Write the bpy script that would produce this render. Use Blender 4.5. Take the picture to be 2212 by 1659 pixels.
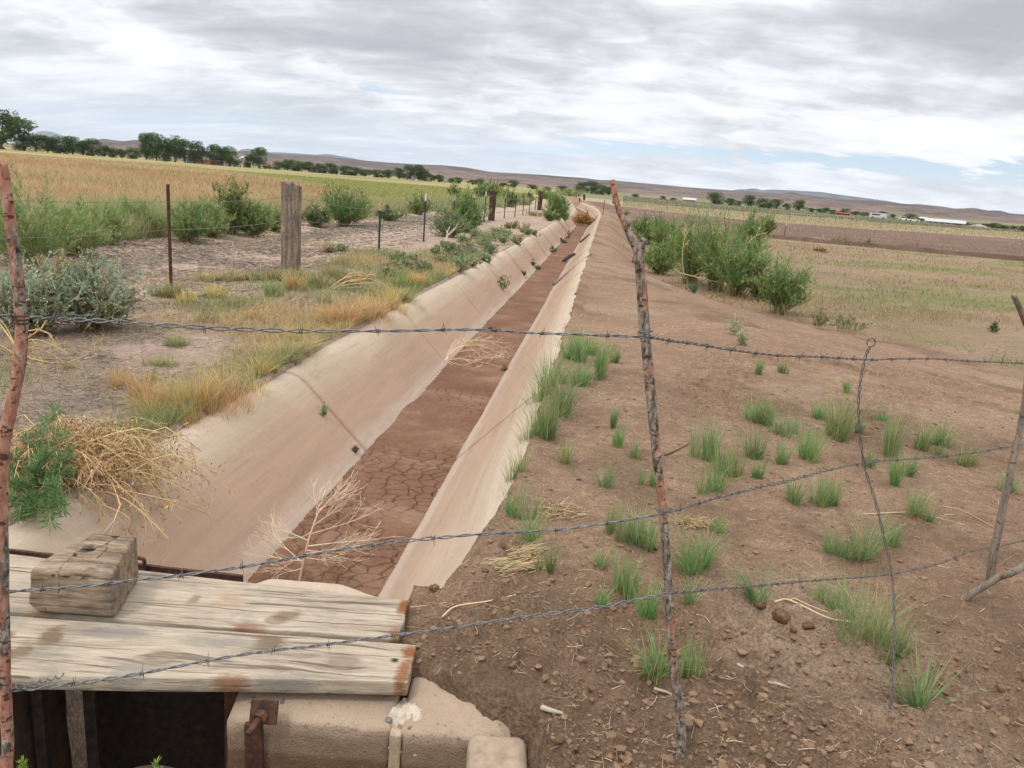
import bpy, bmesh, math, random
import numpy as np
from mathutils import Matrix, Vector

for _o in list(bpy.data.objects):
    bpy.data.objects.remove(_o)
SC = bpy.context.scene
COL = SC.collection
R_ = math.radians

# ------------------------------------------------------------------ camera
IW, IH, FPX = 2212.0, 1659.0, 1695.9          # the grid in which the photograph was measured
EYE = np.array([0.0, 0.0, 1.5])
PITCH, ROLL = R_(14.4), math.atan(0.078)
_fw = np.array([0, math.cos(PITCH), -math.sin(PITCH)])
_up = np.array([0, math.sin(PITCH), math.cos(PITCH)])
_rt = np.array([1.0, 0, 0])
CR = _rt * math.cos(ROLL) + _up * math.sin(ROLL)
CU = _up * math.cos(ROLL) - _rt * math.sin(ROLL)
cam_d = bpy.data.cameras.new("camera")
cam = bpy.data.objects.new("camera", cam_d)
COL.objects.link(cam)
cam.matrix_world = Matrix(((CR[0], CU[0], -_fw[0], EYE[0]), (CR[1], CU[1], -_fw[1], EYE[1]),
                           (CR[2], CU[2], -_fw[2], EYE[2]), (0, 0, 0, 1)))
cam_d.sensor_width = 36
cam_d.lens = 36 * FPX / IW
cam_d.clip_start = 0.05
cam_d.clip_end = 60000
SC.camera = cam

# ------------------------------------------------------------------ sky, sun, exposure
SUN_EL, SUN_AZ = R_(58), R_(-140)             # behind the viewer's left shoulder, behind thin cloud
SC.view_settings.view_transform = 'Standard'
SC.view_settings.look = 'None'
SC.view_settings.gamma = 1
SC.view_settings.exposure = 0.05
SC.cycles.max_bounces = 6
SC.cycles.diffuse_bounces = 3
SC.cycles.volume_bounces = 0
world = bpy.data.worlds.new("World")
SC.world = world
world.use_nodes = True


class NT:
    """short hand for building node trees"""
    def __init__(s, tree):
        s.t = tree
        s.n = tree.nodes
        s.l = tree.links

    def new(s, typ, **kw):
        n = s.n.new(typ)
        for k, v in kw.items():
            setattr(n, k, v)
        return n

    def put(s, sock, v):
        if hasattr(v, 'bl_idname') or isinstance(v, bpy.types.NodeSocket):
            s.l.new(v, sock)
        elif v is not None:
            if sock.type == 'RGBA' and len(v) == 3:
                v = (*v, 1)
            sock.default_value = v

    def math(s, op, a, b=None, c=None, clamp=False):
        n = s.new('ShaderNodeMath', operation=op, use_clamp=clamp)
        for i, v in enumerate((a, b, c)):
            if v is not None:
                s.put(n.inputs[i], v)
        return n.outputs[0]

    def vmath(s, op, a, b=None, out=0):
        n = s.new('ShaderNodeVectorMath', operation=op)
        s.put(n.inputs[0], a)
        if b is not None:
            s.put(n.inputs[1], b)
        return n.outputs[out]

    def mix(s, f, a, b, blend='MIX'):
        n = s.new('ShaderNodeMix', data_type='RGBA', blend_type=blend)
        s.put(n.inputs['Factor'], f)
        s.put(n.inputs[6], a)
        s.put(n.inputs[7], b)
        return n.outputs[2]

    def noise(s, vec, scale=5, detail=4, rough=.55, dist=0, out='Fac', w=None):
        n = s.new('ShaderNodeTexNoise')
        if w is not None:
            n.noise_dimensions = '4D'
            n.inputs['W'].default_value = w
        if vec is not None:
            s.l.new(vec, n.inputs['Vector'])
        for k, v in (('Scale', scale), ('Detail', detail), ('Roughness', rough), ('Distortion', dist)):
            n.inputs[k].default_value = v
        return n.outputs[out]

    def voro(s, vec, scale=5, feature='F1', out='Distance', rand=1):
        n = s.new('ShaderNodeTexVoronoi', feature=feature)
        if vec is not None:
            s.l.new(vec, n.inputs['Vector'])
        n.inputs['Scale'].default_value = scale
        n.inputs['Randomness'].default_value = rand
        return n.outputs[out]

    def ramp(s, f, stops, smooth=False):
        n = s.new('ShaderNodeValToRGB')
        if smooth:
            n.color_ramp.interpolation = 'EASE'
        e = n.color_ramp.elements
        while len(e) > 1:
            e.remove(e[-1])
        for i, (p, c) in enumerate(stops):
            q = e[0] if i == 0 else e.new(p)
            q.position = p
            q.color = (c, c, c, 1) if not isinstance(c, tuple) else (*c[:3], 1)
        s.l.new(f, n.inputs[0])
        return n.outputs[0]

    def range(s, f, a, b, c=0.0, d=1.0):
        n = s.new('ShaderNodeMapRange')
        s.put(n.inputs[0], f)
        for i, v in enumerate((a, b, c, d)):
            n.inputs[i + 1].default_value = v
        return n.outputs[0]

    def xyz(s, v):
        n = s.new('ShaderNodeSeparateXYZ')
        s.l.new(v, n.inputs[0])
        return n.outputs

    def comb(s, x, y, z):
        n = s.new('ShaderNodeCombineXYZ')
        for i, v in enumerate((x, y, z)):
            s.put(n.inputs[i], v)
        return n.outputs[0]

    def scale(s, v, sc):
        return s.vmath('MULTIPLY', v, sc)


def pix_dir(px, py):
    d = _fw * FPX + CR * (px - IW / 2) - CU * (py - IH / 2)
    return d / np.linalg.norm(d)


def build_sky():
    k = NT(world.node_tree)
    k.n.clear()
    out = k.new('ShaderNodeOutputWorld')
    d = k.new('ShaderNodeTexCoord').outputs['Generated']
    x, y, z = k.xyz(d)
    zc = k.math('ADD', k.math('MAXIMUM', z, 0.0), 0.22)
    px = k.math('DIVIDE', x, zc)
    py = k.math('DIVIDE', y, zc)
    p = k.comb(k.math('MULTIPLY', px, 1.25), k.math('MULTIPLY', py, 1.7), 0.0)
    az = k.math('ARCTAN2', x, y)
    el = k.math('ARCSINE', z)

    def blob(cx, cy, wx, wy, tilt=0.0):
        dd = pix_dir(cx, cy)
        a0, e0 = math.atan2(dd[0], dd[1]), math.asin(dd[2])
        da = k.math('SUBTRACT', az, a0)
        de = k.math('SUBTRACT', el, e0)
        if tilt:
            de = k.math('ADD', de, k.math('MULTIPLY', da, tilt))
        sa, se = wx / FPX, wy / FPX
        q = k.math('ADD', k.math('POWER', k.math('DIVIDE', da, sa), 2.0),
                   k.math('POWER', k.math('DIVIDE', de, se), 2.0))
        return k.math('EXPONENT', k.math('MULTIPLY', q, -1.0))

    warp = k.noise(p, 1.6, 3, .5, 0, out='Color', w=.4)
    pw = k.vmath('ADD', p, k.vmath('MULTIPLY', k.vmath('SUBTRACT', warp, (.5, .5, .5)), (.55, .35, 0)))
    n_big = k.noise(pw, 1.15, 5, .55, 0, w=3.1)
    n_mid = k.noise(pw, 3.6, 8, .58, .2, w=7.7)
    pf = k.comb(k.math('MULTIPLY', px, 0.75), k.math('MULTIPLY', py, 2.6), 1.3)
    n_str = k.noise(pf, 2.6, 7, .58, .6, w=1.4)
    b = k.math('ADD', k.math('MULTIPLY', n_big, .75), k.math('MULTIPLY', n_mid, .55))
    b = k.math('ADD', b, k.math('MULTIPLY', n_str, .30))
    # darker masses of cloud where the photograph has them
    for cx, cy, wx, wy, s in ((1080, 105, 270, 60, -.17), (1250, 165, 150, 26, -.07), (1750, 70, 420, 60, -.15), (2250, 10, 260, 110, -.16),
                              (560, 70, 420, 55, -.09), (2000, 225, 260, 26, -.12), (100, 110, 260, 50, -.03),
                              (450, 240, 420, 30, -.05), (900, 340, 300, 22, -.04), (700, 30, 200, 24, .05),
                              (700, 190, 420, 40, .07), (1650, 215, 380, 40, .11), (1600, 10, 160, 30, .06), (1700, 420, 500, 25, .06), (500, 125, 300, 22, .05),
                              (1950, 290, 330, 28, .12), (1150, 260, 350, 36, .08), (200, 170, 260, 24, .06), (1450, 120, 120, 30, .06)):
        b = k.math('ADD', b, k.math('MULTIPLY', blob(cx, cy, wx, wy, .02), s * (1.1 if s < 0 else .85)))
    cloud = k.ramp(b, [(.50, (.44, .445, .485)), (.60, (.50, .505, .545)), (.69, (.59, .595, .63)), (.77, (.72, .73, .76)), (.84, (.86, .87, .885)), (.93, (1.0, 1.0, 1.0))])
    # cool veil low on the left
    veil = k.math('MULTIPLY', k.math('ADD', blob(330, 262, 560, 66), k.math('MULTIPLY', blob(950, 325, 420, 34), .8)), 1.0, clamp=True)
    cloud = k.mix(k.math('MULTIPLY', veil, k.range(n_str, .38, .66, 1, .25)), cloud, (.50, .60, .69))
    low = k.math('MULTIPLY', k.range(el, .0, .075, 1, 0), .25)
    cloud = k.mix(low, cloud, (.84, .86, .88))
    # an overcast sky is brightest overhead
    cloud = k.vmath('SCALE', cloud)
    k.put(cloud.node.inputs['Scale'], k.range(el, .36, 1.15, 1.12, 2.5))
    # openings that show the blue
    hole = k.math('ADD', k.math('MULTIPLY', blob(1430, 322, 230, 15), 1.2), blob(1180, 325, 120, 8))
    for a in ((2080, 372, 360, 22), (1780, 352, 220, 11), (2250, 350, 140, 16)):
        hole = k.math('ADD', hole, k.math('MULTIPLY', blob(*a), 1.2))
    hole = k.math('ADD', hole, k.math('MULTIPLY', blob(760, 185, 200, 14, .06), .5))
    hole = k.math('MULTIPLY', hole, k.range(k.math('ADD', n_str, k.math('MULTIPLY', n_mid, .8)), .70, 1.02, 1.5, .15))
    hole = k.range(hole, .3, .8, 0, .95)
    sky = k.new('ShaderNodeTexSky', sky_type='NISHITA', sun_disc=False, sun_elevation=SUN_EL,
                sun_rotation=-SUN_AZ, altitude=1400, air_density=1.0, dust_density=1.5)
    bg1 = k.new('ShaderNodeBackground')
    k.put(bg1.inputs[0], k.mix(1, sky.outputs[0], (.84, .92, 1.06), 'MULTIPLY'))
    bg1.inputs[1].default_value = 0.14
    bg2 = k.new('ShaderNodeBackground')
    k.put(bg2.inputs[0], cloud)
    bg2.inputs[1].default_value = 1.0
    m = k.new('ShaderNodeMixShader')
    k.l.new(hole, m.inputs[0])
    k.l.new(bg2.outputs[0], m.inputs[1])
    k.l.new(bg1.outputs[0], m.inputs[2])
    k.l.new(m.outputs[0], out.inputs[0])


build_sky()
sun_d = bpy.data.lights.new("sun", 'SUN')
sun_d.energy = 1.5
sun_d.angle = R_(12)
sun_d.color = (1, .95, .87)
sun = bpy.data.objects.new("sun", sun_d)
COL.objects.link(sun)
_sd = Vector((math.sin(SUN_AZ) * math.cos(SUN_EL), math.cos(SUN_AZ) * math.cos(SUN_EL), math.sin(SUN_EL)))
sun.rotation_euler = _sd.to_track_quat('Z', 'Y').to_euler()

# ------------------------------------------------------------------ numeric helpers
def _hash(ix, iy, seed):
    h = (ix.astype(np.int64) * 374761393 + iy.astype(np.int64) * 668265263 + seed * 974711) & 0x7fffffff
    h = ((h ^ (h >> 13)) * 1274126177) & 0x7fffffff
    return ((h ^ (h >> 16)) & 0xffff) / 65535.0


def vnoise(x, y, seed=0):
    x, y = np.asarray(x, float), np.asarray(y, float)
    ix, iy = np.floor(x), np.floor(y)
    fx, fy = x - ix, y - iy
    fx, fy = fx * fx * (3 - 2 * fx), fy * fy * (3 - 2 * fy)
    a, b = _hash(ix, iy, seed), _hash(ix + 1, iy, seed)
    c, d = _hash(ix, iy + 1, seed), _hash(ix + 1, iy + 1, seed)
    return (a + (b - a) * fx) * (1 - fy) + (c + (d - c) * fx) * fy


def fbm(x, y, seed=0, oct=4, gain=.5):
    t, amp, tot = 0, 1.0, 0.0
    for i in range(oct):
        t = t + amp * vnoise(x * 2 ** i + 17.3 * i, y * 2 ** i - 9.1 * i, seed + i)
        tot += amp
        amp *= gain
    return t / tot - .5                       # -0.5 .. 0.5


def sst(a, b, x):
    t = np.clip((np.asarray(x, float) - a) / (b - a), 0, 1)
    return t * t * (3 - 2 * t)


class MB:
    """collects vertices, triangles and quads with a colour per vertex"""
    def __init__(s):
        s.V, s.T, s.Q, s.C, s.n = [], [], [], [], 0

    def add(s, V, T=None, Q=None, C=None):
        V = np.asarray(V, float).reshape(-1, 3)
        s.V.append(V)
        if C is None:
            C = np.ones((len(V), 3)) * .5
        C = np.asarray(C, float)
        if C.ndim == 1:
            C = np.tile(C, (len(V), 1))
        s.C.append(C)
        if T is not None and len(T):
            s.T.append(np.asarray(T, np.int64).reshape(-1, 3) + s.n)
        if Q is not None and len(Q):
            s.Q.append(np.asarray(Q, np.int64).reshape(-1, 4) + s.n)
        s.n += len(V)
        return s

    def arrays(s):
        V = np.concatenate(s.V)
        T = np.concatenate(s.T) if s.T else np.zeros((0, 3), np.int64)
        Q = np.concatenate(s.Q) if s.Q else np.zeros((0, 4), np.int64)
        return V, T, Q, np.concatenate(s.C)

    def mesh(s, name, off=(0, 0, 0), smooth=False):
        V, T, Q, C = s.arrays()
        me = bpy.data.meshes.new(name)
        me.vertices.add(len(V))
        me.vertices.foreach_set('co', (V - np.asarray(off)).astype(np.float32).ravel())
        nl = len(T) * 3 + len(Q) * 4
        me.loops.add(nl)
        me.loops.foreach_set('vertex_index', np.concatenate([T.ravel(), Q.ravel()]).astype(np.int32))
        me.polygons.add(len(T) + len(Q))
        st = np.concatenate([np.arange(len(T)) * 3, len(T) * 3 + np.arange(len(Q)) * 4])
        me.polygons.foreach_set('loop_start', st.astype(np.int32))
        me.polygons.foreach_set('use_smooth', np.full(len(st), smooth, bool))
        me.update(calc_edges=True)
        at = me.color_attributes.new('col', 'FLOAT_COLOR', 'POINT')
        at.data.foreach_set('color', np.c_[C, np.ones(len(C))].astype(np.float32).ravel())
        me.validate()
        return me


def tag(o, label=None, cat=None, group=None, kind=None):
    for key, v in (('label', label), ('category', cat), ('group', group), ('kind', kind)):
        if v:
            o[key] = v
    return o


def obj(name, mb, mat, parent=None, loc=None, smooth=False):
    """link a collected mesh (in world coordinates) as one object whose origin is loc, or as a part of parent"""
    if parent is not None:
        off, q = np.zeros(3), parent
        while q is not None:
            off += np.array(q.location)
            q = q.parent
        loc_w = off
    else:
        loc_w = np.asarray(loc if loc is not None else (0, 0, 0), float)
    me = mb.mesh(name, loc_w, smooth) if isinstance(mb, MB) else mb
    me.materials.append(mat)
    o = bpy.data.objects.new(name, me)
    COL.objects.link(o)
    if parent is not None:
        o.parent = parent
    else:
        o.location = loc_w
    return o


def empty(name, loc):
    o = bpy.data.objects.new(name, None)
    o.empty_display_size = .05
    COL.objects.link(o)
    o.location = loc
    return o


def copy_tree(o, parent=None):
    c = o.copy()
    COL.objects.link(c)
    if parent is not None:
        c.parent = parent
    for ch in o.children:
        copy_tree(ch, c)
    return c


def unit(v):
    return v / np.maximum(np.linalg.norm(v, axis=-1, keepdims=True), 1e-9)


def tubes(mb, P, r, sides=4, col=(.3, .25, .2), cap=False):
    """many tubes at once: P (N,S,3), r (N,S)"""
    P = np.asarray(P, float)
    if P.ndim == 2:
        P = P[None]
    N, S, _ = P.shape
    r = np.broadcast_to(np.asarray(r, float), (N, S))
    T = np.gradient(P, axis=1) if S > 1 else np.zeros_like(P)
    T = unit(T)
    ref = np.zeros((N, 1, 3))
    m = unit(P[:, -1] - P[:, 0])
    ref[:, 0] = np.where(np.abs(m[:, 2:3]) > .8, np.array([1., 0, 0]), np.array([0, 0, 1.]))
    A = unit(np.cross(T, ref))
    B = np.cross(T, A)
    a = np.arange(sides) / sides * 2 * np.pi
    V = P[:, :, None] + r[:, :, None, None] * (A[:, :, None] * np.cos(a)[None, None, :, None] + B[:, :, None] * np.sin(a)[None, None, :, None])
    idx = np.arange(N * S * sides).reshape(N, S, sides)
    q = np.stack([idx[:, :-1], np.roll(idx[:, :-1], -1, 2), np.roll(idx[:, 1:], -1, 2), idx[:, 1:]], -1).reshape(-1, 4)
    col = np.asarray(col, float)
    if col.ndim == 1:
        C = np.tile(col, (N * S * sides, 1))
    else:
        C = np.repeat(col, S * sides, 0)
    Tt = None
    if cap:
        f = []
        for n in range(N):
            for e in (0, S - 1):
                ring = idx[n, e]
                for j in range(1, sides - 1):
                    f.append((ring[0], ring[j], ring[j + 1]) if e else (ring[0], ring[j + 1], ring[j]))
        Tt = np.array(f)
    mb.add(V, Tt, q, C)


def catmull(pts, n):
    pts = np.asarray(pts, float)
    P = np.vstack([2 * pts[0] - pts[1], pts, 2 * pts[-1] - pts[-2]])
    seg = len(pts) - 1
    t = np.linspace(0, seg, n)
    i = np.minimum(t.astype(int), seg - 1)
    f = (t - i)[:, None]
    a, b, c, d = P[i], P[i + 1], P[i + 2], P[i + 3]
    return .5 * (2 * b + (c - a) * f + (2 * a - 5 * b + 4 * c - d) * f ** 2 + (3 * b - a - 3 * c + d) * f ** 3)


def blades(mb, base, h, w, az, lean, curve, col, rng):
    """grass blades: two segments each, tip curling over"""
    N = len(base)
    dh = np.c_[np.cos(az), np.sin(az), np.zeros(N)]
    sd = np.c_[-np.sin(az), np.cos(az), np.zeros(N)]
    tw = rng.uniform(-1, 1, N)[:, None]
    sd = unit(sd + dh * tw)

    def at(t):
        return base + dh * ((lean * t + curve * t * t) * h)[:, None] + np.array([0, 0, 1.]) * (h * (t - .35 * np.minimum(curve, 1.2) * t * t))[:, None]
    p0, p1, p2 = at(0), at(.55), at(1.)
    hw = (w / 2)[:, None]
    V = np.stack([p0 - sd * hw, p0 + sd * hw, p1 - sd * hw * .75, p1 + sd * hw * .75, p2], 1)
    i = np.arange(N)[:, None] * 5
    Q = i + np.array([[0, 1, 3, 2]])
    T = i + np.array([[2, 3, 4]])
    mb.add(V.reshape(-1, 3), T, Q, np.repeat(col, 5, 0))


def leaves(mb, c, d, l, w, col, rng, fold=0.0):
    """rhombic leaves from point c along d"""
    N = len(c)
    d = unit(d)
    r = unit(np.cross(d, unit(rng.normal(size=(N, 3)))))
    l, w = np.broadcast_to(l, N)[:, None], np.broadcast_to(w, N)[:, None]
    V = np.stack([c, c + d * l * .45 + r * w * .5, c + d * l, c + d * l * .45 - r * w * .5], 1)
    Q = np.arange(N)[:, None] * 4 + np.array([[0, 1, 2, 3]])
    mb.add(V.reshape(-1, 3), None, Q, np.repeat(col, 4, 0))


def colvar(rng, n, base, var=.25, alt=None, pa=0.0, hue=.06):
    c = np.asarray(base)[None] * (1 + rng.normal(0, var, (n, 1))) * (1 + rng.normal(0, hue, (n, 3)))
    if alt is not None:
        m = rng.random(n) < pa
        c[m] = np.asarray(alt)[None] * (1 + rng.normal(0, var, (m.sum(), 1)))
    return np.clip(c, .005, .95)


# ------------------------------------------------------------------ lie of the land
def cl(y):
    """x of the ditch's centre line at distance y"""
    y = np.asarray(y, float)
    c = -1.24 + .101 * y
    t = np.clip(y - 46, 0, 40)
    c = c - t * t * .0016 - np.clip(y - 86, 0, None) * .06
    return c


MUD_Z = -.60
PROF_U = [-1.12, -1.03, -.96, -.90, -.36, .23, .80, .87, .95, 1.06]
PROF_Z = [-.01, .0, -.015, -.06, -.64, -.64, -.07, -.02, .0, -.01]
Y0 = 2.66                                      # the lined ditch begins behind the check gate
YEND = 84.0
FOOT_Y = [-20, 2, 5, 8, 12, 15, 17.5, 20, 26, 40, 90, 3000]
FOOT_U = [14, 13, 12, 9.3, 6.9, 4.7, 3.5, 2.7, 2.5, 2.6, 3.0, 3.0]


def redge(y):
    """how far out the loose soil on the right lets the lining show"""
    e = np.interp(y, [2.4, 2.9, 3.6, 5, 12, 50], [.64, .74, .89, .93, .92, .92])
    return e + .09 * fbm(y * 2.1, y * 0 + 3.3, 5, 4, .6) + .05 * fbm(y * 9, y * 0 + 1.3, 15, 2)


def ledge(y):
    return -1.055 + .06 * fbm(y * 1.3, y * 0 + 7.7, 9, 3) + np.interp(y, [10, 20, 50], [0, .1, .12])


def height(x, y):
    x, y = np.asarray(x, float), np.asarray(y, float)
    u = x - cl(y)
    # right bank: crest, then a flank down to the field
    uf = np.interp(y, FOOT_Y, FOOT_U)
    uc = np.maximum(1.15, .25 * uf)
    zr = -.6 * sst(uc, uf, u)
    near = sst(3.6, 2.0, y)
    calm = 1 - sst(8, 60, np.hypot(x, y))
    zr = zr + calm * (.07 * fbm(x * 1.1, y * 1.1, 21, 3) + .034 * fbm(x * 4, y * 4, 31, 4))
    lump = fbm(x * 14, y * 14, 41, 3, .6)
    zr = zr + calm * (.02 + .035 * near) * np.maximum(lump, -.12) + .012 * near * fbm(x * 48, y * 48, 51, 2)
    clump = near + .7 * np.exp(-(((x - 1.02) ** 2 + (y - 2.6) ** 2) / .16)) + .6 * np.exp(-((u - .98) / .16) ** 2) * sst(4.2, 3.2, y)
    clump = clump * np.maximum(sst(-.19, -.06, x), sst(2.62, 2.7, y))
    if np.any(clump > .02):
        for cs, ca, sd in ((.105, .030, 3), (.055, .018, 13)):
            gx, gy = x / cs + .6 * fbm(x * 20, y * 20, 73, 2), y / cs + .6 * fbm(x * 20 + 7, y * 20, 74, 2)
            ix, iy = np.floor(gx), np.floor(gy)
            best = np.zeros_like(gx)
            for a in (-1, 0, 1):
                for b in (-1, 0, 1):
                    jx, jy = ix + a, iy + b
                    hr = _hash(jx, jy, sd + 2)
                    q2 = ((jx + _hash(jx, jy, sd) - gx) ** 2 + (jy + _hash(jx, jy, sd + 1) - gy) ** 2) / (.2 + .45 * hr)
                    best = np.maximum(best, np.sqrt(np.maximum(1 - q2, 0)) * (hr > .35) * (.35 + hr))
            zr = zr + np.minimum(clump, 1) * ca * best * sst(-.25, .1, fbm(x * 2.2, y * 2.2, 7, 3) + .3 * near)
    # a spade hole with its spoil
    dx, dy = x - 1.02, y - 2.62
    d = np.hypot(dx, dy * 1.3)
    zr = zr - .075 * np.exp(-(d / .12) ** 2) + .045 * np.exp(-((d - .25) / .09) ** 2) * (.5 + fbm(x * 9, y * 9, 61, 2))
    zr = zr + .06 * np.exp(-((x - .05) / .25) ** 2 - ((y - 2.35) / .25) ** 2)
    # tractor tyre tracks curving over the foot of the bank
    q = np.hypot(x - 4.0, y - 5.9)
    wv = 1.3 * fbm(x * .9, y * .9, 63, 3)
    for rr, wd in ((2.35, .33), (1.15, .33)):
        band = np.exp(-((q - rr + .15 * wv) / wd) ** 4) * sst(5.2, 6.0, y)
        zr = zr + band * (.026 * np.sign(np.sin(y * 46 - x * 9 + 5 * wv)) * (.4 + fbm(x * 5, y * 5, 65, 3) + .5) - .012)
    # berm across the field on the right and rows of the ploughed land
    bx = (x - 15.4) * .361 + (y - 51.6) * .932
    along = (x - 15.4) * .932 - (y - 51.6) * .361
    zr = zr + .0 * np.exp(-(bx / .9) ** 2) * sst(-1.5, 2, along) * (1 + .8 * fbm(x * .8, y * .8, 71, 3))
    # left bank
    zl = calm * (.05 * fbm(x * .9, y * .9, 81, 3) + .02 * fbm(x * 6, y * 6, 91, 3)) - .012
    tr = np.exp(-((u + 4.6) / .35) ** 2) + np.exp(-((u + 6.1) / .35) ** 2)
    zl = zl - .05 * tr * sst(4, 9, y) * (1 - sst(60, 90, y))
    far = sst(55, 350, np.hypot(x, y))
    zl, zr = zl - 1.6 * far, zr - 1.0 * far
    pr = np.interp(u, PROF_U, PROF_Z)
    er, elf = redge(y), ledge(y)
    zc = np.where(u > 0, np.minimum(pr - .12 + np.clip((u - er + .06) * 2.2, 0, .15) + .02 * np.maximum(lump, -.1), zr + 1),
                  pr - .12 + np.clip((elf + .05 - u) * 2.2, 0, .15))
    wr, wl = sst(er + .02, er + .22, u), sst(elf - .02, elf - .2, u)
    z = np.where(u > 0, zc * (1 - wr) + zr * wr, zc * (1 - wl) + zl * wl)
    # after the bend the ditch is only a dip
    z = np.where((y > YEND) & (np.abs(u) < 1.3), np.where(u > 0, zr, zl) - .1, z)
    # the pit in front of and under the planks
    inpit = (x > -1.50) & (x < -.03) & (y < 1.99) & (y > .3)
    yl = 2.13 - .50 * np.maximum(x + .22, 0) + .05 * fbm(x * 12, y * 12, 44, 3)
    zr = zr - .13 * sst(.17, .10, x + .06 * fbm(x * 8, y * 8, 45, 3)) * sst(yl + .05, yl - .03, y) * sst(-.45, -.3, x)
    chan = (x > -1.50) & (x < -.755) & (y >= 1.99) & (y < Y0 + .03)
    flat = (x > -2.4) & (y < Y0 + .02) & ~inpit & ~chan
    bank_l = flat & (x < -1.0)
    zflat = np.where(x < -.9, zl - .06, zr)
    z = np.where(flat | (y < Y0), np.where(x < -.32, zflat - np.where((x > -2.2) & (y > 1.6), .10, .0), zr), z)
    z = np.where(inpit | chan, -.95 + .05 * fbm(x * 5, y * 5, 3, 3), z)
    return z


def hgt(x, y):
    return float(height(np.array([x]), np.array([y]))[0])


def P(px, py, z=0.0):
    d = pix_dir(px, py)
    return EYE + d * ((z - EYE[2]) / d[2])


def G(px, py):
    """point of the ground seen at that place of the photograph"""
    z = 0.0
    for _ in range(14):
        p = P(px, py, z)
        z = .5 * z + .5 * hgt(p[0], p[1])
    p = P(px, py, z)
    return np.array([p[0], p[1], hgt(p[0], p[1])])


def AT(px, py, y):
    d = pix_dir(px, py)
    return EYE + d * (y / d[1])


def ONPLANE(px, py, a, b):
    """on the upright plane through plan points a and b"""
    d = pix_dir(px, py)
    n = np.array([-(b[1] - a[1]), b[0] - a[0], 0])
    t = ((np.array([a[0], a[1], 0]) - EYE) @ n) / (d @ n)
    return EYE + d * t


def scale_at(p):
    """metres per unit of the measuring grid at point p"""
    return float((np.asarray(p) - EYE) @ _fw) / FPX

# ------------------------------------------------------------------ materials
def new_mat(name, rough=.9, spec=.2):
    m = bpy.data.materials.new(name)
    m.use_nodes = True
    k = NT(m.node_tree)
    bs = k.n['Principled BSDF']
    bs.inputs['Roughness'].default_value = rough
    bs.inputs['Specular IOR Level'].default_value = spec
    return m, k, bs


def bump(k, bs, h, strength=.5, dist=.01):
    n = k.new('ShaderNodeBump')
    n.inputs['Strength'].default_value = strength
    n.inputs['Distance'].default_value = dist
    k.l.new(h, n.inputs['Height'])
    k.l.new(n.outputs[0], bs.inputs['Normal'])


def attr(k):
    return k.new('ShaderNodeAttribute', attribute_name='col').outputs['Color']


def pos(k):
    return k.new('ShaderNodeNewGeometry').outputs['Position']


def ocoord(k):
    return k.new('ShaderNodeTexCoord').outputs['Object']


def mat_plant(name, trans=.25, rough=.75):
    m, k, bs = new_mat(name, rough, .15)
    c = attr(k)
    k.l.new(c, bs.inputs['Base Color'])
    if trans:
        tl = k.new('ShaderNodeBsdfTranslucent')
        k.l.new(c, tl.inputs[0])
        mx = k.new('ShaderNodeMixShader')
        mx.inputs[0].default_value = trans
        out = k.n['Material Output']
        k.l.new(bs.outputs[0], mx.inputs[1])
        k.l.new(tl.outputs[0], mx.inputs[2])
        k.l.new(mx.outputs[0], out.inputs[0])
    return m


HAZE = True
M = {}
M['plant'] = mat_plant('leaf', .42)
M['straw'] = mat_plant('straw', .1)
M['twig'] = mat_plant('twig', 0)
M['plain'] = mat_plant('painted_surface', 0, .6)


def mat_soil():
    m, k, bs = new_mat('soil', .97, .1)
    p = pos(k)
    c = attr(k)
    n1 = k.noise(p, 1.3, 5, .6)
    n2 = k.noise(p, 14, 6, .65)
    n3 = k.noise(p, 90, 5, .7)
    v = k.math('ADD', k.math('MULTIPLY', n1, .25), k.math('ADD', k.math('MULTIPLY', n2, .55), k.math('MULTIPLY', n3, .95)))
    c2 = k.mix(1.0, c, k.ramp(v, [(.55, .55), (.9, 1.0), (1.2, 1.42)]), 'MULTIPLY')
    k.l.new(c2, bs.inputs['Base Color'])
    g = k.voro(p, 55, 'F1')
    h = k.math('ADD', k.math('MULTIPLY', n2, .8), k.math('ADD', k.math('MULTIPLY', n3, .45), k.math('MULTIPLY', g, -.35)))
    bump(k, bs, h, 1.0, .036)
    return m


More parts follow.
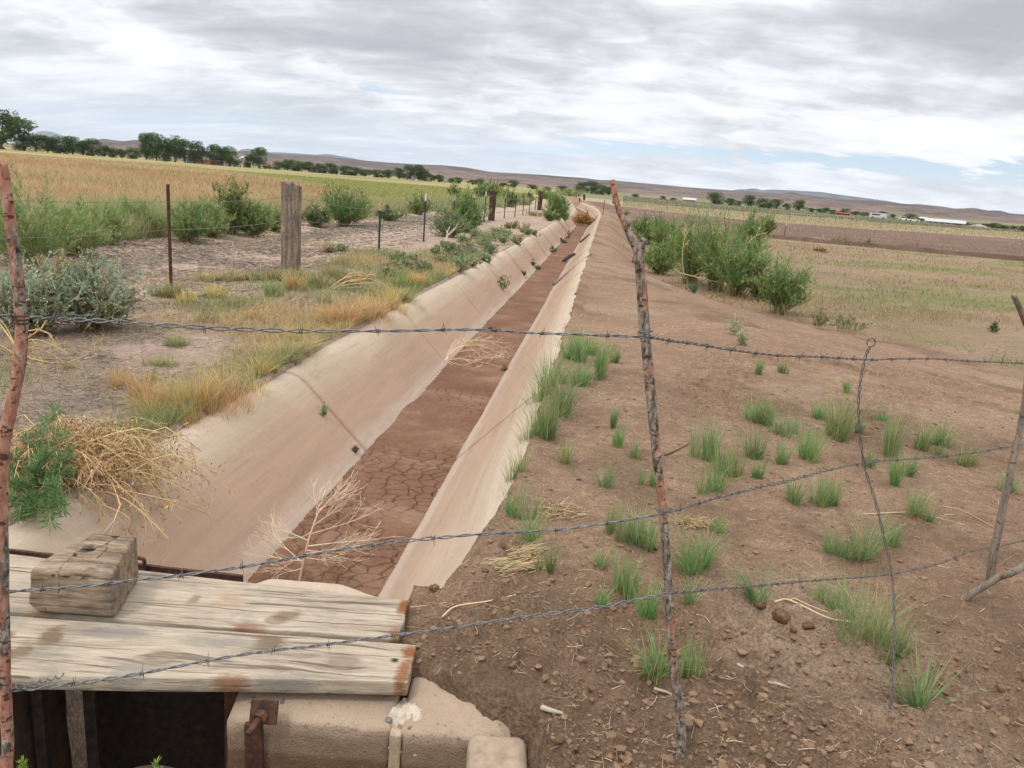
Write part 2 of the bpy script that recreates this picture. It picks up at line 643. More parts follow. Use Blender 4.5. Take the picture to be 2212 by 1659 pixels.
def mat_concrete(name, water=True):
    m, k, bs = new_mat(name, .93, .15)
    p = pos(k)
    x, y, z = k.xyz(p)
    n1 = k.noise(p, 1.6, 5, .6, .3)
    st = k.noise(k.vmath('MULTIPLY', p, (1.2, .35, 7)), 2.2, 6, .65, .4)
    n3 = k.noise(p, 26, 5, .65)
    n4 = k.noise(p, 160, 3, .7)
    zz = k.math('ADD', z, k.math('MULTIPLY', k.math('SUBTRACT', n1, .5), .12))
    if water:
        # pale rim above the old water line, clay stain below it, lime at the foot
        body = k.ramp(k.range(zz, -.62, .02), [(0, (.39, .31, .255)), (.09, (.41, .325, .26)), (.24, (.352, .246, .178)), (.52, (.352, .245, .174)),
                                              (.68, (.38, .276, .20)), (.76, (.41, .318, .235)), (1, (.435, .352, .272))])
        right = k.math('MULTIPLY', k.range(k.math('ADD', y, k.math('MULTIPLY', n1, 2)), 4.2, 7.0, 1, 0), k.range(x, -.9, -.45, 0, 1))
        body = k.mix(k.math('MULTIPLY', right, k.range(zz, -.5, -.2, .15, .6)), body, (.445, .365, .285))
    else:
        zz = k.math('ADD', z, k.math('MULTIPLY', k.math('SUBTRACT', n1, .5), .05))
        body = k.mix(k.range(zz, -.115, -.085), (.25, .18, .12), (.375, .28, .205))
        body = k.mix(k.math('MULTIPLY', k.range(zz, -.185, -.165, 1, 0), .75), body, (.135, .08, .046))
        ag = k.voro(k.vmath('ADD', p, k.vmath('MULTIPLY', k.noise(p, 30, 2, .5, out='Color'), (.012, .012, .012))), 44, 'F1')
        agc = k.ramp(k.xyz(k.voro(p, 44, 'F1', 'Color'))[0], [(.1, (.13, .105, .10)), (.45, (.27, .19, .15)), (.7, (.21, .18, .17)), (.95, (.36, .29, .23))])
        gate = k.math('MULTIPLY', k.range(ag, .16, .24, 1, 0), k.range(k.noise(p, 7, 3, .5), .5, .56))
        body = k.mix(k.math('MULTIPLY', gate, .6), body, agc)
    v = k.math('ADD', k.math('MULTIPLY', st, .65), k.math('ADD', k.math('MULTIPLY', n3, .28), k.math('MULTIPLY', n4, .42)))
    c = k.mix(1, body, k.ramp(v, [(.42, .80), (.62, 1.0), (.82, 1.16)]), 'MULTIPLY')
    pit = k.math('MULTIPLY', k.range(k.voro(p, 75), .10, .17, 1, 0), k.range(k.noise(p, 4, 3, .5), .5, .6))
    c = k.mix(k.math('MULTIPLY', pit, .55), c, (.16, .10, .07))
    tide = k.range(k.noise(k.vmath('MULTIPLY', p, (.8, .25, 22)), 3.0, 3, .5), .60, .66)
    c = k.mix(k.math('MULTIPLY', tide, k.math('MULTIPLY', k.range(n1, .45, .6), .35 if water else .1)), c, (.26, .165, .115))
    spot = k.range(k.noise(p, 5, 4, .6, w=None), .62, .72)
    c = k.mix(k.math('MULTIPLY', spot, .25), c, (.33, .2, .14))
    k.l.new(c, bs.inputs['Base Color'])
    bump(k, bs, k.math('ADD', k.math('MULTIPLY', n3, .6), k.math('MULTIPLY', n4, .5)), .5 if water else .9, .006 if water else .012)
    return m


def mat_mud():
    m, k, bs = new_mat('mud', .95, .12)
    p = pos(k)
    n1 = k.noise(p, 2.2, 5, .6, .4)
    n2 = k.noise(p, 30, 5, .65)
    c = k.ramp(n1, [(.3, (.140, .072, .046)), (.52, (.178, .097, .063)), (.68, (.235, .142, .098))])
    c = k.mix(1, c, k.ramp(n2, [(.3, .82), (.7, 1.15)]), 'MULTIPLY')
    k.l.new(c, bs.inputs['Base Color'])
    bump(k, bs, n2, .45, .006)
    return m


def mat_wood(name, knots=(), base=((.20, .155, .115), (.355, .295, .225), (.47, .40, .305)), along=(1, 12, 12), dark=.0, stains=(), splits=()):
    """weathered board: long grain bent round the knots (object coordinates)"""
    m, k, bs = new_mat(name, .88, .15)
    p = ocoord(k)
    x, y, z = k.xyz(p)
    off = None
    rings = edge_r = None
    for kx, ky, r in knots:
        dx = k.math('SUBTRACT', x, kx)
        dy = k.math('SUBTRACT', y, ky)
        q = k.math('ADD', k.math('POWER', k.math('DIVIDE', dx, r * 2.4), 2), k.math('POWER', k.math('DIVIDE', dy, r * 1.5), 2))
        e = k.math('EXPONENT', k.math('MULTIPLY', q, -1))
        o = k.math('MULTIPLY', e, k.math('MULTIPLY', dy, -.75))
        off = o if off is None else k.math('ADD', off, o)
        dist = k.math('SQRT', k.math('ADD', k.math('POWER', dx, 2), k.math('POWER', k.math('MULTIPLY', dy, 1.35), 2)))
        kk = k.range(dist, r * .75, r, 1, 0)
        rings = kk if rings is None else k.math('MAXIMUM', rings, kk)
        ee = k.math('EXPONENT', k.math('MULTIPLY', k.math('POWER', k.math('DIVIDE', k.math('SUBTRACT', dist, r * .95), r * .3), 2), -1))
        edge_r = ee if edge_r is None else k.math('MAXIMUM', edge_r, ee)
    yy = k.math('ADD', y, off) if off is not None else y
    gp = k.comb(k.math('MULTIPLY', x, along[0]), k.math('MULTIPLY', yy, along[1]), k.math('MULTIPLY', z, along[2]))
    g1 = k.noise(gp, 2.6, 5, .6, .25)
    g2 = k.noise(gp, 11, 6, .7, .4)
    big = k.noise(p, 4.5, 4, .6, .5)
    g3 = k.noise(k.comb(k.math('MULTIPLY', x, along[0] * .7), k.math('MULTIPLY', yy, along[1] * 4), k.math('MULTIPLY', z, along[2] * 4)), 9, 4, .7, .2)
    f = k.math('ADD', k.math('MULTIPLY', g1, .38), k.math('ADD', k.math('MULTIPLY', g2, .36), k.math('MULTIPLY', g3, .28)))
    c = k.ramp(f, [(.40, base[0]), (.50, base[1]), (.60, base[2])])
    grey = k.range(big, .5, .66)
    c = k.mix(k.math('MULTIPLY', grey, .55), c, tuple(v * .62 for v in (base[1][2], base[1][2], base[1][2] * .95)))
    crack = k.range(k.noise(k.comb(k.math('MULTIPLY', x, .6), k.math('MULTIPLY', yy, 16), k.math('MULTIPLY', z, 16)), 3.2, 3, .5), .615, .65)
    c = k.mix(k.math('MULTIPLY', crack, .7), c, (.10, .07, .05))
    if rings is not None:
        c = k.mix(k.math('MULTIPLY', edge_r, k.range(g1, .35, .6, .1, .6)), c, (.17, .125, .09))
        c = k.mix(k.math('MULTIPLY', rings, .8), c, k.ramp(g3, [(.4, (.17, .13, .095)), (.6, (.26, .205, .15))]))
    sn = k.noise(k.vmath('MULTIPLY', p, (.6, 1, 1)), 26, 5, .65, .3)
    for xa, xb, ys, wid in splits:
        wy_ = k.math('MULTIPLY', k.math('SUBTRACT', k.noise(k.comb(x, ys * 9, 0.0), 4.5, 4, .6), .5), .035)
        dd = k.math('ABSOLUTE', k.math('SUBTRACT', k.math('ADD', y, wy_), ys))
        inx = k.math('MULTIPLY', k.range(x, xa, xa + .08), k.range(x, xb - .08, xb, 1, 0))
        ln = k.range(dd, wid * .5, wid * 1.1, 1, 0)
        c = k.mix(k.math('MULTIPLY', k.math('MULTIPLY', ln, inx), .9), c, (.055, .036, .026))
        ln2 = k.math('MULTIPLY', k.range(dd, wid * 1.2, wid * 5, 1, 0), inx)
        c = k.mix(k.math('MULTIPLY', ln2, .22), c, (.22, .13, .09))
    for sx, sy, wx, wy, scol, a in stains:
        dx = k.math('DIVIDE', k.math('SUBTRACT', x, sx), wx)
        dy = k.math('DIVIDE', k.math('SUBTRACT', y, sy), wy)
        q = k.math('POWER', k.math('ADD', k.math('POWER', k.math('ABSOLUTE', dx), 3), k.math('POWER', k.math('ABSOLUTE', dy), 3)), .333)
        q = k.math('ADD', q, k.math('ADD', k.math('MULTIPLY', k.math('SUBTRACT', sn, .5), 1.9), k.math('MULTIPLY', k.math('SUBTRACT', g2, .5), 1.2)))
        c = k.mix(k.math('MULTIPLY', k.range(q, .55, 1.25, 1, 0), a), c, scol)
    k.l.new(c, bs.inputs['Base Color'])
    bump(k, bs, k.math('SUBTRACT', k.math('ADD', g2, k.math('MULTIPLY', g1, .6)), k.math('MULTIPLY', crack, 1.2)), .55, .006)
    return m


def mat_bark(name, orange=.5, peel=None):
    m, k, bs = new_mat(name, .9, .15)
    p = ocoord(k)
    ps = k.vmath('MULTIPLY', p, (1, 1, .42))
    a = k.noise(ps, 26, 4, .6, .6)
    b = k.noise(ps, 95, 4, .65, .3)
    big = k.noise(k.vmath('MULTIPLY', p, (1, 1, .5)), 9, 3, .5)
    red = k.ramp(b, [(.3, (.23, .095, .062)), (.5, (.38, .185, .125)), (.68, (.45, .30, .225))])
    grey = k.ramp(b, [(.34, (.055, .04, .032)), (.5, (.20, .165, .135)), (.66, (.40, .35, .29))])
    ab = k.math('ADD', k.math('MULTIPLY', a, .6), k.math('MULTIPLY', big, .7))
    if peel:                                   # the bark has come off the upper part
        ab = k.math('ADD', ab, k.range(k.xyz(p)[2], peel[0], peel[1], 0, .13))
    f = k.range(ab, .62 + (.5 - orange) * .3, .68 + (.5 - orange) * .3)
    c = k.mix(f, grey, red)
    crack = k.range(k.noise(k.vmath('MULTIPLY', p, (1, 1, 1.6)), 60, 3, .5, w=None), .60, .66)
    c = k.mix(k.math('MULTIPLY', crack, .8), c, (.035, .025, .02))
    k.l.new(c, bs.inputs['Base Color'])
    bump(k, bs, k.math('ADD', k.math('MULTIPLY', f, -.8), k.math('ADD', b, k.math('MULTIPLY', crack, -.8))), .8, .004)
    return m


def mat_metal(name, c1, c2, c3, rough=.75, sc=30, metallic=.2):
    m, k, bs = new_mat(name, rough, .4)
    n = k.noise(ocoord(k), sc, 5, .65)
    k.l.new(k.ramp(n, [(.32, c1), (.5, c2), (.68, c3)]), bs.inputs['Base Color'])
    bs.inputs['Metallic'].default_value = metallic
    bump(k, bs, n, .3, .002)
    return m


M['soil'] = mat_soil()
M['lining'] = mat_concrete('ditch_concrete')
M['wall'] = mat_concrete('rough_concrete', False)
M['mud'] = mat_mud()
M['rust'] = mat_metal('rusty_steel', (.035, .02, .016), (.075, .035, .024), (.15, .062, .034), .85)
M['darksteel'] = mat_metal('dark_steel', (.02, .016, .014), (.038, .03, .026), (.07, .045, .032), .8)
M['wire'] = mat_metal('galvanised_wire', (.085, .082, .08), (.17, .172, .175), (.27, .275, .28), .6, 120, .35)
M['oldwire'] = mat_metal('weathered_wire', (.06, .052, .048), (.13, .118, .11), (.21, .195, .185), .7, 120, .2)
M['bark_red'] = mat_bark('red_peeling_bark', .56)
M['bark_dark'] = mat_bark('dark_scaly_bark', .16, (1.12, 1.28))
M['stick_grey'] = mat_wood('grey_stick_wood', base=((.11, .085, .065), (.23, .185, .145), (.33, .28, .22)), along=(14, 14, 2))

# ------------------------------------------------------------------ ground
def geom(a, b, n):
    return np.exp(np.linspace(math.log(a), math.log(b), n))


GOLD_EDGE = [(-40, 322), (0, 326), (150, 337), (300, 352), (500, 376), (640, 396), (720, 418), (800, 440), (1000, 470)]
TILL_EDGE = [(1300, 437), (1326, 444), (1466, 460), (1606, 474), (1856, 494), (2212, 517), (2400, 529)]
STRIP_EDGE = [(1300, 430), (1326, 434), (1466, 446), (1606, 457), (1856, 479), (2212, 503), (2400, 515)]


def edge_radius(azm, pts):
    """distance from the viewpoint of a field boundary, by compass direction"""
    g = [G(*q) for q in pts]
    a = [math.atan2(p[0], p[1]) for p in g]
    return np.interp(azm, a, [math.hypot(p[0], p[1]) for p in g])


def build_ground():
    ur = np.r_[np.arange(0, .5, .06), np.arange(.5, 1.16, .016), np.arange(1.16, 2.9, .022), np.arange(2.9, 4.6, .045), np.arange(4.6, 8.6, .075), geom(8.6, 5200, 105)]
    ul = -np.r_[np.arange(.06, .8, .08), np.arange(.8, 1.24, .018), np.arange(1.24, 8, .05), geom(8, 5200, 105)]
    U = np.r_[ul[::-1], ur]
    Y = np.r_[np.arange(-6, .9, .3), np.arange(.9, 1.5, .05), np.arange(1.5, 4.6, .0165), np.arange(4.6, 9, .036), np.arange(9, 17, .09),
              np.arange(17, 42, .28), geom(42, 6500, 120)]
    # rows exactly on the edges of the pit
    uu, yy = np.meshgrid(U, Y)
    xx = cl(yy) + uu
    z = height(xx, yy)
    far = sst(400, 1500, np.hypot(xx, yy))
    z = z * (1 - far) - 1.6 * far
    V = np.stack([xx, yy, z], -1).reshape(-1, 3)
    ny, nu = uu.shape
    i = np.arange(ny * nu).reshape(ny, nu)
    Q = np.stack([i[:-1, :-1], i[:-1, 1:], i[1:, 1:], i[1:, :-1]], -1).reshape(-1, 4)
    # what the ground is made of, place by place
    x, y, u = xx, yy, uu
    n1 = fbm(x * .7, y * .7, 101, 4)[..., None]
    n2 = fbm(x * 4, y * 4, 111, 3)[..., None]
    dist = rad = np.hypot(x, y)
    azm = np.arctan2(x, np.maximum(y, .01))

    def blend(c, col, w):
        return c * (1 - w[..., None]) + np.asarray(col) * w[..., None]
    right = np.array([.285, .187, .126]) * (1 + .35 * n1 + .3 * n2)
    right = blend(right, (.190, .120, .077), sst(3.3, 2.2, y + .8 * fbm(x * 2, y * 2, 7, 3)) * .75)
    left = np.array([.385, .285, .22]) * (1 + .3 * n1 + .25 * n2)
    lit = sst(-.02, .14, fbm(x * 1.5, y * 1.5, 121, 4)) * sst(16, 12, y)
    left = blend(left, (.255, .205, .16), lit * .8)
    left = blend(left, (.44, .325, .25), sst(-3.2, -3.8, u) * sst(-7.4, -6.8, u) * .75)
    trk = (sst(.55, .2, np.abs(u + 5.35)) * sst(-.05, .2, fbm(x * 1.5, y * .5, 131, 3) + .08))
    left = blend(left, (.28, .225, .18), trk * .7)
    # the pasture on the left: gold, then olive beyond
    fx = 3 * fbm(x * .12, y * .12, 141, 3)
    strip = sst(-7.2, -8.6, u + fx * .25 - np.interp(y, [0, 10, 30, 60, 100], [0, 0, .8, 3, 7]))
    gold = np.array([.40, .28, .145]) * (1 + .5 * fbm(x * .35, y * .35, 151, 4)[..., None])
    gold = blend(gold, (.20, .17, .06), sst(.05, .28, fbm(x * .08, y * .16, 161, 4)) * .8)
    olive = np.array([.29, .255, .115]) * (1 + .7 * fbm(x * .03, y * .09, 171, 4)[..., None])
    olive = blend(olive, (.32, .33, .11), sst(.10, .2, fbm(x * .02, y * .07, 181, 3)) * .7)
    olive = blend(olive, (.20, .16, .08), sst(.08, .2, fbm(x * .015, y * .08, 191, 3)) * .7)
    gedge = rad - edge_radius(azm, GOLD_EDGE) * (1 + .03 * fx)     # slanting edge between both
    past = blend(gold, (0, 0, 0), np.zeros_like(x))
    wol = sst(-.04, .05, gedge / rad)
    past = past * (1 - wol[..., None]) + olive * wol[..., None]
    left = left * (1 - strip[..., None]) + past * strip[..., None]
    left = blend(left, (.20, .17, .11), sst(500, 800, dist))
    # the land on the right
    uf = np.interp(y, FOOT_Y, FOOT_U)
    infield = sst(-.3, .8, u - uf + .8 * fbm(x * .8, y * .8, 201, 3))
    dry = np.array([.265, .198, .118]) * (1 + .4 * n1)
    dry = blend(dry, (.185, .19, .08), sst(-.03, .16, fbm(x * .10, y * .25, 211, 4)) * .85)
    dry = blend(dry, (.30, .205, .148), sst(-.04, .13, fbm(x * .16 + 5, y * .3, 221, 4)) * .8)
    bx = (x - 15.4) * .361 + (y - 51.6) * .932
    til = np.array([.18, .118, .088]) * (1 + .35 * fbm(x * .1, y * .5, 231, 4)[..., None] + .25 * n2)
    til = blend(til, (.30, .215, .17), sst(.18, .3, fbm(x * .25, y * .8, 241, 3)) * .6)
    w = sst(-1.2, -.6, bx)
    dry = dry * (1 - w[..., None]) + til * w[..., None]
    dry = blend(dry, (.10, .06, .042), np.exp(-(bx / 1.1) ** 2) * .8 * (x > 12))
    w = sst(-.01, .01, (rad - edge_radius(azm, TILL_EDGE)) / rad + .03 * fbm(x * .1, y * .1, 251, 2))
    gs = np.array([.34, .28, .175]) * (1 + .3 * n1)
    dry = dry * (1 - w[..., None]) + gs * w[..., None]
    w = sst(-.01, .02, (rad - edge_radius(azm, STRIP_EDGE)) / rad + .05 * fbm(x * .05, y * .05, 261, 2))
    sc = np.array([.19, .185, .105]) * (1 + .8 * fbm(x * .03, y * .15, 271, 4)[..., None])
    sc = blend(sc, (.27, .19, .12), sst(.05, .2, fbm(x * .01, y * .06, 281, 3)) * .7)
    dry = dry * (1 - w[..., None]) + sc * w[..., None]
    right = right * (1 - infield[..., None]) + dry * infield[..., None]
    dk = sst(.05, .2, fbm(x * 1.4 + 3, y * 1.4, 293, 4)) * (1 - infield)
    right = blend(right, (.165, .108, .07), dk * .65)
    pale = sst(.08, .22, fbm(x * .8, y * .8, 291, 4)) * (1 - infield)
    right = blend(right, (.345, .255, .18), pale * .5)
    C = np.where((u > 0)[..., None], right, left).reshape(-1, 3)
    mb = MB().add(V, None, Q, np.clip(C, .01, .9))
    o = obj('ground', mb, M['soil'], smooth=True)
    tag(o, kind='structure')


build_ground()


def build_mud():
    """silt on the ditch floor, shrunk into real open cracks"""
    Y = np.r_[np.arange(2.55, 8.0, .0068), np.arange(8.0, 8.6, .012), np.arange(8.6, 20, .05), np.arange(20, YEND + 1, .4)]
    U = np.linspace(-.44, .34, 112)
    uu, yy = np.meshgrid(U, Y)
    xx = cl(yy) + uu

    def cells(x, y, s, seed):
        gx, gy = x / s, y / s
        ix, iy = np.floor(gx), np.floor(gy)
        d1 = np.full(gx.shape, 9.0)
        d2 = d1.copy()
        for a in (-1, 0, 1):
            for b in (-1, 0, 1):
                jx, jy = ix + a, iy + b
                q = np.hypot(jx + .08 + .84 * _hash(jx, jy, seed) - gx, jy + .08 + .84 * _hash(jx, jy, seed + 7) - gy)
                m = q < d1
                d2 = np.where(m, d1, np.minimum(d2, q))
                d1 = np.where(m, q, d1)
        return (d2 - d1) * s
    wx = xx + .03 * fbm(xx * 14, yy * 14, 5, 3) + .14 * fbm(xx * 3, yy * 3, 15, 2)
    wy = yy + .03 * fbm(xx * 14 + 9, yy * 14, 6, 3) + .14 * fbm(xx * 3 + 4, yy * 3, 16, 2)
    e1 = cells(wx, wy * 1.2, .118, 3)
    e2 = cells(wx, wy * 1.2, .055, 13)
    amt = sst(-.18, .10, fbm(xx * 1.1, yy * .9, 77, 3) + .05) * sst(8.6, 6.4, yy) * sst(2.6, 3.0, yy)
    zc = MUD_Z + .012 * fbm(xx * 3, yy * 3, 8, 3) + .004 * fbm(xx * 40, yy * 40, 18, 2)
    zc = zc + .02 * np.exp(-((yy - 6.9) / .3) ** 2) + .02 * (np.abs(uu) / .4) ** 3 * (.4 + fbm(xx * 4, yy * 2, 28, 3))
    lip = .006 * np.clip(1 - e1 / .035, 0, 1)
    zc = zc + amt * lip
    zc = zc - amt * .045 * sst(.0115, .003, e1) - amt * .02 * sst(.007, .0015, e2) * (fbm(xx * 2, yy * 2, 38, 2) > 0)
    ripple = .004 * np.sin(yy * 55 + 6 * fbm(xx * 3, yy, 48, 3)) * sst(7, 9, yy) * sst(16, 13, yy)
    z = zc + ripple
    ny, nu = uu.shape
    i = np.arange(ny * nu).reshape(ny, nu)
    Q = np.stack([i[:-1, :-1], i[:-1, 1:], i[1:, 1:], i[1:, :-1]], -1).reshape(-1, 4)
    o = obj('mud_bed', MB().add(np.stack([xx, yy, z], -1).reshape(-1, 3), None, Q), M['mud'], smooth=True)
    tag(o, kind='structure')


build_mud()


def build_ditch():
    root = empty('irrigation_ditch', (float(cl(Y0)), Y0, 0))
    tag(root, 'dry concrete lined irrigation ditch running straight away between dirt banks', 'ditch')
    joints = [Y0, 5.72] + list(np.arange(8.8, 46, 3.0)) + list(np.arange(48, YEND, 4.0)) + [YEND]
    rng = np.random.default_rng(5)
    for a, b in zip(joints[:-1], joints[1:]):
        near = a < 12
        Y = np.arange(a + .009, b - .009, .06 if near else .5)
        Y = np.r_[Y, b - .009]
        # finer across than the profile's corners, corners rounded
        U = np.linspace(-1.12, 1.06, 150 if near else 70)
        Z = np.interp(U, PROF_U, PROF_Z)
        ker = np.ones(5) / 5
        Z = np.convolve(np.r_[[Z[0]] * 2, Z, [Z[-1]] * 2], ker, 'valid')
        if near:
            Z = np.convolve(np.r_[[Z[0]] * 2, Z, [Z[-1]] * 2], ker, 'valid')
        uu, yy = np.meshgrid(U, Y)
        s = np.interp(yy, [10, 20, 50], [1, .94, .92])
        xx = cl(yy) + uu * np.where(uu < 0, s, 1)
        dz, tilt = rng.normal(0, .002), rng.normal(0, .004)
        zz = Z[None] + dz + tilt * (yy - a) / (b - a) + .012 * fbm(xx * 1.2, yy * 1.2, 301, 3) + .004 * fbm(xx * 9, yy * 9, 311, 3)
        # the old water line is a slight step
        zz = zz - .004 * sst(-.19, -.21, Z[None] + .02 * fbm(xx * 2, yy * 2, 321, 3))
        # broken, scoured right wall near the gate
        sc = sst(4.4, 3.0, yy) * sst(.45, .75, uu)
        zz = zz + sc * (.09 * fbm(xx * 2.6, yy * 2.0, 331, 4) - .03)
        n = uu.size
        th = .05
        V = np.concatenate([np.stack([xx, yy, zz], -1).reshape(-1, 3), np.stack([xx, yy, zz - th], -1).reshape(-1, 3)])
        ny, nu = uu.shape
        i = np.arange(n).reshape(ny, nu)
        top = np.stack([i[:-1, :-1], i[:-1, 1:], i[1:, 1:], i[1:, :-1]], -1).reshape(-1, 4)
        bor = np.r_[i[0, :], i[1:, -1], i[-1, -2::-1], i[-2:0:-1, 0]]
        nx = np.roll(bor, -1)
        side = np.stack([bor, bor + n, nx + n, nx], -1)
        obj('lining_panel', MB().add(V, None, np.concatenate([top, top[:, ::-1] + n, side])), M['lining'], root, smooth=True)
    return root


build_ditch()

# ------------------------------------------------------------------ solid pieces
def block(c0, c1, step=.03, r=.015, disp=0.0, freq=8, seed=1, col=(.5, .5, .5), warp=None):
    """box with rounded edges and an uneven surface: a closed grid skin"""
    c0, c1 = np.asarray(c0, float), np.asarray(c1, float)
    n = np.maximum(2, np.ceil((c1 - c0) / step).astype(int))
    # extra rings close to each edge so that the rounding has something to bend
    ax = []
    for i in range(3):
        L = c1[i] - c0[i]
        rr = min(r, L * .3)
        a = np.r_[0, rr * .3, rr * .65, rr, np.linspace(rr, L - rr, n[i] + 1)[1:-1], L - rr, L - rr * .65, L - rr * .3, L]
        ax.append(a + c0[i])
    mb_v, mb_q, off = [], [], 0
    for axis in range(3):
        a, b = [i for i in range(3) if i != axis]
        A, B = np.meshgrid(ax[a], ax[b], indexing='ij')
        for side in (0, 1):
            V = np.zeros(A.shape + (3,))
            V[..., a], V[..., b] = A, B
            V[..., axis] = (c0, c1)[side][axis]
            i = np.arange(A.size).reshape(A.shape)
            q = np.stack([i[:-1, :-1], i[1:, :-1], i[1:, 1:], i[:-1, 1:]], -1).reshape(-1, 4)
            flip = (side == 0) ^ (axis == 1)
            mb_v.append(V.reshape(-1, 3))
            mb_q.append((q[:, ::-1] if flip else q) + off)
            off += A.size
    V, Q = np.concatenate(mb_v), np.concatenate(mb_q)
    key = np.round(V, 6)
    _, first, inv = np.unique(key, axis=0, return_index=True, return_inverse=True)
    V, Q = V[first], inv.reshape(-1)[Q]
    lo, hi = c0 + np.minimum(r, (c1 - c0) * .3), c1 - np.minimum(r, (c1 - c0) * .3)
    inner = np.clip(V, lo, hi)
    d = V - inner
    L = np.linalg.norm(d, axis=1, keepdims=True)
    rad = np.abs(d).max(1, keepdims=True)
    V = np.where(L > 1e-9, inner + d / np.maximum(L, 1e-9) * rad, V)
    if disp:
        ctr = (c0 + c1) / 2
        nrm = unit((V - ctr) / (c1 - c0))
        f = freq
        a = fbm(V[:, 0] * f + V[:, 2] * f * .7, V[:, 1] * f - V[:, 2] * f * .6, seed, 4)
        V = V + nrm * (disp * 2 * a)[:, None]
    if warp is not None:
        V = warp(V)
    C = np.tile(np.asarray(col, float), (len(V), 1)) if np.ndim(col) == 1 else col
    return V, Q, C


def rot_about(V, c, rx=0, ry=0, rz=0):
    m = np.array((Matrix.Rotation(rz, 3, 'Z') @ Matrix.Rotation(ry, 3, 'Y') @ Matrix.Rotation(rx, 3, 'X')))
    return (V - np.asarray(c)) @ m.T + np.asarray(c)


def blockmb(*a, **kw):
    rot = kw.pop('rot', None)
    V, Q, C = block(*a, **kw)
    if rot:
        c = (np.asarray(a[0]) + np.asarray(a[1])) / 2
        V = rot_about(V, c, *rot)
    return MB().add(V, None, Q, C)


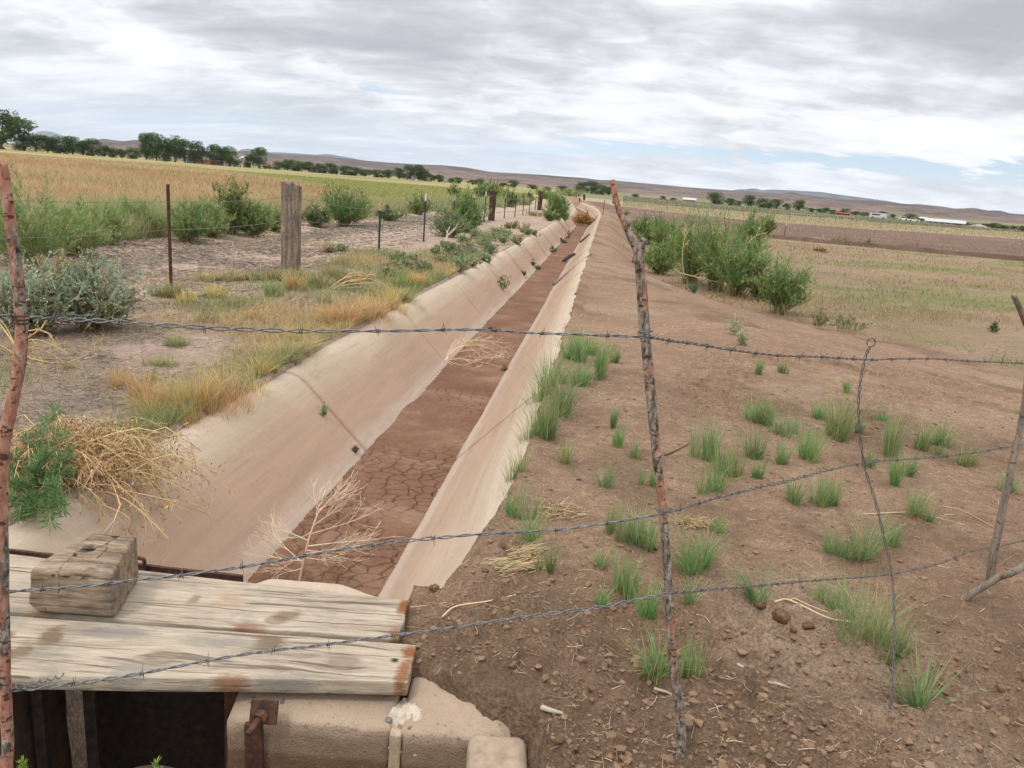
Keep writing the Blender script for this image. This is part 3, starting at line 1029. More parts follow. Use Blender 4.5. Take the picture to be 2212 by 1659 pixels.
# ------------------------------------------------------------------ the check gate in front
def build_gate():
    zt = -.03
    root = empty('headwall', (-.3, 1.98, -.95))
    tag(root, 'weathered pebbly concrete headwall with a white mortar patch under the plank ends', 'wall')

    def slump(V):
        # the top falls off towards the viewer and to the broken right end
        t = sst(-.25, .02, V[:, 2])
        V = V.copy()
        fr = sst(2.08, 1.95, V[:, 1])
        V[:, 2] -= t * (.035 * fr + .02 * sst(-.1, .16, V[:, 0]) + .02 * sst(-.68, -.77, V[:, 0]))
        V[:, 1] += t * .05 * sst(-.2, .15, V[:, 0]) * (V[:, 1] > 2.06)
        V[:, 2] += t * .016 * fbm(V[:, 0] * 9, V[:, 1] * 9, 5, 4)
        V[:, 1] += .012 * fbm(V[:, 0] * 6, V[:, 2] * 6, 6, 4) * (V[:, 1] < 2.05)
        edge = np.exp(-((V[:, 1] - 1.952) / .02) ** 2) * np.exp(-((V[:, 2] + .07) / .03) ** 2)
        chip = np.maximum(fbm(V[:, 0] * 22, V[:, 2] * 5, 17, 3) - .02, 0)
        V[:, 1] += edge * chip * .08
        V[:, 2] -= edge * chip * .06
        return V
    m = MB()
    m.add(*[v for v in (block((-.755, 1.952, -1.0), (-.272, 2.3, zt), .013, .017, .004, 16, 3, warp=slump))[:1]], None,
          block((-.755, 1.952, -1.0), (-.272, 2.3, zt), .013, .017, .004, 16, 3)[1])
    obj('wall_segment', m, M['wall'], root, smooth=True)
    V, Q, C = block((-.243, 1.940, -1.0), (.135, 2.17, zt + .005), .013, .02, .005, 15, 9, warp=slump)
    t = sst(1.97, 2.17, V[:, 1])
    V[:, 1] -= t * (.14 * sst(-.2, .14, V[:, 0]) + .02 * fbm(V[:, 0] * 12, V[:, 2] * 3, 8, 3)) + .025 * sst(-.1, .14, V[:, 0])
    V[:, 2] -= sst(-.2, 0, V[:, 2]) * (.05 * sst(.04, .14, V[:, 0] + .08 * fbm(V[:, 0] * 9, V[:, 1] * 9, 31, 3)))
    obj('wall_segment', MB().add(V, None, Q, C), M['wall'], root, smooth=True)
    # crack filler between the two
    V, Q, C = block((-.274, 1.938, -1.0), (-.241, 2.10, zt - .04), .015, .006, .006, 16, 19)
    obj('mortar_joint', MB().add(V, None, Q, C), M['mortar_old'], root, smooth=True)
    # lump of white mortar on top
    m = MB()
    A, Rr = np.meshgrid(np.linspace(0, 2 * np.pi, 73), np.linspace(0, 1, 26))
    lim = .062 * (1 + .9 * fbm(np.cos(A) * 1.6 + 3, np.sin(A) * 1.6, 5, 4))
    X, Yp = -.236 + Rr * lim * np.cos(A) * 1.05, 2.02 + Rr * lim * np.sin(A) * 1.3
    Zp = zt - .045 + (1 - Rr ** 3.5) * (.034 + .055 * fbm(X * 26, Yp * 26, 7, 4, .6)) - .06 * sst(2.0, 1.945, Yp)
    Zp += .006 * np.abs(fbm(X * 70, Yp * 70, 9, 3))
    i = np.arange(X.size).reshape(X.shape)
    m.add(np.stack([X, Yp, Zp], -1).reshape(-1, 3), None, np.stack([i[:-1, :-1], i[:-1, 1:], i[1:, 1:], i[1:, :-1]], -1).reshape(-1, 4))
    obj('mortar_patch', m, M['mortar'], root, smooth=True)
    # river pebbles showing in the worn top
    m = MB()
    ic = icos(2)
    spots = [(545, 1512, 22), (573, 1530, 11), (610, 1515, 15), (628, 1520, 10), (655, 1548, 7), (656, 1565, 9), (838, 1555, 22), (862, 1567, 10), (886, 1572, 12),
             (894, 1552, 8), (922, 1548, 12), (1010, 1555, 20), (1026, 1575, 11), (1063, 1590, 14), (1090, 1585, 9), (1118, 1600, 16), (1085, 1605, 18), (700, 1565, 6), (760, 1575, 7), (955, 1600, 9), (990, 1595, 8)]
    rng = np.random.default_rng(3)
    tones = [(.19, .165, .16), (.27, .19, .155), (.16, .13, .13), (.33, .27, .22), (.22, .12, .095), (.28, .245, .23)]
    for i, (px, py, s) in enumerate(spots):
        z = zt
        for _ in range(6):
            p = P(px, py, z)
            fr = float(sst(2.08, 1.95, p[1]))
            z = zt - .035 * fr - .02 * float(sst(1.975, 1.945, p[1])) - .02 * float(sst(-.1, .16, p[0]))
        p = P(px, py, z)
        r = s * .5 * scale_at(p) * .95
        v = ic[0] * (r * rng.uniform(.8, 1.2), r * rng.uniform(.7, 1), r * .5)
        m.add(rot_about(v, (0, 0, 0), -.35, rng.normal(0, .15), rng.uniform(0, 3)) + p, ic[1], None, tones[i % 6])
    o = obj('pebble', m, M['plain'], root, smooth=True)
    tag(o, 'river pebbles worn out of the concrete', kind='stuff')
    # side wall of the basin, coming towards the viewer
    V, Q, C = block((-.045, 1.0, -1.0), (.125, 1.95, zt - .008), .014, .03, .006, 14, 29)
    V[:, 2] -= .05 * sst(1.8, 1.3, V[:, 1]) * sst(-.3, 0, V[:, 2])
    V[:, 0] += .02 * fbm(V[:, 1] * 5, V[:, 2] * 5, 8, 2)
    obj('side_wall', MB().add(V, None, Q, C), M['side'], root, smooth=True)
    # left abutment of the opening and the basin's left side
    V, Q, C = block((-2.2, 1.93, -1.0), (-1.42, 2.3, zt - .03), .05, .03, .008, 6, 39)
    obj('wall_segment', MB().add(V, None, Q, C), M['darkened'], root, smooth=True)
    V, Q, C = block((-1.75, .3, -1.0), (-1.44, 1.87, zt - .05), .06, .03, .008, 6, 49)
    obj('side_wall', MB().add(V, None, Q, C), M['darkened'], root, smooth=True)

    # broken concrete sill behind the planks
    V, Q, C = block((-.98, 2.665, -.30), (-.40, 2.74, -.050), .02, .03, .006, 9, 59)
    V[:, 2] -= .05 * sst(-.62, -.40, V[:, 0]) + .04 * sst(-.85, -.98, V[:, 0])
    o = obj('broken_sill', MB().add(V, None, Q, C), M['lining'], None, (-.7, 2.7, -.3), True)
    tag(o, 'broken concrete sill showing just behind the weathered planks', 'sill')

    # rusty slide gate with its frame
    root = empty('slide_gate', (-1.08, 2.4, -.95))
    tag(root, 'rusty steel slide gate and frame in the dark opening under the planks', 'gate')
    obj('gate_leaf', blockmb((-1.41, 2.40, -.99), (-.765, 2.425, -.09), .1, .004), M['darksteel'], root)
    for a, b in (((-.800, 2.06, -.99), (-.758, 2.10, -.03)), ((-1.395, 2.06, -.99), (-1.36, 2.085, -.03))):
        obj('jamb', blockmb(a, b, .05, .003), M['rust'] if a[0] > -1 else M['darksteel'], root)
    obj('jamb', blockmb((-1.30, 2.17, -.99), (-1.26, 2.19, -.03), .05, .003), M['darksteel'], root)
    p = AT(548, 1560, 1.936)
    obj('anchor_strap', blockmb((p[0] - .026, 1.930, -.99), (p[0] + .026, 1.945, p[2] - .005), .05, .003), M['rust'], root)
    p = AT(573, 1538, 1.932)
    pl = obj('anchor_plate', blockmb(p - (.042, .007, .032), p + (.036, .005, .036), .02, .003, rot=(-.35, 0, 0)), M['rust'], root)
    m = MB()
    q = p + (-.004, -.008, 0)
    tubes(m, np.array([q, q + (-.022, -.062, -.022)]), .0095, 10, cap=True)
    tubes(m, np.array([q + (0, .002, 0), q + (-.006, -.018, -.006)]), .019, 6, cap=True)
    obj('bolt', m, M['rust'], pl, smooth=False)
    # dark strip along the planks' back edge, and a bent handle
    a, b = AT(-60, 1184, 2.70), AT(524, 1250, 2.70)
    m = MB()
    V, Q, C = block((a[0], 2.695, -.035), (b[0], 2.71, .012), .05, .002, .002, 20)
    t = (V[:, 0] - a[0]) / (b[0] - a[0])
    V[:, 2] += (a[2] - .0) * (1 - t) + b[2] * t - .03 * (V[:, 2] < 0)
    m.add(V, None, Q, C)
    V2 = V.copy()
    V2[:, 1] = 2.66 + (V[:, 1] - 2.695) * 2.4
    obj('dark_strip', m, M['rust'], root)
    h = [AT(312, 1252, 2.685), AT(312, 1222, 2.685), AT(311, 1210, 2.685), AT(304, 1206, 2.685), AT(284, 1204, 2.70)]
    m = MB()
    tubes(m, catmull(h, 24), .0072, 8, cap=True)
    obj('bent_handle', m, M['rust'], root, smooth=True)

    # corrugated pipe end low in the dark basin
    m = MB()
    th = np.linspace(0, np.pi, 30)
    c = AT(325, 1668, 1.75)
    for kx in range(7):
        rr = .17 + .008 * (kx % 2)
        ring = np.stack([c[0] + rr * np.cos(th), np.full(30, 1.80 - .02 * kx), c[2] - .19 + rr * np.sin(th)], -1)
        if kx:
            V = np.concatenate([prev, ring])
            j = np.arange(29)
            m.add(V, None, np.stack([j, j + 1, j + 31, j + 30], -1))
        prev = ring
    tag(obj('culvert_pipe', m, M['darksteel'], None, (c[0], 1.8, c[2] - .12), True),
        'dark corrugated pipe mouth lying in the bottom of the shaded basin', 'pipe')

    # two boards laid across
    def board(name, label, x0, x1, y0, y1, z0, z1, mat, seed, skew, notch=None):
        V, Q, C = block((x0, y0, z0), (x1, y1, z1), .02, .006, .0, 1, seed)
        g = fbm(V[:, 0] * 1.2, V[:, 1] * 40, seed, 4)
        V[:, 2] += (V[:, 2] > z0 + .02) * .0028 * g
        fr = V[:, 1] < y0 + .012
        V[fr, 1] += .010 * fbm(V[fr, 0] * 5, V[fr, 2] * 60, seed + 3, 3) + .006 * sst(.28, .0, np.abs(V[fr, 0] + .62))
        V[:, 2] += .006 * np.sin(V[:, 0] * 2.1 + seed)
        en = V[:, 0] > x1 - .01
        V[en, 0] += .012 * fbm(V[en, 1] * 16, V[en, 2] * 8, seed + 5, 3)
        t = (V[:, 0] - x0) / (x1 - x0)
        f = (V[:, 1] - y0) / (y1 - y0)
        V[:, 1] += t * ((1 - f) * skew[0] + f * skew[1])
        if notch:
            d = np.hypot(V[:, 0] - notch[0], V[:, 1] - notch[1])
            V[:, 2] -= .02 * (d < notch[2]) * (V[:, 2] > z0 + .02)
        return tag(obj(name, MB().add(V, None, Q, C), mat, None, (x0, y0, z0), True), label, 'plank')
    rust, brown, grey = (.20, .075, .028), (.15, .095, .055), (.24, .215, .18)
    w1 = mat_wood('front_plank_wood', [(1.06, .185, .05), (1.60, .23, .05), (.55, .25, .025)],
                  stains=[(1.795, .30, .028, .04, rust, .95), (1.79, .20, .02, .08, rust, .85), (.60, .09, .05, .06, rust, .9), (.69, .26, .035, .06, brown, .85), (.645, .17, .03, .05, brown, .7),
                          (1.35, .31, .05, .05, brown, .85), (1.755, .26, .015, .012, (.03, .02, .015), 1), (1.30, .115, .05, .025, rust, .7), (.85, .30, .14, .035, grey, .85), (1.0, .12, .06, .05, grey, .7), (1.2, .29, .12, .03, grey, .7), (1.45, .13, .1, .03, grey, .6)], splits=[(1.1, 1.8, .17, .0016), (.2, 1.0, .215, .0014), (1.36, 1.8, .275, .0012), (.5, 1.3, .135, .0012)])
    board('plank', 'front weathered plank with two large knots and rust stained end', -2.05, -.240, 1.877, 2.236, -.012, .036, w1, 2, (.155, -.008))
    w2 = mat_wood('back_plank_wood', [(1.33, .07, .032), (.25, .1, .04)],
                  stains=[(1.735, .21, .022, .05, rust, .95), (1.745, .03, .03, .05, rust, .8), (1.36, .10, .045, .03, brown, .75), (1.14, .17, .05, .05, (.33, .2, .13), .5), (1.25, .02, .07, .018, rust, .6),
                          (1.02, .16, .02, .03, brown, .6), (.66, .10, .06, .20, grey, .75), (.60, .02, .06, .05, brown, .7)], splits=[(.78, 1.35, .115, .0022), (1.36, 1.80, .075, .0024), (1.1, 1.7, .21, .0014), (.2, 1.1, .27, .0014), (1.45, 1.8, .15, .0018)])
    board('plank', 'rear weathered plank with a long split, lying under the wood block', -2.05, -.303, 2.246, 2.630, -.006, .040, w2, 7, (.012, -.128))


def icos(n):
    bm = bmesh.new()
    bmesh.ops.create_icosphere(bm, subdivisions=n, radius=1)
    V = np.array([v.co[:] for v in bm.verts])
    T = np.array([[v.index for v in f.verts] for f in bm.faces])
    bm.free()
    return V, T


def mat_flat(name, c, var=.25, sc=40, bmp=.5):
    m, k, bs = new_mat(name, .95, .1)
    n = k.noise(pos(k), sc, 5, .65)
    k.l.new(k.ramp(n, [(.3, tuple(v * (1 - var) for v in c)), (.7, tuple(v * (1 + var) for v in c))]), bs.inputs['Base Color'])
    bump(k, bs, n, bmp, .006)
    return m


M['mortar'] = mat_flat('white_mortar', (.52, .45, .36), .2, 60)
M['mortar_old'] = mat_flat('old_mortar', (.40, .31, .22), .2, 50)
M['log'] = mat_flat('dark_log_wood', (.07, .052, .04), .4, 30)
M['darkened'] = mat_flat('shade_toned_concrete', (.085, .058, .042), .35, 20)  # concrete left of the opening, its shade put into the base colour
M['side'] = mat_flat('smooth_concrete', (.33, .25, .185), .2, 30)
build_gate()

# sawn end of a railway tie resting on the planks
w3 = mat_wood('tie_wood', base=((.085, .055, .036), (.215, .155, .105), (.36, .28, .205)), along=(1.5, 10, 10))


def build_block():
    x0, x1 = -1.50, -1.222
    y0, y1, z0, z1 = 2.24, 2.49, .043, .205

    def shape(V):
        V = V.copy()
        t = sst(z0, z1, V[:, 2])
        bk = sst(y0, y1, V[:, 1])
        V[:, 0] += (V[:, 0] < -1.4) * (.07 * bk + .018 * t)
        V[:, 0] += (V[:, 0] > -1.3) * .035 * bk * -1
        low = (1 - t) * (V[:, 0] < -1.45)
        V[:, 0] += .03 * low * sst(.08, .043, V[:, 2])
        top = V[:, 2] > z1 - .02
        V[:, 2] += top * (.026 * fbm(V[:, 0] * 3, V[:, 1] * 34, 3, 4) - .010 * sst(2.3, 2.24, V[:, 1]) + .012 * fbm(V[:, 0] * 14, V[:, 1] * 14, 5, 3) + .012 * bk)
        f = V[:, 1] < y0 + .03
        V[f, 1] += .008 * fbm(V[f, 0] * 4, V[f, 2] * 60, 9, 4)
        return V
    V, Q, C = block((x0, y0, z0), (x1, y1, z1), .008, .012, .003, 6, 12, warp=shape)
    o = obj('wood_block', MB().add(V, None, Q, C), w3, None, (-1.4, 2.36, .042), True)
    tag(o, 'chunky weathered brown wood block sitting on the rear plank', 'wood block')


build_block()

# ------------------------------------------------------------------ the near fence: sticks, stay and barbed wire
def stick(name, label, pts, rad, mat, seed=1, cat='fence stick', rough=.18, sides=16):
    pts = np.asarray(pts, float)
    L = np.linalg.norm(np.diff(pts, axis=0), axis=1).sum()
    n = max(12, int(L / .012))
    Pn = catmull(pts, n)
    rr = np.interp(np.linspace(0, 1, n), np.linspace(0, 1, len(rad)), rad)
    m = MB()
    tubes(m, Pn, rr[None], sides, cap=True)
    V = m.V[0]
    ctr = np.repeat(Pn, sides, 0)
    t = np.repeat(np.arange(n), sides) * L / n
    a = np.tile(np.arange(sides), n)
    ang = np.abs(a - sides / 2) * 2.0 / sides * 3
    d = 1 + rough * 1.6 * fbm(ang * 2.2, t * 22, seed, 4) + rough * .5 * fbm(ang * .7, t * 4, seed + 3, 2)
    m.V[0] = ctr + (V - ctr) * d[:, None]
    return tag(obj(name, m, mat, None, pts[0], True), label, cat)


SA, SB = (-.93, 1.30), (.56, 1.87)             # plan of the fence: left stick, dark stick, then off to the right
SCP = (1.42, 2.66)
SD = (2.35, 3.35)


def fence_pt(px, py):
    if px < 1393:
        return ONPLANE(px, py, SA, SB)
    p = ONPLANE(px, py, SB, SCP)
    if p[0] > SCP[0]:
        p = ONPLANE(px, py, SCP, SD)
    return p


_b = G(1476, 1632)
_pl = [AT(x, y, _b[1] + d) for x, y, d in ((1470, 1560, 0), (1452, 1400, 0), (1436, 1150, 0), (1418, 980, 0), (1404, 830, 0), (1393, 720, .0), (1386, 620, .0), (1378, 545, .0))]
_bk = [_b - (0, 0, .05)] + _pl + [AT(1360, 505, _b[1]), AT(1338, 455, _b[1]), AT(1328, 420, _b[1]), AT(1323, 388, _b[1])]
stick('fence_stick', 'crooked dark bark covered fence stick standing right of the ditch', _bk, [.0135, .0125, .0118, .0112, .0115, .0122, .0125, .0125, .0122, .0092, .0072, .0066, .0058], M['bark_dark'], 3)
# snapped fork stub at its kink
_f = AT(1378, 540, _b[1])
FORK = stick('branch_stub', None, [_f - (0, 0, .03), _f + (.006, -.004, .012), _f + (.012, -.006, .028)], [.012, .010, .007], M['bark_dark'], 5, None)
_st = bpy.data.objects['fence_stick']
FORK.parent = _st
FORK.location = Vector(FORK.location) - _st.location
_ls = [AT(x, y, SA[1] + d) for x, y, d in ((28, 1790, .0), (16, 1600, .0), (8, 1400, .0), (3, 1200, .0), (4, 1000, 0), (20, 900, .0), (40, 800, 0), (46, 700, 0), (34, 570, 0), (18, 450, 0), (6, 352, 0))]
_ls = [np.array([_ls[0][0] + .03, SA[1], -.97])] + _ls
stick('fence_stick', 'red peeling fence stick nearest the viewer, above the wood block', _ls, [.0115, .0112, .011, .0112, .012, .0105, .0098, .0105, .0098, .0092, .0088, .0075], M['bark_red'], 11)
_g = G(2140, 1252)
stick('fence_stick', 'pale grey crooked fence stick planted upright in bare soil', [_g - (0, 0, .04)] + [AT(x, y, _g[1]) for x, y in ((2146, 1200), (2164, 1110), (2185, 1010), (2203, 930), (2218, 840), (2226, 700))],
      [.017, .0165, .015, .0135, .013, .0125, .012], M['stick_grey'], 17)
_g2 = G(2086, 1296)
_g3 = ONPLANE(2190, 637, (1.42, 2.66), (2.35, 3.35))
_ft = _g3 + (1.1, .5, 0)
_ft[2] = hgt(_ft[0], _ft[1]) - .05
_br = _g3 * .42 + _ft * .58
stick('fence_stick', 'grey brace stick leaning low from the soil toward the right', [_g2 - (.02, .01, .02), _g2 + (.0, 0, .012), AT(2150, 1252, _g2[1] - .05), AT(2230, 1200, _g2[1] - .08), _br], [.014, .0135, .013, .0135, .014], M['stick_grey'], 23)
_g3 = ONPLANE(2190, 637, (1.42, 2.66), (2.35, 3.35))
stick('fence_stick', 'grey leaning stick tip poking in above the field', [_ft, _ft * .66 + _g3 * .34 + (.02, 0, .02), _ft * .33 + _g3 * .67 + (.01, .01, .03), _g3], [.018, .017, .0155, .010], M['stick_grey'], 29)

_barb_me = None


def barb_mesh():
    global _barb_me
    m = MB()
    for s in (-1, 1):
        t = np.linspace(0, 2 * np.pi * 1.6, 16)
        coil = np.stack([s * .0022 + .0016 * t / 10, .0036 * np.cos(t + s), .0036 * np.sin(t + s)], -1)
        a = coil[0] + (coil[0] - coil[1]) * 2 + (s * .002, .009 * s, .008)
        b = coil[-1] + (coil[-1] - coil[-2]) * 2 + (-s * .001, -.009 * s, -.010)
        tubes(m, np.concatenate([[a], coil, [b]]), np.r_[.0005, np.full(16, .00095), .0005], 5)
    _barb_me = m.mesh('barb', smooth=True)
    _barb_me.materials.append(M['oldwire'])


barb_mesh()


def barbed_wire(label, pts, mat, seed, spacing=.12, r=.00155, off=.00185, pitch=.075, group='barbed wires of the near fence'):
    pts = np.asarray(pts, float)
    L = np.linalg.norm(np.diff(pts, axis=0), axis=1).sum()
    n = int(L / .004)
    C = catmull(pts, n)
    T = unit(np.gradient(C, axis=0))
    A = unit(np.cross(T, np.array([0, 0, 1.])))
    B = np.cross(A, T)
    s = np.linspace(0, L, n)
    rng = np.random.default_rng(seed)
    wob = .0018 * np.stack([fbm(s * 9, s * 0, seed, 3), fbm(s * 9, s * 0 + 5, seed + 1, 3)], -1)
    C = C + A * wob[:, :1] + B * wob[:, 1:] * 2.2
    ph = 2 * np.pi * s / pitch + 2 * fbm(s * 4, s * 0 + 2, seed + 2, 2)
    loose = 1 + .8 * sst(.12, .3, fbm(s * 3, s * 0 + 8, seed + 4, 2))
    m = MB()
    for k in (0, np.pi):
        tubes(m, C + (A * np.cos(ph + k)[:, None] + B * np.sin(ph + k)[:, None]) * (off * loose)[:, None], r, 6)
    o = tag(obj('barbed_wire', m, mat, None, C[n // 2], True), label, 'barbed wire', group)
    d = rng.uniform(.02, spacing)
    while d < L:
        i = min(int(d / L * n), n - 1)
        b = bpy.data.objects.new('barb', _barb_me)
        COL.objects.link(b)
        b.parent = o
        b.location = Vector(C[i] - C[n // 2])
        b.rotation_euler = (Matrix((T[i], A[i], B[i])).transposed().to_euler())
        b.rotation_euler.rotate_axis('X', rng.uniform(0, 6.28))
        d += spacing * rng.uniform(.85, 1.2)
    return o


barbed_wire('top strand of barbed wire running across from stick to stick above the ditch',
            [fence_pt(*q) for q in ((-160, 665), (40, 684), (200, 692), (470, 710), (760, 716), (1000, 711), (1180, 720), (1393, 727))], M['wire'], 1)
barbed_wire('top strand of barbed wire running right past the twisted wire stay',
            [fence_pt(*q) for q in ((1393, 727), (1500, 743), (1650, 765), (1780, 771), (1880, 776), (2000, 775), (2120, 781), (2212, 784), (2300, 786))], M['oldwire'], 2)
barbed_wire('middle strand of barbed wire crossing in front of the wood block and dead branch',
            [fence_pt(*q) for q in ((-160, 1280), (30, 1277), (280, 1256), (520, 1224), (760, 1182), (1000, 1156), (1240, 1140), (1431, 1110))], M['wire'], 3)
barbed_wire('middle strand of barbed wire from the dark stick to the pale grey stick',
            [fence_pt(*q) for q in ((1431, 1110), (1560, 1072), (1700, 1038), (1860, 1000), (2000, 988), (2100, 978), (2195, 962), (2300, 945))], M['oldwire'], 4)
barbed_wire('bottom strand of barbed wire crossing in front of the two planks',
            [fence_pt(*q) for q in ((-160, 1503), (20, 1492), (240, 1466), (500, 1418), (700, 1393), (900, 1366), (1120, 1335), (1300, 1310), (1453, 1281))], M['wire'], 5)
barbed_wire('bottom strand of barbed wire running right past the large grass tuft',
            [fence_pt(*q) for q in ((1453, 1281), (1600, 1268), (1750, 1255), (1925, 1240), (2030, 1216), (2100, 1190), (2165, 1178), (2300, 1150))], M['oldwire'], 6)


def tie_loops():
    for px, py, rad, lab in ((1393, 727, .0155, 'top'), (1431, 1110, .0145, 'middle'), (1453, 1281, .0145, 'bottom')):
        c = fence_pt(px, py)
        t = np.linspace(0, 2 * np.pi * 2.2, 50)
        m = MB()
        tubes(m, np.stack([c[0] + rad * np.cos(t), c[1] + rad * np.sin(t), c[2] + .004 * np.sin(t * .7) + .0025 * t / 3], -1), .0012, 5)
        tag(obj('wire_tie', m, M['oldwire'], None, c, True), 'wire tie holding the %s strand to the dark bark covered stick' % lab, 'wire tie', 'wire ties on the fence sticks')
    c = AT(42, 684, SA[1])
    m = MB()
    t = np.linspace(0, 2 * np.pi * 3.2, 60)
    tubes(m, np.stack([c[0] + .0125 * np.cos(t), c[1] + .0125 * np.sin(t), c[2] + .002 - .003 * t / 3 + .006], -1), .0014, 5)
    tag(obj('wire_tie', m, M['rust'], None, c, True), 'rusty wire tie wrapped round the red peeling stick', 'wire tie', 'wire ties on the fence sticks')
    c = AT(18, 1490, SA[1])
    m = MB()
    q = AT(140, 1458, SA[1] + .05)
    t = np.linspace(0, 1, 60)[:, None]
    ctr = AT(30, 1486, SA[1]) * (1 - t) + q * t
    tubes(m, ctr + .0045 * np.c_[0 * t, np.cos(t * 40), np.sin(t * 40)], .0012, 5)
    tag(obj('wire_tie', m, M['wire'], None, c, True), 'coiled wire end wound round the bottom strand at the red stick', 'wire tie', 'wire ties on the fence sticks')


tie_loops()


def wire_stay():
    yb = G(1905, 1588)
    pts = [(1890, 1592, None), (1915, 1555, 2.06), (1928, 1470, 2.12), (1932, 1360, 2.2), (1928, 1260, 2.27), (1916, 1190, 2.3), (1893, 1090, 2.33), (1866, 1000, 2.36), (1855, 900, 2.36), (1858, 830, 2.36), (1870, 770, 2.36), (1880, 748, 2.36)]
    C = catmull([yb + (0, 0, .004) if y is None else AT(a, b, y) for a, b, y in pts], 420)
    T = unit(np.gradient(C, axis=0))
    A = unit(np.cross(T, np.array([0, 1., 0])))
    B = np.cross(A, T)
    s = np.linspace(0, 1, 420)
    m = MB()
    for k in (0, np.pi):
        ph = 2 * np.pi * s * 15 + k
        tubes(m, C + (A * np.cos(ph)[:, None] + B * np.sin(ph)[:, None]) * .0031, .0017, 6)
    t = np.linspace(-.4, 2 * np.pi * .93 - .4, 22)
    e = C[-1]
    tubes(m, np.stack([e[0] + .012 * np.sin(t), np.full(22, e[1]), e[2] + .012 - .013 * np.cos(t)], -1), .0021, 6)
    t = np.linspace(0, 1, 10)[:, None]
    tubes(m, yb + (0, 0, .006) + t * np.array([-.055, -.02, .0]) + np.c_[t * 0, t * 0, .008 * np.sin(t * 3)], .0021, 6)
    tag(obj('wire_stay', m, M['oldwire'], None, yb, True), 'twisted upright wire stay with a looped top right of the dark stick', 'wire stay')


wire_stay()

# ------------------------------------------------------------------ plants
GREEN, GREEN2 = (.20, .31, .105), (.29, .37, .15)
STRAW, STRAW2 = (.50, .36, .17), (.40, .30, .16)


def px1024(p):
    return 2.16 * scale_at(p)


def tuft(label, p, h, w, seed, pal, alt=None, pa=.0, n=None, group=None, name='grass_tuft', cat='grass tuft', droop=.5, bw=.0032):
    rng = np.random.default_rng(seed)
    n = n or int(70 + 1100 * w * (h / .2) ** .5)
    n = min(n, 520)
    px = px1024(p)
    r = w * .38 * np.sqrt(rng.random(n))
    a = rng.uniform(0, 6.283, n)
    # several crowns grow together
    k = rng.integers(0, 4, n)
    cx, cy = rng.normal(0, w * .24, 4), rng.normal(0, w * .18, 4)
    bx, by = p[0] + cx[k] + r * .45 * np.cos(a), p[1] + cy[k] + r * .45 * np.sin(a)
    base = np.c_[bx, by, height(bx, by) - .01]
    crown_h = rng.uniform(.7, 1.05, 4)[k]
    hh = h * 1.75 * crown_h * rng.uniform(.2, 1.0, n) ** .75
    lean = np.abs(rng.normal(.04, rng.uniform(.08, .30), n)) * (w / h) ** .5
    droop = droop * rng.uniform(.3, 2.0)
    pa = pa * rng.uniform(.3, 2.6)
    pal = np.asarray(pal) * rng.uniform(.85, 1.15) * (1 + rng.normal(0, .05, 3))
    m = MB()
    blades(m, base, hh, np.maximum(bw, .55 * px) * rng.uniform(.6, 1.2, n), a + rng.normal(0, .5, n), lean, rng.uniform(.0, droop, n), colvar(rng, n, pal, .2, alt, pa), rng)
    return tag(obj(name, m, M['plant'], None, (p[0], p[1], p[2])), label, cat, group)


def bush(label, p, h, w, seed, pal, name='tumbleweed_bush', cat='bush', group=None, alt=None, pa=.12, leaf=(.05, .004), n_stem=46, n_twig=11, n_leaf=9, feather=1.0, depth=None, stemcol=(.26, .24, .12), flat=.55, bark=True):
    rng = np.random.default_rng(seed)
    px = px1024(p)
    S = 6
    az = rng.uniform(0, 6.283, n_stem)
    q = np.sqrt(rng.random(n_stem))
    reach = w / 2 * q * .86
    top = h * (1 - flat * q ** 2) * rng.uniform(.62, 1.0, n_stem)
    t = np.linspace(0, 1, S)[None]
    d = depth if depth else 1.0
    jit = np.cumsum(rng.normal(0, .03, (n_stem, S, 3)), 1) * h
    X = p[0] + reach[:, None] * t ** 1.1 * np.cos(az)[:, None] + rng.normal(0, w * .06, n_stem)[:, None]
    Y = p[1] + d * reach[:, None] * t ** 1.1 * np.sin(az)[:, None] + rng.normal(0, w * .06, n_stem)[:, None]
    Z = p[2] - .02 + top[:, None] * t ** .9
    st = np.stack([X, Y, Z], -1) + jit * t[..., None]
    root = empty(name, tuple(p))
    tag(root, label, cat, group)
    m = MB()
    sr = np.maximum(.006, .32 * px) * (1 - .75 * t) * np.ones((n_stem, 1))
    tubes(m, st, sr, 3, colvar(rng, n_stem, stemcol, .2))
    if bark:
        obj('stem', m, M['twig'], root)
    m = MB()
    N = n_stem * n_twig
    si = np.repeat(np.arange(n_stem), n_twig)
    tt = rng.uniform(.12, 1, N) ** .8 * (S - 1)
    i = np.minimum(tt.astype(int), S - 2)
    f = (tt - i)[:, None]
    b = st[si, i] * (1 - f) + st[si, i + 1] * f
    tan = unit(st[si, i + 1] - st[si, i])
    td = unit(tan * .7 + rng.normal(0, .55, (N, 3)) + np.array([0, 0, .55 * feather]))
    tl = (.10 + .13 * rng.random(N)) * (h * w) ** .5
    tw_col = colvar(rng, N, pal, .22, alt, pa)
    leaves(m, b, td, tl, np.maximum(leaf[1], .5 * px), tw_col, rng)
    K = N * n_leaf
    ti = np.repeat(np.arange(N), n_leaf)
    u = rng.uniform(.1, 1.05, K)[:, None]
    lb = b[ti] + td[ti] * tl[ti][:, None] * u
    ld = unit(td[ti] * .8 + rng.normal(0, .6, (K, 3)) + np.array([0, 0, .3 * feather]))
    lc = np.clip(tw_col[ti] * (1 + rng.normal(0, .16, (K, 1))), .005, .9)
    leaves(m, lb, ld, leaf[0] * rng.uniform(.6, 1.3, K), np.maximum(leaf[1], .55 * px), lc, rng)
    if bark:
        obj('foliage', m, M['plant'], root)
    else:
        o = obj(name, m, M['plant'], None, tuple(p))
        tag(o, label, cat, group)
        bpy.data.objects.remove(root)
        return o
    return root


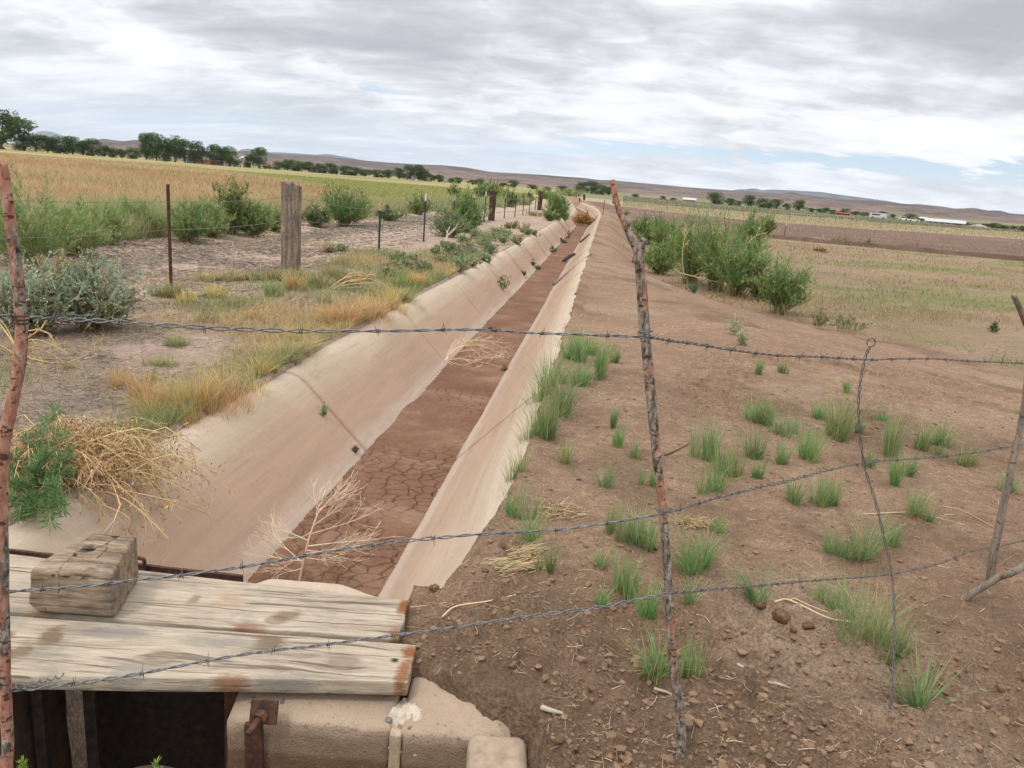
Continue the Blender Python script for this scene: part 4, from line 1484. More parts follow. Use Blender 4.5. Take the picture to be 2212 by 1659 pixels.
def dim(p, hpx, wpx):
    s = scale_at(p)
    return hpx * s, wpx * s


RIGHT = 'green grass tufts on the bare soil bank'


def right_tufts():
    rows = [
        ('rim', [(1228, 775, 62, 42), (1187, 850, 88, 50), (1240, 832, 48, 58), (1203, 895, 84, 50), (1160, 935, 72, 58), (1190, 948, 88, 40), (1222, 1000, 44, 22), (1113, 1032, 56, 26), (1120, 1120, 62, 46), (1152, 1168, 60, 45), (1180, 1232, 62, 26)]),
        ('crest', [(1272, 764, 36, 36), (1302, 815, 66, 40), (1326, 782, 36, 20), (1318, 925, 36, 22), (1325, 965, 44, 32), (1370, 988, 36, 18), (1310, 1052, 50, 24), (1398, 1048, 46, 28)]),
        ('left of the dark stick', [(1298, 1228, 44, 26), (1318, 1150, 58, 30), (1350, 1168, 80, 58), (1390, 1182, 86, 52), (1343, 1284, 84, 68), (1300, 1308, 46, 20), (1398, 1332, 82, 48), (1412, 1442, 82, 56)]),
        ('right of the dark stick', [(1488, 1232, 88, 44), (1522, 1226, 82, 20), (1488, 1312, 70, 24), (1490, 1458, 86, 32), (1555, 1150, 34, 26), (1618, 1302, 84, 66)]),
        ('upper patch', [(1515, 992, 76, 56), (1532, 1060, 66, 46), (1575, 1028, 72, 62), (1625, 990, 72, 50), (1632, 1032, 42, 24), (1630, 910, 44, 36), (1652, 916, 48, 36), (1685, 936, 42, 56), (1682, 1002, 50, 30), (1740, 994, 62, 60),
                         (1806, 946, 82, 56), (1772, 902, 32, 28), (1708, 1084, 62, 38), (1762, 1090, 66, 52), (1798, 1090, 52, 38)]),
        ('beyond the stay', [(1905, 908, 30, 22), (1878, 1010, 34, 28), (1915, 984, 78, 58), (1930, 1048, 60, 26), (1955, 1028, 46, 28), (1992, 974, 46, 32), (2028, 962, 50, 46), (2078, 1004, 40, 46), (1972, 1114, 62, 34), (2006, 1124, 30, 22), (2172, 1062, 46, 40)]),
        ('near patch', [(1806, 1198, 56, 46), (1857, 1210, 98, 62), (1922, 1178, 62, 44), (1790, 1312, 64, 66), (1882, 1388, 134, 104), (1938, 1424, 62, 38), (1982, 1538, 112, 110)]),
        ('far', [(1640, 808, 30, 16), (1828, 852, 26, 20), (1690, 806, 22, 18), (2028, 985, 26, 24), (1850, 936, 36, 20)]),
    ]
    where = {'rim': 'along the right rim of the ditch', 'crest': 'on the crest between ditch and dark stick',
             'left of the dark stick': 'just left of the dark stick foot', 'right of the dark stick': 'just right of the dark bark stick',
             'upper patch': 'between the dark stick and wire stay', 'beyond the stay': 'to the right of the twisted wire stay',
             'near patch': 'around the lower half of the wire stay', 'far': 'alone on bare soil near the tracks'}
    special = {(1882, 1388): 'largest dense green grass tuft, behind the twisted wire stay beside the dug hole',
               (1982, 1538): 'splayed green grass tuft nearest the viewer at the right, blades fanning left',
               (1618, 1302): 'wispy green grass tuft leaning left, above the dug hole',
               (1302, 815): 'tallest green grass tuft on the bank crest beside the rim clump'}
    nm = ['nearest', 'second nearest', 'third nearest', 'fourth nearest', 'fifth nearest', 'sixth nearest', 'seventh nearest', 'eighth nearest', 'ninth nearest', 'tenth nearest', 'eleventh nearest',
          'twelfth nearest', 'thirteenth nearest', 'fourteenth nearest', 'fifteenth nearest']
    seed = 1000
    for key, L in rows:
        order = sorted(L, key=lambda q: -q[1])
        for q in L:
            seed += 1
            p = G(q[0], q[1])
            h, w = dim(p, q[2], q[3])
            size = 'tall' if h > .22 else 'short' if h < .12 else 'middling'
            lab = special.get(q[:2]) or '%s green tuft %s, %s' % (size, where[key], nm[order.index(q)])
            if q[:2] in ((1982, 1538), (1618, 1302)):
                rng = np.random.default_rng(seed)
                n = 90
                m = MB()
                a = np.where(rng.random(n) < .72, rng.normal(2.7, .35, n), rng.normal(.5, .5, n)) if q[0] == 1618 else np.where(rng.random(n) < .6, rng.normal(2.9, .4, n), rng.normal(.9, .6, n))
                bx, by = p[0] + rng.normal(0, w * .05, n), p[1] + rng.normal(0, w * .05, n)
                if q[0] == 1618:
                    bx = bx + .25 * w
                blades(m, np.c_[bx, by, height(bx, by) - .01], h * rng.uniform(.6, 1.25, n), np.full(n, .0036), a, rng.uniform(.15, 1.1, n), rng.uniform(0, .25, n), colvar(rng, n, (.19, .29, .12), .2, (.36, .33, .15), .1), rng)
                tag(obj('grass_tuft', m, M['plant'], None, tuple(p)), lab, 'grass tuft', RIGHT)
                continue
            tuft(lab, p, h, w, seed, (.215, .325, .125), (.42, .38, .18), .13, group=RIGHT, droop=.6, bw=.0028)


right_tufts()

LEFTG = 'grass tufts on the left bank'


def left_tufts():
    dry = [(262, 838, 42, 40), (300, 860, 50, 46), (345, 880, 66, 70), (400, 888, 84, 84), (452, 886, 78, 70), (500, 868, 84, 64), (535, 840, 66, 56), (556, 815, 54, 40), (330, 905, 50, 70), (420, 915, 44, 74),
           (470, 642, 34, 28), (640, 628, 36, 34), (405, 656, 26, 22), (702, 705, 46, 42), (735, 712, 58, 48), (775, 695, 58, 50), (815, 682, 50, 46), (850, 664, 44, 42), (598, 778, 36, 46), (272, 655, 30, 26), (905, 622, 30, 34), (655, 742, 34, 40), (540, 690, 22, 24)]
    green = [(625, 782, 76, 42), (650, 765, 50, 26), (560, 792, 30, 26), (588, 803, 30, 22), (582, 640, 40, 26), (505, 662, 26, 26), (690, 622, 40, 42), (735, 602, 32, 40), (602, 606, 34, 50), (555, 606, 30, 46), (500, 606, 28, 54), (440, 606, 28, 46), (662, 606, 34, 48), (705, 600, 34, 44),
             (382, 642, 44, 30), (345, 640, 32, 36), (375, 748, 32, 34), (346, 790, 34, 38), (440, 694, 26, 22), (760, 620, 36, 44), (800, 608, 36, 44), (845, 600, 34, 40), (875, 625, 40, 40), (820, 640, 36, 44), (145, 795, 22, 16), (330, 820, 24, 18), (528, 720, 20, 22), (700, 655, 34, 30), (765, 660, 36, 36), (232, 640, 30, 26), (850, 652, 34, 36), (885, 650, 36, 34)]
    nm = 'first second third fourth fifth sixth seventh eighth ninth tenth eleventh twelfth thirteenth fourteenth fifteenth sixteenth seventeenth eighteenth nineteenth twentieth'.split()
    nm += ['twenty-' + q for q in nm[:9]] + ['thirtieth'] + ['thirty-' + q for q in nm[:5]]
    seed = 3000
    for L, pal, alt, pa, word in ((dry, (.60, .43, .205), (.46, .38, .17), .15, 'golden dry'), (green, (.25, .30, .13), (.50, .40, .21), .30, 'greenish')):
        rim = [q for q in L if q[0] > 1.02 * np.interp(q[1], [600, 700, 800, 880, 920], [860, 690, 540, 250, 200])]
        rest = [q for q in L if q not in rim]
        for S, place in ((rim, 'edging the left rim of the ditch'), (rest, 'on the littered bank by the left fence')):
            order = sorted(S, key=lambda q: -q[1])
            for q in S:
                seed += 1
                p = G(q[0], q[1])
                h, w = dim(p, q[2], q[3])
                tuft('%s tuft %s, %s from the near end' % (word, place, nm[order.index(q)]), p, h * (1.0 if word == 'golden dry' else .75), w * 1.35, seed, pal, alt, pa, n=int(130 + 1000 * w), group=LEFTG, droop=1.0, bw=.003)


left_tufts()

NTH = 'first second third fourth fifth sixth seventh eighth ninth tenth eleventh twelfth thirteenth fourteenth fifteenth sixteenth seventeenth eighteenth nineteenth twentieth'.split()
NTH += ['twenty-' + q for q in NTH[:9]] + ['thirtieth'] + ['thirty-' + q for q in NTH[:9]]
KOCH = 'feathery green bushes along the far side of the track'


def weeds():
    s = 5000
    # beyond the track, from the near left corner into the distance
    L = [(60, 575, 185, 200, 'large feathery green bush at the near left, behind the grey saltbush', GREEN), (165, 552, 120, 110, 'feathery green bush right of the large near left one', GREEN2),
         (232, 528, 96, 90, 'pale green feathery bush, third from the near left along the track', GREEN2), (300, 510, 80, 80, 'low pale green bush left of the rusty post', GREEN2), (405, 522, 92, 90, 'dark green bush just right of the rusty post', GREEN),
         (455, 512, 80, 66, 'pale green bush left of the tall sprig, third right of the rusty post', GREEN2), (500, 506, 118, 66, 'tall dark sprigged bush rising above the gold grass left of the wooden post', (.14, .2, .065)), (548, 512, 82, 76, 'feathery bush just left of the thick wooden post', GREEN),
         (596, 500, 50, 40, 'small pale bush half behind the thick wooden post', GREEN2), (683, 490, 48, 52, 'small grey green bush right of the thick wooden post', (.16, .21, .10)), (745, 490, 88, 108, 'round dark green bush with dry stalks at its foot', (.15, .255, .09)),
         (842, 478, 34, 56, 'low grey green bush behind the green steel post', (.14, .2, .09)), (906, 464, 42, 50, 'round bush behind the white tipped steel post', (.12, .19, .06)), (980, 432, 40, 22, 'slim dark sprig standing in the gold grass', (.13, .2, .06)),
         (1000, 462, 60, 42, 'upright green bush behind the brown post', GREEN), (1040, 430, 34, 40, 'rounded bush left of the dark square post', GREEN), (1062, 432, 46, 44, 'taller bright bush behind the dark square post', (.11, .20, .04)), (1098, 440, 40, 40, 'bright bush right of the dark square post', GREEN2),
         (1105, 448, 34, 26, 'small dark bush behind the thin posts', (.12, .19, .07)), (1140, 440, 26, 26, 'dark round bush between the last thin posts', (.11, .18, .065)), (1180, 430, 24, 50, 'bushes row end, wide green bush before the distant trees', GREEN), (1235, 424, 16, 60, 'low wide green bush where the ditch bends', GREEN2)]
    for i, (x, y, h, w, lab, pal) in enumerate(L):
        p = G(x, y)
        hh, ww = dim(p, h, w)
        near = y > 480
        bush(lab, p, hh, ww * 1.4, s + i, pal, group=KOCH, alt=(.42, .40, .20), pa=.22, leaf=(.05, .004), n_stem=84 if near else 44, n_twig=14 if near else 11, n_leaf=11 if near else 8, cat='bush', name='feathery_bush')
    # on the ditch side of the fence
    L = [(1008, 502, 76, 66, 'dense green bush on the ditch side of the fence behind the dead white twig', (.16, .265, .09), 60), (972, 512, 58, 58, 'grey green bush with a dead white twig in front of it', (.22, .29, .15), 46),
         (1200, 474, 52, 54, 'round green bush where the fence meets the ditch rim', GREEN, 50), (1187, 478, 26, 24, 'small low bush at the left foot of the round bush by the rim', GREEN2, 30), (1215, 480, 26, 20, 'small low bush at the right foot of the round bush by the rim', GREEN2, 30)]
    for i, (x, y, h, w, lab, pal, n) in enumerate(L):
        p = G(x, y)
        hh, ww = dim(p, h, w)
        bush(lab, p, hh * 1.12, ww * 1.4, s + 50 + i, pal, alt=(.36, .38, .18), pa=.15, n_stem=int(n * 1.5), n_twig=14, n_leaf=10, name='feathery_bush')
    # thicket on the field side of the right bank
    L = [(1398, 528, 62, 62, 'dark green bush at the far left end of the right thicket', (.15, .25, .09)), (1440, 552, 78, 72, 'second bush from the far end of the right thicket', GREEN), (1424, 592, 62, 60, 'low bush at the left front of the right thicket', GREEN),
         (1492, 612, 152, 108, 'tallest feathery bush in the right thicket with pale stalks', (.20, .315, .105)), (1545, 628, 150, 96, 'wide green bush in the middle of the right thicket', GREEN), (1590, 640, 122, 96, 'dense bush right of the middle of the thicket', (.18, .295, .10)),
         (1612, 560, 96, 52, 'upright sprig rising at the back right of the thicket', GREEN), (1654, 508, 40, 30, 'small bush standing beyond the right end of the thicket', GREEN2), (1682, 678, 118, 78, 'rounded bush at the near right end of the thicket', (.18, .29, .10)), (1640, 650, 70, 50, 'olive bush filling the gap before the right end of the thicket', (.14, .16, .055))]
    for i, (x, y, h, w, lab, pal) in enumerate(L):
        p = G(x, y)
        hh, ww = dim(p, h, w)
        bush(lab, p, hh * 1.05, ww * 1.38, s + 80 + i, pal, group='bushes of the thicket beside the right bank', alt=(.42, .40, .19), pa=.20, n_stem=90, n_twig=15, n_leaf=11, name='feathery_bush', flat=.45)
    L = [(1498, 632, 34, 36, 'small grey green weed at the left foot of the thicket', (.17, .22, .12)), (1583, 722, 44, 40, 'wispy pale weed on the bare bank slope, left of a pair', (.46, .46, .30)), (1602, 745, 36, 34, 'wispy pale weed on the bare bank slope, right of a pair', (.40, .45, .26)),
         (1832, 718, 44, 92, 'low grey green weed clump at the edge of the dry field', (.17, .2, .085)), (1765, 705, 44, 80, 'olive weed clump right of the thicket', (.2, .2, .08)), (2146, 718, 26, 28, 'small dark weed alone in the dry field', (.12, .16, .07)),
         (1352, 466, 12, 20, 'small bush on the bank beyond the stick', GREEN), (1338, 458, 10, 14, 'tiny bush beside the far red post', GREEN2), (1817, 528, 18, 62, 'pale weeds growing on the dirt berm', (.24, .25, .11)), (1876, 530, 18, 14, 'little green weed standing on the berm', GREEN), (1770, 545, 12, 40, 'brown dead weed lying in the dry field', (.25, .13, .08)),
         (1372, 492, 20, 50, 'low olive bush before the far end of the right thicket', (.16, .18, .07))]
    for i, (x, y, h, w, lab, pal) in enumerate(L):
        p = G(x, y)
        hh, ww = dim(p, h, w)
        bush(lab, p, hh, ww, s + 110 + i, pal, n_stem=22, n_twig=8, n_leaf=5, bark=False, name='weed', cat='weed', leaf=(.03, .003), stemcol=(.3, .28, .18))
    # saltbush by the rusty post
    sal, sal2 = (.37, .42, .29), (.36, .38, .27)
    for i, (x, y, h, w, lab) in enumerate([(205, 712, 170, 190, 'large grey green saltbush left of the rusty steel post'), (70, 722, 165, 190, 'grey green saltbush at the left edge behind the red stick'), (128, 668, 128, 130, 'yellowish crowned saltbush behind the other two')]):
        p = G(x, y)
        hh, ww = dim(p, h, w)
        bush(lab, p, hh * .98, ww, s + 140 + i, sal if i < 2 else (.38, .35, .2), group='grey saltbushes on the left bank', alt=(.25, .15, .08), pa=.10, leaf=(.024, .012), n_stem=110, n_twig=14, n_leaf=11, feather=.3, name='saltbush', flat=.5, stemcol=(.3, .2, .12))
    # low round weeds on the sand between fence and rim
    L = [(942, 553, 22, 22), (972, 556, 30, 34), (994, 590, 32, 46), (1020, 576, 24, 26), (952, 574, 24, 26), (864, 571, 26, 34), (912, 592, 30, 34), (1047, 563, 22, 22), (986, 548, 20, 28), (1012, 546, 26, 34), (1040, 535, 28, 36), (1057, 550, 26, 34), (1090, 530, 30, 26), (1116, 527, 28, 28), (1130, 506, 24, 32),
         (1111, 494, 15, 15), (1152, 507, 16, 20), (1140, 514, 14, 14), (1078, 508, 18, 30), (1098, 494, 12, 14), (960, 536, 16, 20), (1030, 516, 20, 44), (890, 570, 20, 24), (848, 590, 24, 40), (834, 598, 22, 34), (1062, 520, 24, 40), (1000, 528, 20, 30), (1092, 512, 18, 28), (1158, 467, 8, 40), (712, 546, 16, 30), (735, 543, 14, 26), (880, 588, 24, 30), (1020, 556, 24, 30), (985, 566, 22, 28)]
    order = sorted(L, key=lambda q: -q[1])
    for i, (x, y, h, w) in enumerate(L):
        p = G(x, y)
        hh, ww = dim(p, h, w)
        k = (i * 7) % 5
        pal = ((.30, .36, .19), (.36, .36, .19), (.25, .32, .18), (.41, .37, .22), (.30, .38, .22))[k]
        word = ('dull green', 'olive', 'dark green', 'tan green', 'pale green')[k]
        j = order.index((x, y, h, w)) + 1
        bush('%s low rounded weed on sand left of the ditch, %s from the viewer' % (word, NTH[j - 1]), p, hh * 1.15, ww * 1.4, s + 170 + i, pal, n_stem=30, n_twig=8, n_leaf=6, bark=False, name='low_weed', cat='weed',
             group='low weeds on the sand left of the ditch', leaf=(.035, .014), feather=.4, flat=.4, alt=(.28, .21, .13), pa=.15)


weeds()


def on_lining(px, py):
    """point of the concrete or mud seen at that place"""
    d = pix_dir(px, py)
    t = np.geomspace(1.5, 90, 4000)
    q = EYE + d * t[:, None]
    u = q[:, 0] - cl(q[:, 1])
    z = np.maximum(np.interp(u, PROF_U, PROF_Z), MUD_Z)
    k = int(np.argmax(q[:, 2] < z))
    return q[k]


def ditch_weeds():
    s = 7000
    L = [(1087, 628, 42, 38, 'leafy green weed sprouting from a joint high on the left ditch wall', (.13, .17, .07)), (1150, 575, 16, 16, 'small green weed in a far joint of the left ditch wall', (.13, .16, .07)), (1131, 596, 12, 16, 'tiny weed near the foot of the left ditch wall', (.15, .15, .08)), (1160, 582, 10, 22, 'low weed lying along the mud edge', (.14, .16, .08)),
         (1194, 547, 17, 22, 'green weed at the left foot of the ditch beyond the dark log', (.14, .19, .08)), (1212, 521, 9, 12, 'tiny pale weed on the left ditch wall', (.2, .22, .15)), (1226, 516, 22, 26, 'brown twiggy weed at the left mud edge far down the ditch', (.24, .17, .10)), (1217, 525, 8, 22, 'low olive weed at the left mud edge far down', (.17, .16, .09)),
         (700, 897, 36, 18, 'little green sprig growing from the near joint on the left wall', (.30, .40, .19)), (1060, 712, 10, 16, 'small dark sprig on the mud behind the dead tumbleweed', (.17, .15, .07)), (1088, 800, 16, 26, 'scrap of dry weed at the right mud edge', (.24, .20, .10)), (768, 975, 22, 18, 'dead twiggy scrap caught at the foot of the near joint', (.30, .22, .15))]
    for i, (x, y, h, w, lab, pal) in enumerate(L):
        p = on_lining(x, y)
        hh, ww = dim(p, h, w)
        bush(lab, p, hh, ww, s + i, pal, n_stem=14, n_twig=7, n_leaf=5, bark=False, name='ditch_weed', cat='weed', leaf=(.03, .010) if i < 8 else (.016, .003), feather=.9)
    # dark log half in the mud
    a, b = on_lining(1216, 566), on_lining(1241, 553)
    stick('log', 'dark short log lying across the right edge of the ditch mud', [a + (0, 0, .03), (a + b) / 2 + (0, 0, .06), b + (0, 0, .06)], [.04, .06, .035], M['log'], 41, 'log')
    # ball of orange tumbleweed caught at the far check with its board
    p = on_lining(1258, 488)
    bush('orange brown tumbleweed wedged in the ditch at the far check', p - (0, 0, .05), 36 * scale_at(p), 52 * scale_at(p), s + 40, (.42, .25, .085), n_stem=70, n_twig=14, n_leaf=9, name='tumbleweed', cat='tumbleweed', leaf=(.06, .008), feather=.1, stemcol=(.36, .23, .1), alt=(.5, .34, .15), pa=.3)
    c = on_lining(1263, 489)
    tag(obj('check_board', blockmb((c[0] - .42, c[1] - .05, MUD_Z - .02), (c[0] + .32, c[1], MUD_Z + .14), .1, .01), M['mortar_old']), 'pale board across the ditch floor under the far tumbleweed', 'board')
    for x0, y0, x1, y1, lab in ((1196, 618, 1277, 555, 'dark thin pole lying up the right ditch wall'), (1216, 606, 1226, 598, None), (1253, 525, 1273, 510, 'thin pole lying on the right wall farther down'), (1268, 490, 1290, 468, 'dark pole end sticking out over the right rim at the far check')):
        if lab is None:
            continue
        a, b = on_lining(x0, y0), on_lining(x1, y1)
        r = .034 if y0 > 600 else .038
        tag(stick('pole', lab, [a + (0, -.03, .04), (a + b) / 2 + (0, -.03, .06), b + (0, -.02, .07)], [r, r * .9, r * .7], M['bark_dark'], int(x0), 'pole'))


ditch_weeds()


# ------------------------------------------------------------------ dead stalks, branches, weed heaps
def grow(rng, p, d, L, r, lvl, out, spread=.55, up=.0, kids=(7, 5, 3), shrink=.52, bend=.25, zfloor=None):
    n = 7
    pts = [np.array(p, float)]
    dd = np.array(d, float)
    for i in range(n - 1):
        dd = unit(dd + rng.normal(0, bend * .35, 3) + np.array([0, 0, up]))
        q = pts[-1] + dd * L / (n - 1)
        if zfloor is not None:
            q[2] = max(q[2], zfloor)
        pts.append(q)
    out.append((np.array(pts), np.linspace(r, r * .45, n)))
    if lvl <= 0:
        return
    for k in range(kids[len(kids) - lvl] if lvl <= len(kids) else 3):
        t = rng.uniform(.22, .98)
        i = int(t * (n - 1))
        a = unit(dd + rng.normal(0, spread, 3))
        grow(rng, pts[i], a, L * shrink * rng.uniform(.7, 1.2) * (1.15 - .5 * t), r * .55, lvl - 1, out, spread, up, kids, shrink, bend, zfloor)


def twigs(label, name, cat, out, mat, col, loc, rng, rmin=.0008, group=None, sides=5):
    m = MB()
    P_ = np.stack([o[0] for o in out])
    r_ = np.maximum(np.stack([o[1] for o in out]), rmin)
    tubes(m, P_, r_, sides, colvar(rng, len(out), col, .12))
    return tag(obj(name, m, mat, None, loc, True), label, cat, group)


def dead_things():
    # pale branch standing in the mud
    rng = np.random.default_rng(71)
    a = on_lining(645, 1262)
    out = []
    tip = AT(690, 1100, a[1] + .15)
    main = catmull([a, AT(655, 1215, a[1] + .02), AT(668, 1160, a[1] + .06), tip], 7)
    out.append((main, np.linspace(.0075, .0038, 7)))
    for f, ex, ey, dy, L in ((.32, 585, 1150, .05, 1), (.36, 580, 1200, -.05, 1), (.62, 590, 1140, .2, .8), (.72, 620, 1160, .1, .8), (.45, 800, 1175, .15, 1), (.55, 820, 1165, .3, 1), (.7, 780, 1120, .35, 1), (.8, 740, 1085, .3, 1), (.95, 730, 1060, .25, 1), (1, 748, 1068, .3, 1), (.9, 700, 1070, .2, 1), (.5, 700, 1190, .0, .7), (.25, 600, 1225, .0, .8), (.4, 740, 1195, .05, .8)):
        i = min(int(f * 6), 5)
        p = main[i] + (main[i + 1] - main[i]) * (f * 6 - i)
        e = AT(ex, ey, a[1] + dy)
        mid = (p + e) / 2 + rng.normal(0, .012, 3) - (0, 0, .01)
        br = catmull([p, mid, e], 7)
        out.append((br, np.linspace(.0034, .0014, 7)))
        for j in range(7):
            k = rng.integers(2, 6)
            d = unit(unit(br[-1] - br[0]) + rng.normal(0, .45, 3))
            grow(rng, br[k], unit(unit(br[-1] - br[0]) + rng.normal(0, .32, 3)), .17 * L * rng.uniform(.6, 1.3), .0013, 1, out, .35, .02, (3,), .6)
    twigs('pale bare dead branch standing in the cracked ditch mud behind the planks', 'dead_branch', 'dead branch', out, M['twig'], (.66, .52, .38), a, rng, .0008)

    # arching tumbleweed skeletons
    def skeleton(label, root_px, arcs, seed, col, fn, r0=.006, extra=3, rmin=.0016):
        rng = np.random.default_rng(seed)
        a = fn(*root_px)
        out = []
        for pts in arcs:
            P_ = [a + rng.normal(0, .01, 3)]
            for (x, y, dy, dz) in pts:
                P_.append(AT(x, y, a[1] + dy))
            c = catmull(P_, 7) if len(P_) > 2 else np.linspace(P_[0], P_[1], 7)
            out.append((c, np.linspace(r0, r0 * .35, 7)))
            for k in range(extra):
                i = rng.integers(2, 6)
                d = unit(unit(c[min(i + 1, 6)] - c[i - 1]) + rng.normal(0, .35, 3))
                grow(rng, c[i], d, .22 * np.linalg.norm(c[-1] - c[0]) * rng.uniform(.5, 1.2), r0 * .4, 1, out, .5, 0, (2,), .6)
        twigs(label, 'tumbleweed_skeleton', 'tumbleweed', out, M['twig'], col, a, rng, rmin)
    skeleton('dry tumbleweed skeleton of pale arching stalks resting across the ditch', (962, 778),
             [[(985, 745, .1, 0), (1040, 735, .2, 0), (1095, 742, .3, 0)], [(990, 740, .2, 0), (1060, 738, .3, 0), (1100, 768, .3, 0)], [(1000, 800, -.1, 0), (1050, 806, -.1, 0), (1100, 790, .0, 0)], [(990, 760, .1, 0), (1040, 758, .1, 0), (1100, 780, .1, 0)], [(1000, 775, 0, 0), (1050, 785, 0, 0), (1092, 795, 0, 0)],
              [(985, 752, .3, 0), (1030, 745, .4, 0), (1080, 762, .4, 0)], [(975, 800, -.1, 0), (1010, 802, -.1, 0), (1040, 790, 0, 0)], [(980, 740, .2, 0), (1010, 735, .2, 0), (1050, 752, .2, 0)], [(1010, 770, .1, 0), (1060, 775, .1, 0), (1098, 772, .1, 0)], [(1000, 790, -.05, 0), (1040, 775, 0, 0), (1080, 770, .1, 0)]], 81, (.66, .50, .32), on_lining, .0055, 9, .0017)
    skeleton('pale arching tumbleweed skeleton lying on the green left bank', (712, 625),
             [[(745, 600, .1, 0), (790, 595, .2, 0), (830, 612, .2, 0)], [(740, 610, .1, 0), (800, 602, .1, 0), (850, 628, .1, 0)], [(750, 615, 0, 0), (800, 612, 0, 0), (840, 620, 0, 0)], [(750, 595, .3, 0), (780, 590, .3, 0), (815, 598, .3, 0)], [(745, 622, 0, 0), (790, 622, 0, 0), (835, 630, 0, 0)], [(735, 605, .1, 0), (760, 598, .1, 0), (775, 580, .1, 0)], [(750, 608, .1, 0), (785, 605, .1, 0), (800, 588, .1, 0)], [(735, 612, .1, 0), (765, 608, .1, 0), (845, 615, .2, 0)]], 83, (.55, .40, .22), G, .010, 3, .003)
    skeleton('heap of pale dead stalks at the left edge below the saltbush', (40, 770),
             [[(60, 715, .1, 0), (105, 720, 0, 0), (125, 760, 0, 0)], [(50, 740, 0, 0), (90, 735, 0, 0), (150, 765, -.1, 0)], [(-20, 735, 0, 0), (-80, 740, 0, 0), (-140, 760, 0, 0)], [(70, 750, 0, 0), (120, 770, 0, 0), (160, 800, -.1, 0)], [(0, 700, .1, 0), (-40, 705, .1, 0), (-90, 720, .1, 0)], [(90, 780, -.1, 0), (140, 785, -.1, 0), (190, 765, -.1, 0)], [(0, 790, -.1, 0), (-40, 800, -.1, 0), (-100, 795, -.1, 0)], [(80, 800, -.1, 0), (130, 812, -.2, 0), (180, 815, -.2, 0)], [(60, 730, .1, 0), (90, 710, .2, 0), (100, 690, .2, 0)], [(20, 720, .1, 0), (0, 690, .1, 0), (-30, 680, .1, 0)], [(70, 770, -.05, 0), (110, 775, -.05, 0), (172, 772, -.05, 0)], [(30, 800, -.1, 0), (60, 812, -.15, 0), (120, 805, -.2, 0)]], 85, (.47, .35, .18), G, .0075, 4, .002)
    skeleton('dead white forked twig standing by the fence in front of the bush', (963, 524), [[(966, 505, 0, 0), (972, 488, 0, 0)], [(968, 508, 0, 0), (982, 492, 0, 0)], [(964, 512, 0, 0), (978, 500, 0, 0), (990, 482, 0, 0)]], 87, (.62, .57, .46), G, .018, 2, .006)
    # tall dry stalks rising in the right thicket
    for k, (bx, by, pts, lab) in enumerate(((1478, 600, [(1474, 560, 0, 0), (1478, 520, 0, 0), (1490, 490, 0, 0)], 'bent pale dead stalk in the middle of the right thicket'), (1580, 612, [(1588, 570, 0, 0), (1596, 540, 0, 0)], 'straight pale dead stalk right of the middle of the thicket'), (1530, 545, [(1540, 510, 0, 0), (1546, 500, 0, 0), (1556, 530, 0, 0)], 'bent over straw stalk high in the right thicket'), (1600, 545, [(1620, 520, 0, 0), (1640, 505, 0, 0)], 'thin straw stalk leaning right above the thicket'), (1470, 590, [(1510, 600, -.2, 0), (1560, 612, -.3, 0)], 'straw stalk lying low across the front of the thicket'))):
        rng = np.random.default_rng(90 + k)
        y = G(1500, 620)[1] - .35
        a = AT(bx, by, y)
        c = catmull([a] + [AT(x, yy, y + d) for x, yy, d, _ in pts], 7)
        out = [(c, np.linspace(.016, .007, 7))]
        for j in range(5):
            grow(rng, c[rng.integers(2, 6)], unit(unit(c[-1] - c[0]) + rng.normal(0, .4, 3)), .25, .006, 1, out, .5, 0, (2,), .5)
        twigs(lab, 'dead_stalk', 'dead stalk', out, M['twig'], (.50, .42, .22), a, rng, .005, 'dead stalks in the thicket')

    # heap of brown weed hanging over the near left rim
    rng = np.random.default_rng(101)
    root = G(165, 1020)
    out, cen, dirs = [], [], []
    for k in range(250):
        az = rng.uniform(-2.6, 1.3) if k % 3 else rng.uniform(0, 6.28)
        L = rng.uniform(.22, .52)
        b = root + np.array([rng.normal(-.03, .14), rng.normal(0, .12), rng.uniform(0, .05)])
        h = rng.uniform(.03, .17)
        e = b + np.array([math.cos(az) * L, math.sin(az) * L * .8, rng.uniform(-.18, .10)])
        u = e[0] - float(cl(e[1]))
        floor = max(float(np.interp(u, PROF_U, PROF_Z)), -.6) if u > -1.0 else .0
        e[2] = max(e[2], floor + .02)
        md = (b + e) / 2 + (0, 0, h)
        c = catmull([b, md, e], 7)
        out.append((c, np.linspace(.0028, .0011, 7)))
        for j in range(3):
            grow(rng, c[rng.integers(2, 7)], unit(unit(c[-1] - c[-3]) + rng.normal(0, .5, 3)), rng.uniform(.06, .16), .0013, 1, out, .5, -.08, (2,), .55)
        for j in range(34):
            i = rng.integers(2, 7)
            cen.append(c[i] + rng.normal(0, .022, 3))
            dirs.append(rng.normal(0, .5, 3) + (0, 0, -.7))
    for pts in (((150, 975, .1), (205, 950, .0), (300, 925, .1), (370, 945, .2)), ((160, 1060, -.1), (240, 1065, -.25), (300, 1100, -.35), (365, 1165, -.45)), ((150, 1040, 0), (270, 1060, -.2), (380, 1085, -.2), (450, 1110, -.1)), ((170, 940, .2), (130, 890, .3), (110, 900, .3)), ((190, 960, .1), (160, 920, .2), (170, 1000, 0)), ((30, 1180, -.3), (75, 1200, -.4), (105, 1225, -.45), (120, 1300, -.5)), ((20, 1210, -.3), (60, 1215, -.4), (100, 1240, -.5)), ((220, 1000, 0), (260, 1090, -.35), (225, 1150, -.45), (210, 1170, -.45)), ((200, 1000, 0), (300, 955, .1), (400, 940, .3)), ((220, 1090, -.3), (280, 1120, -.4), (270, 1160, -.4))):
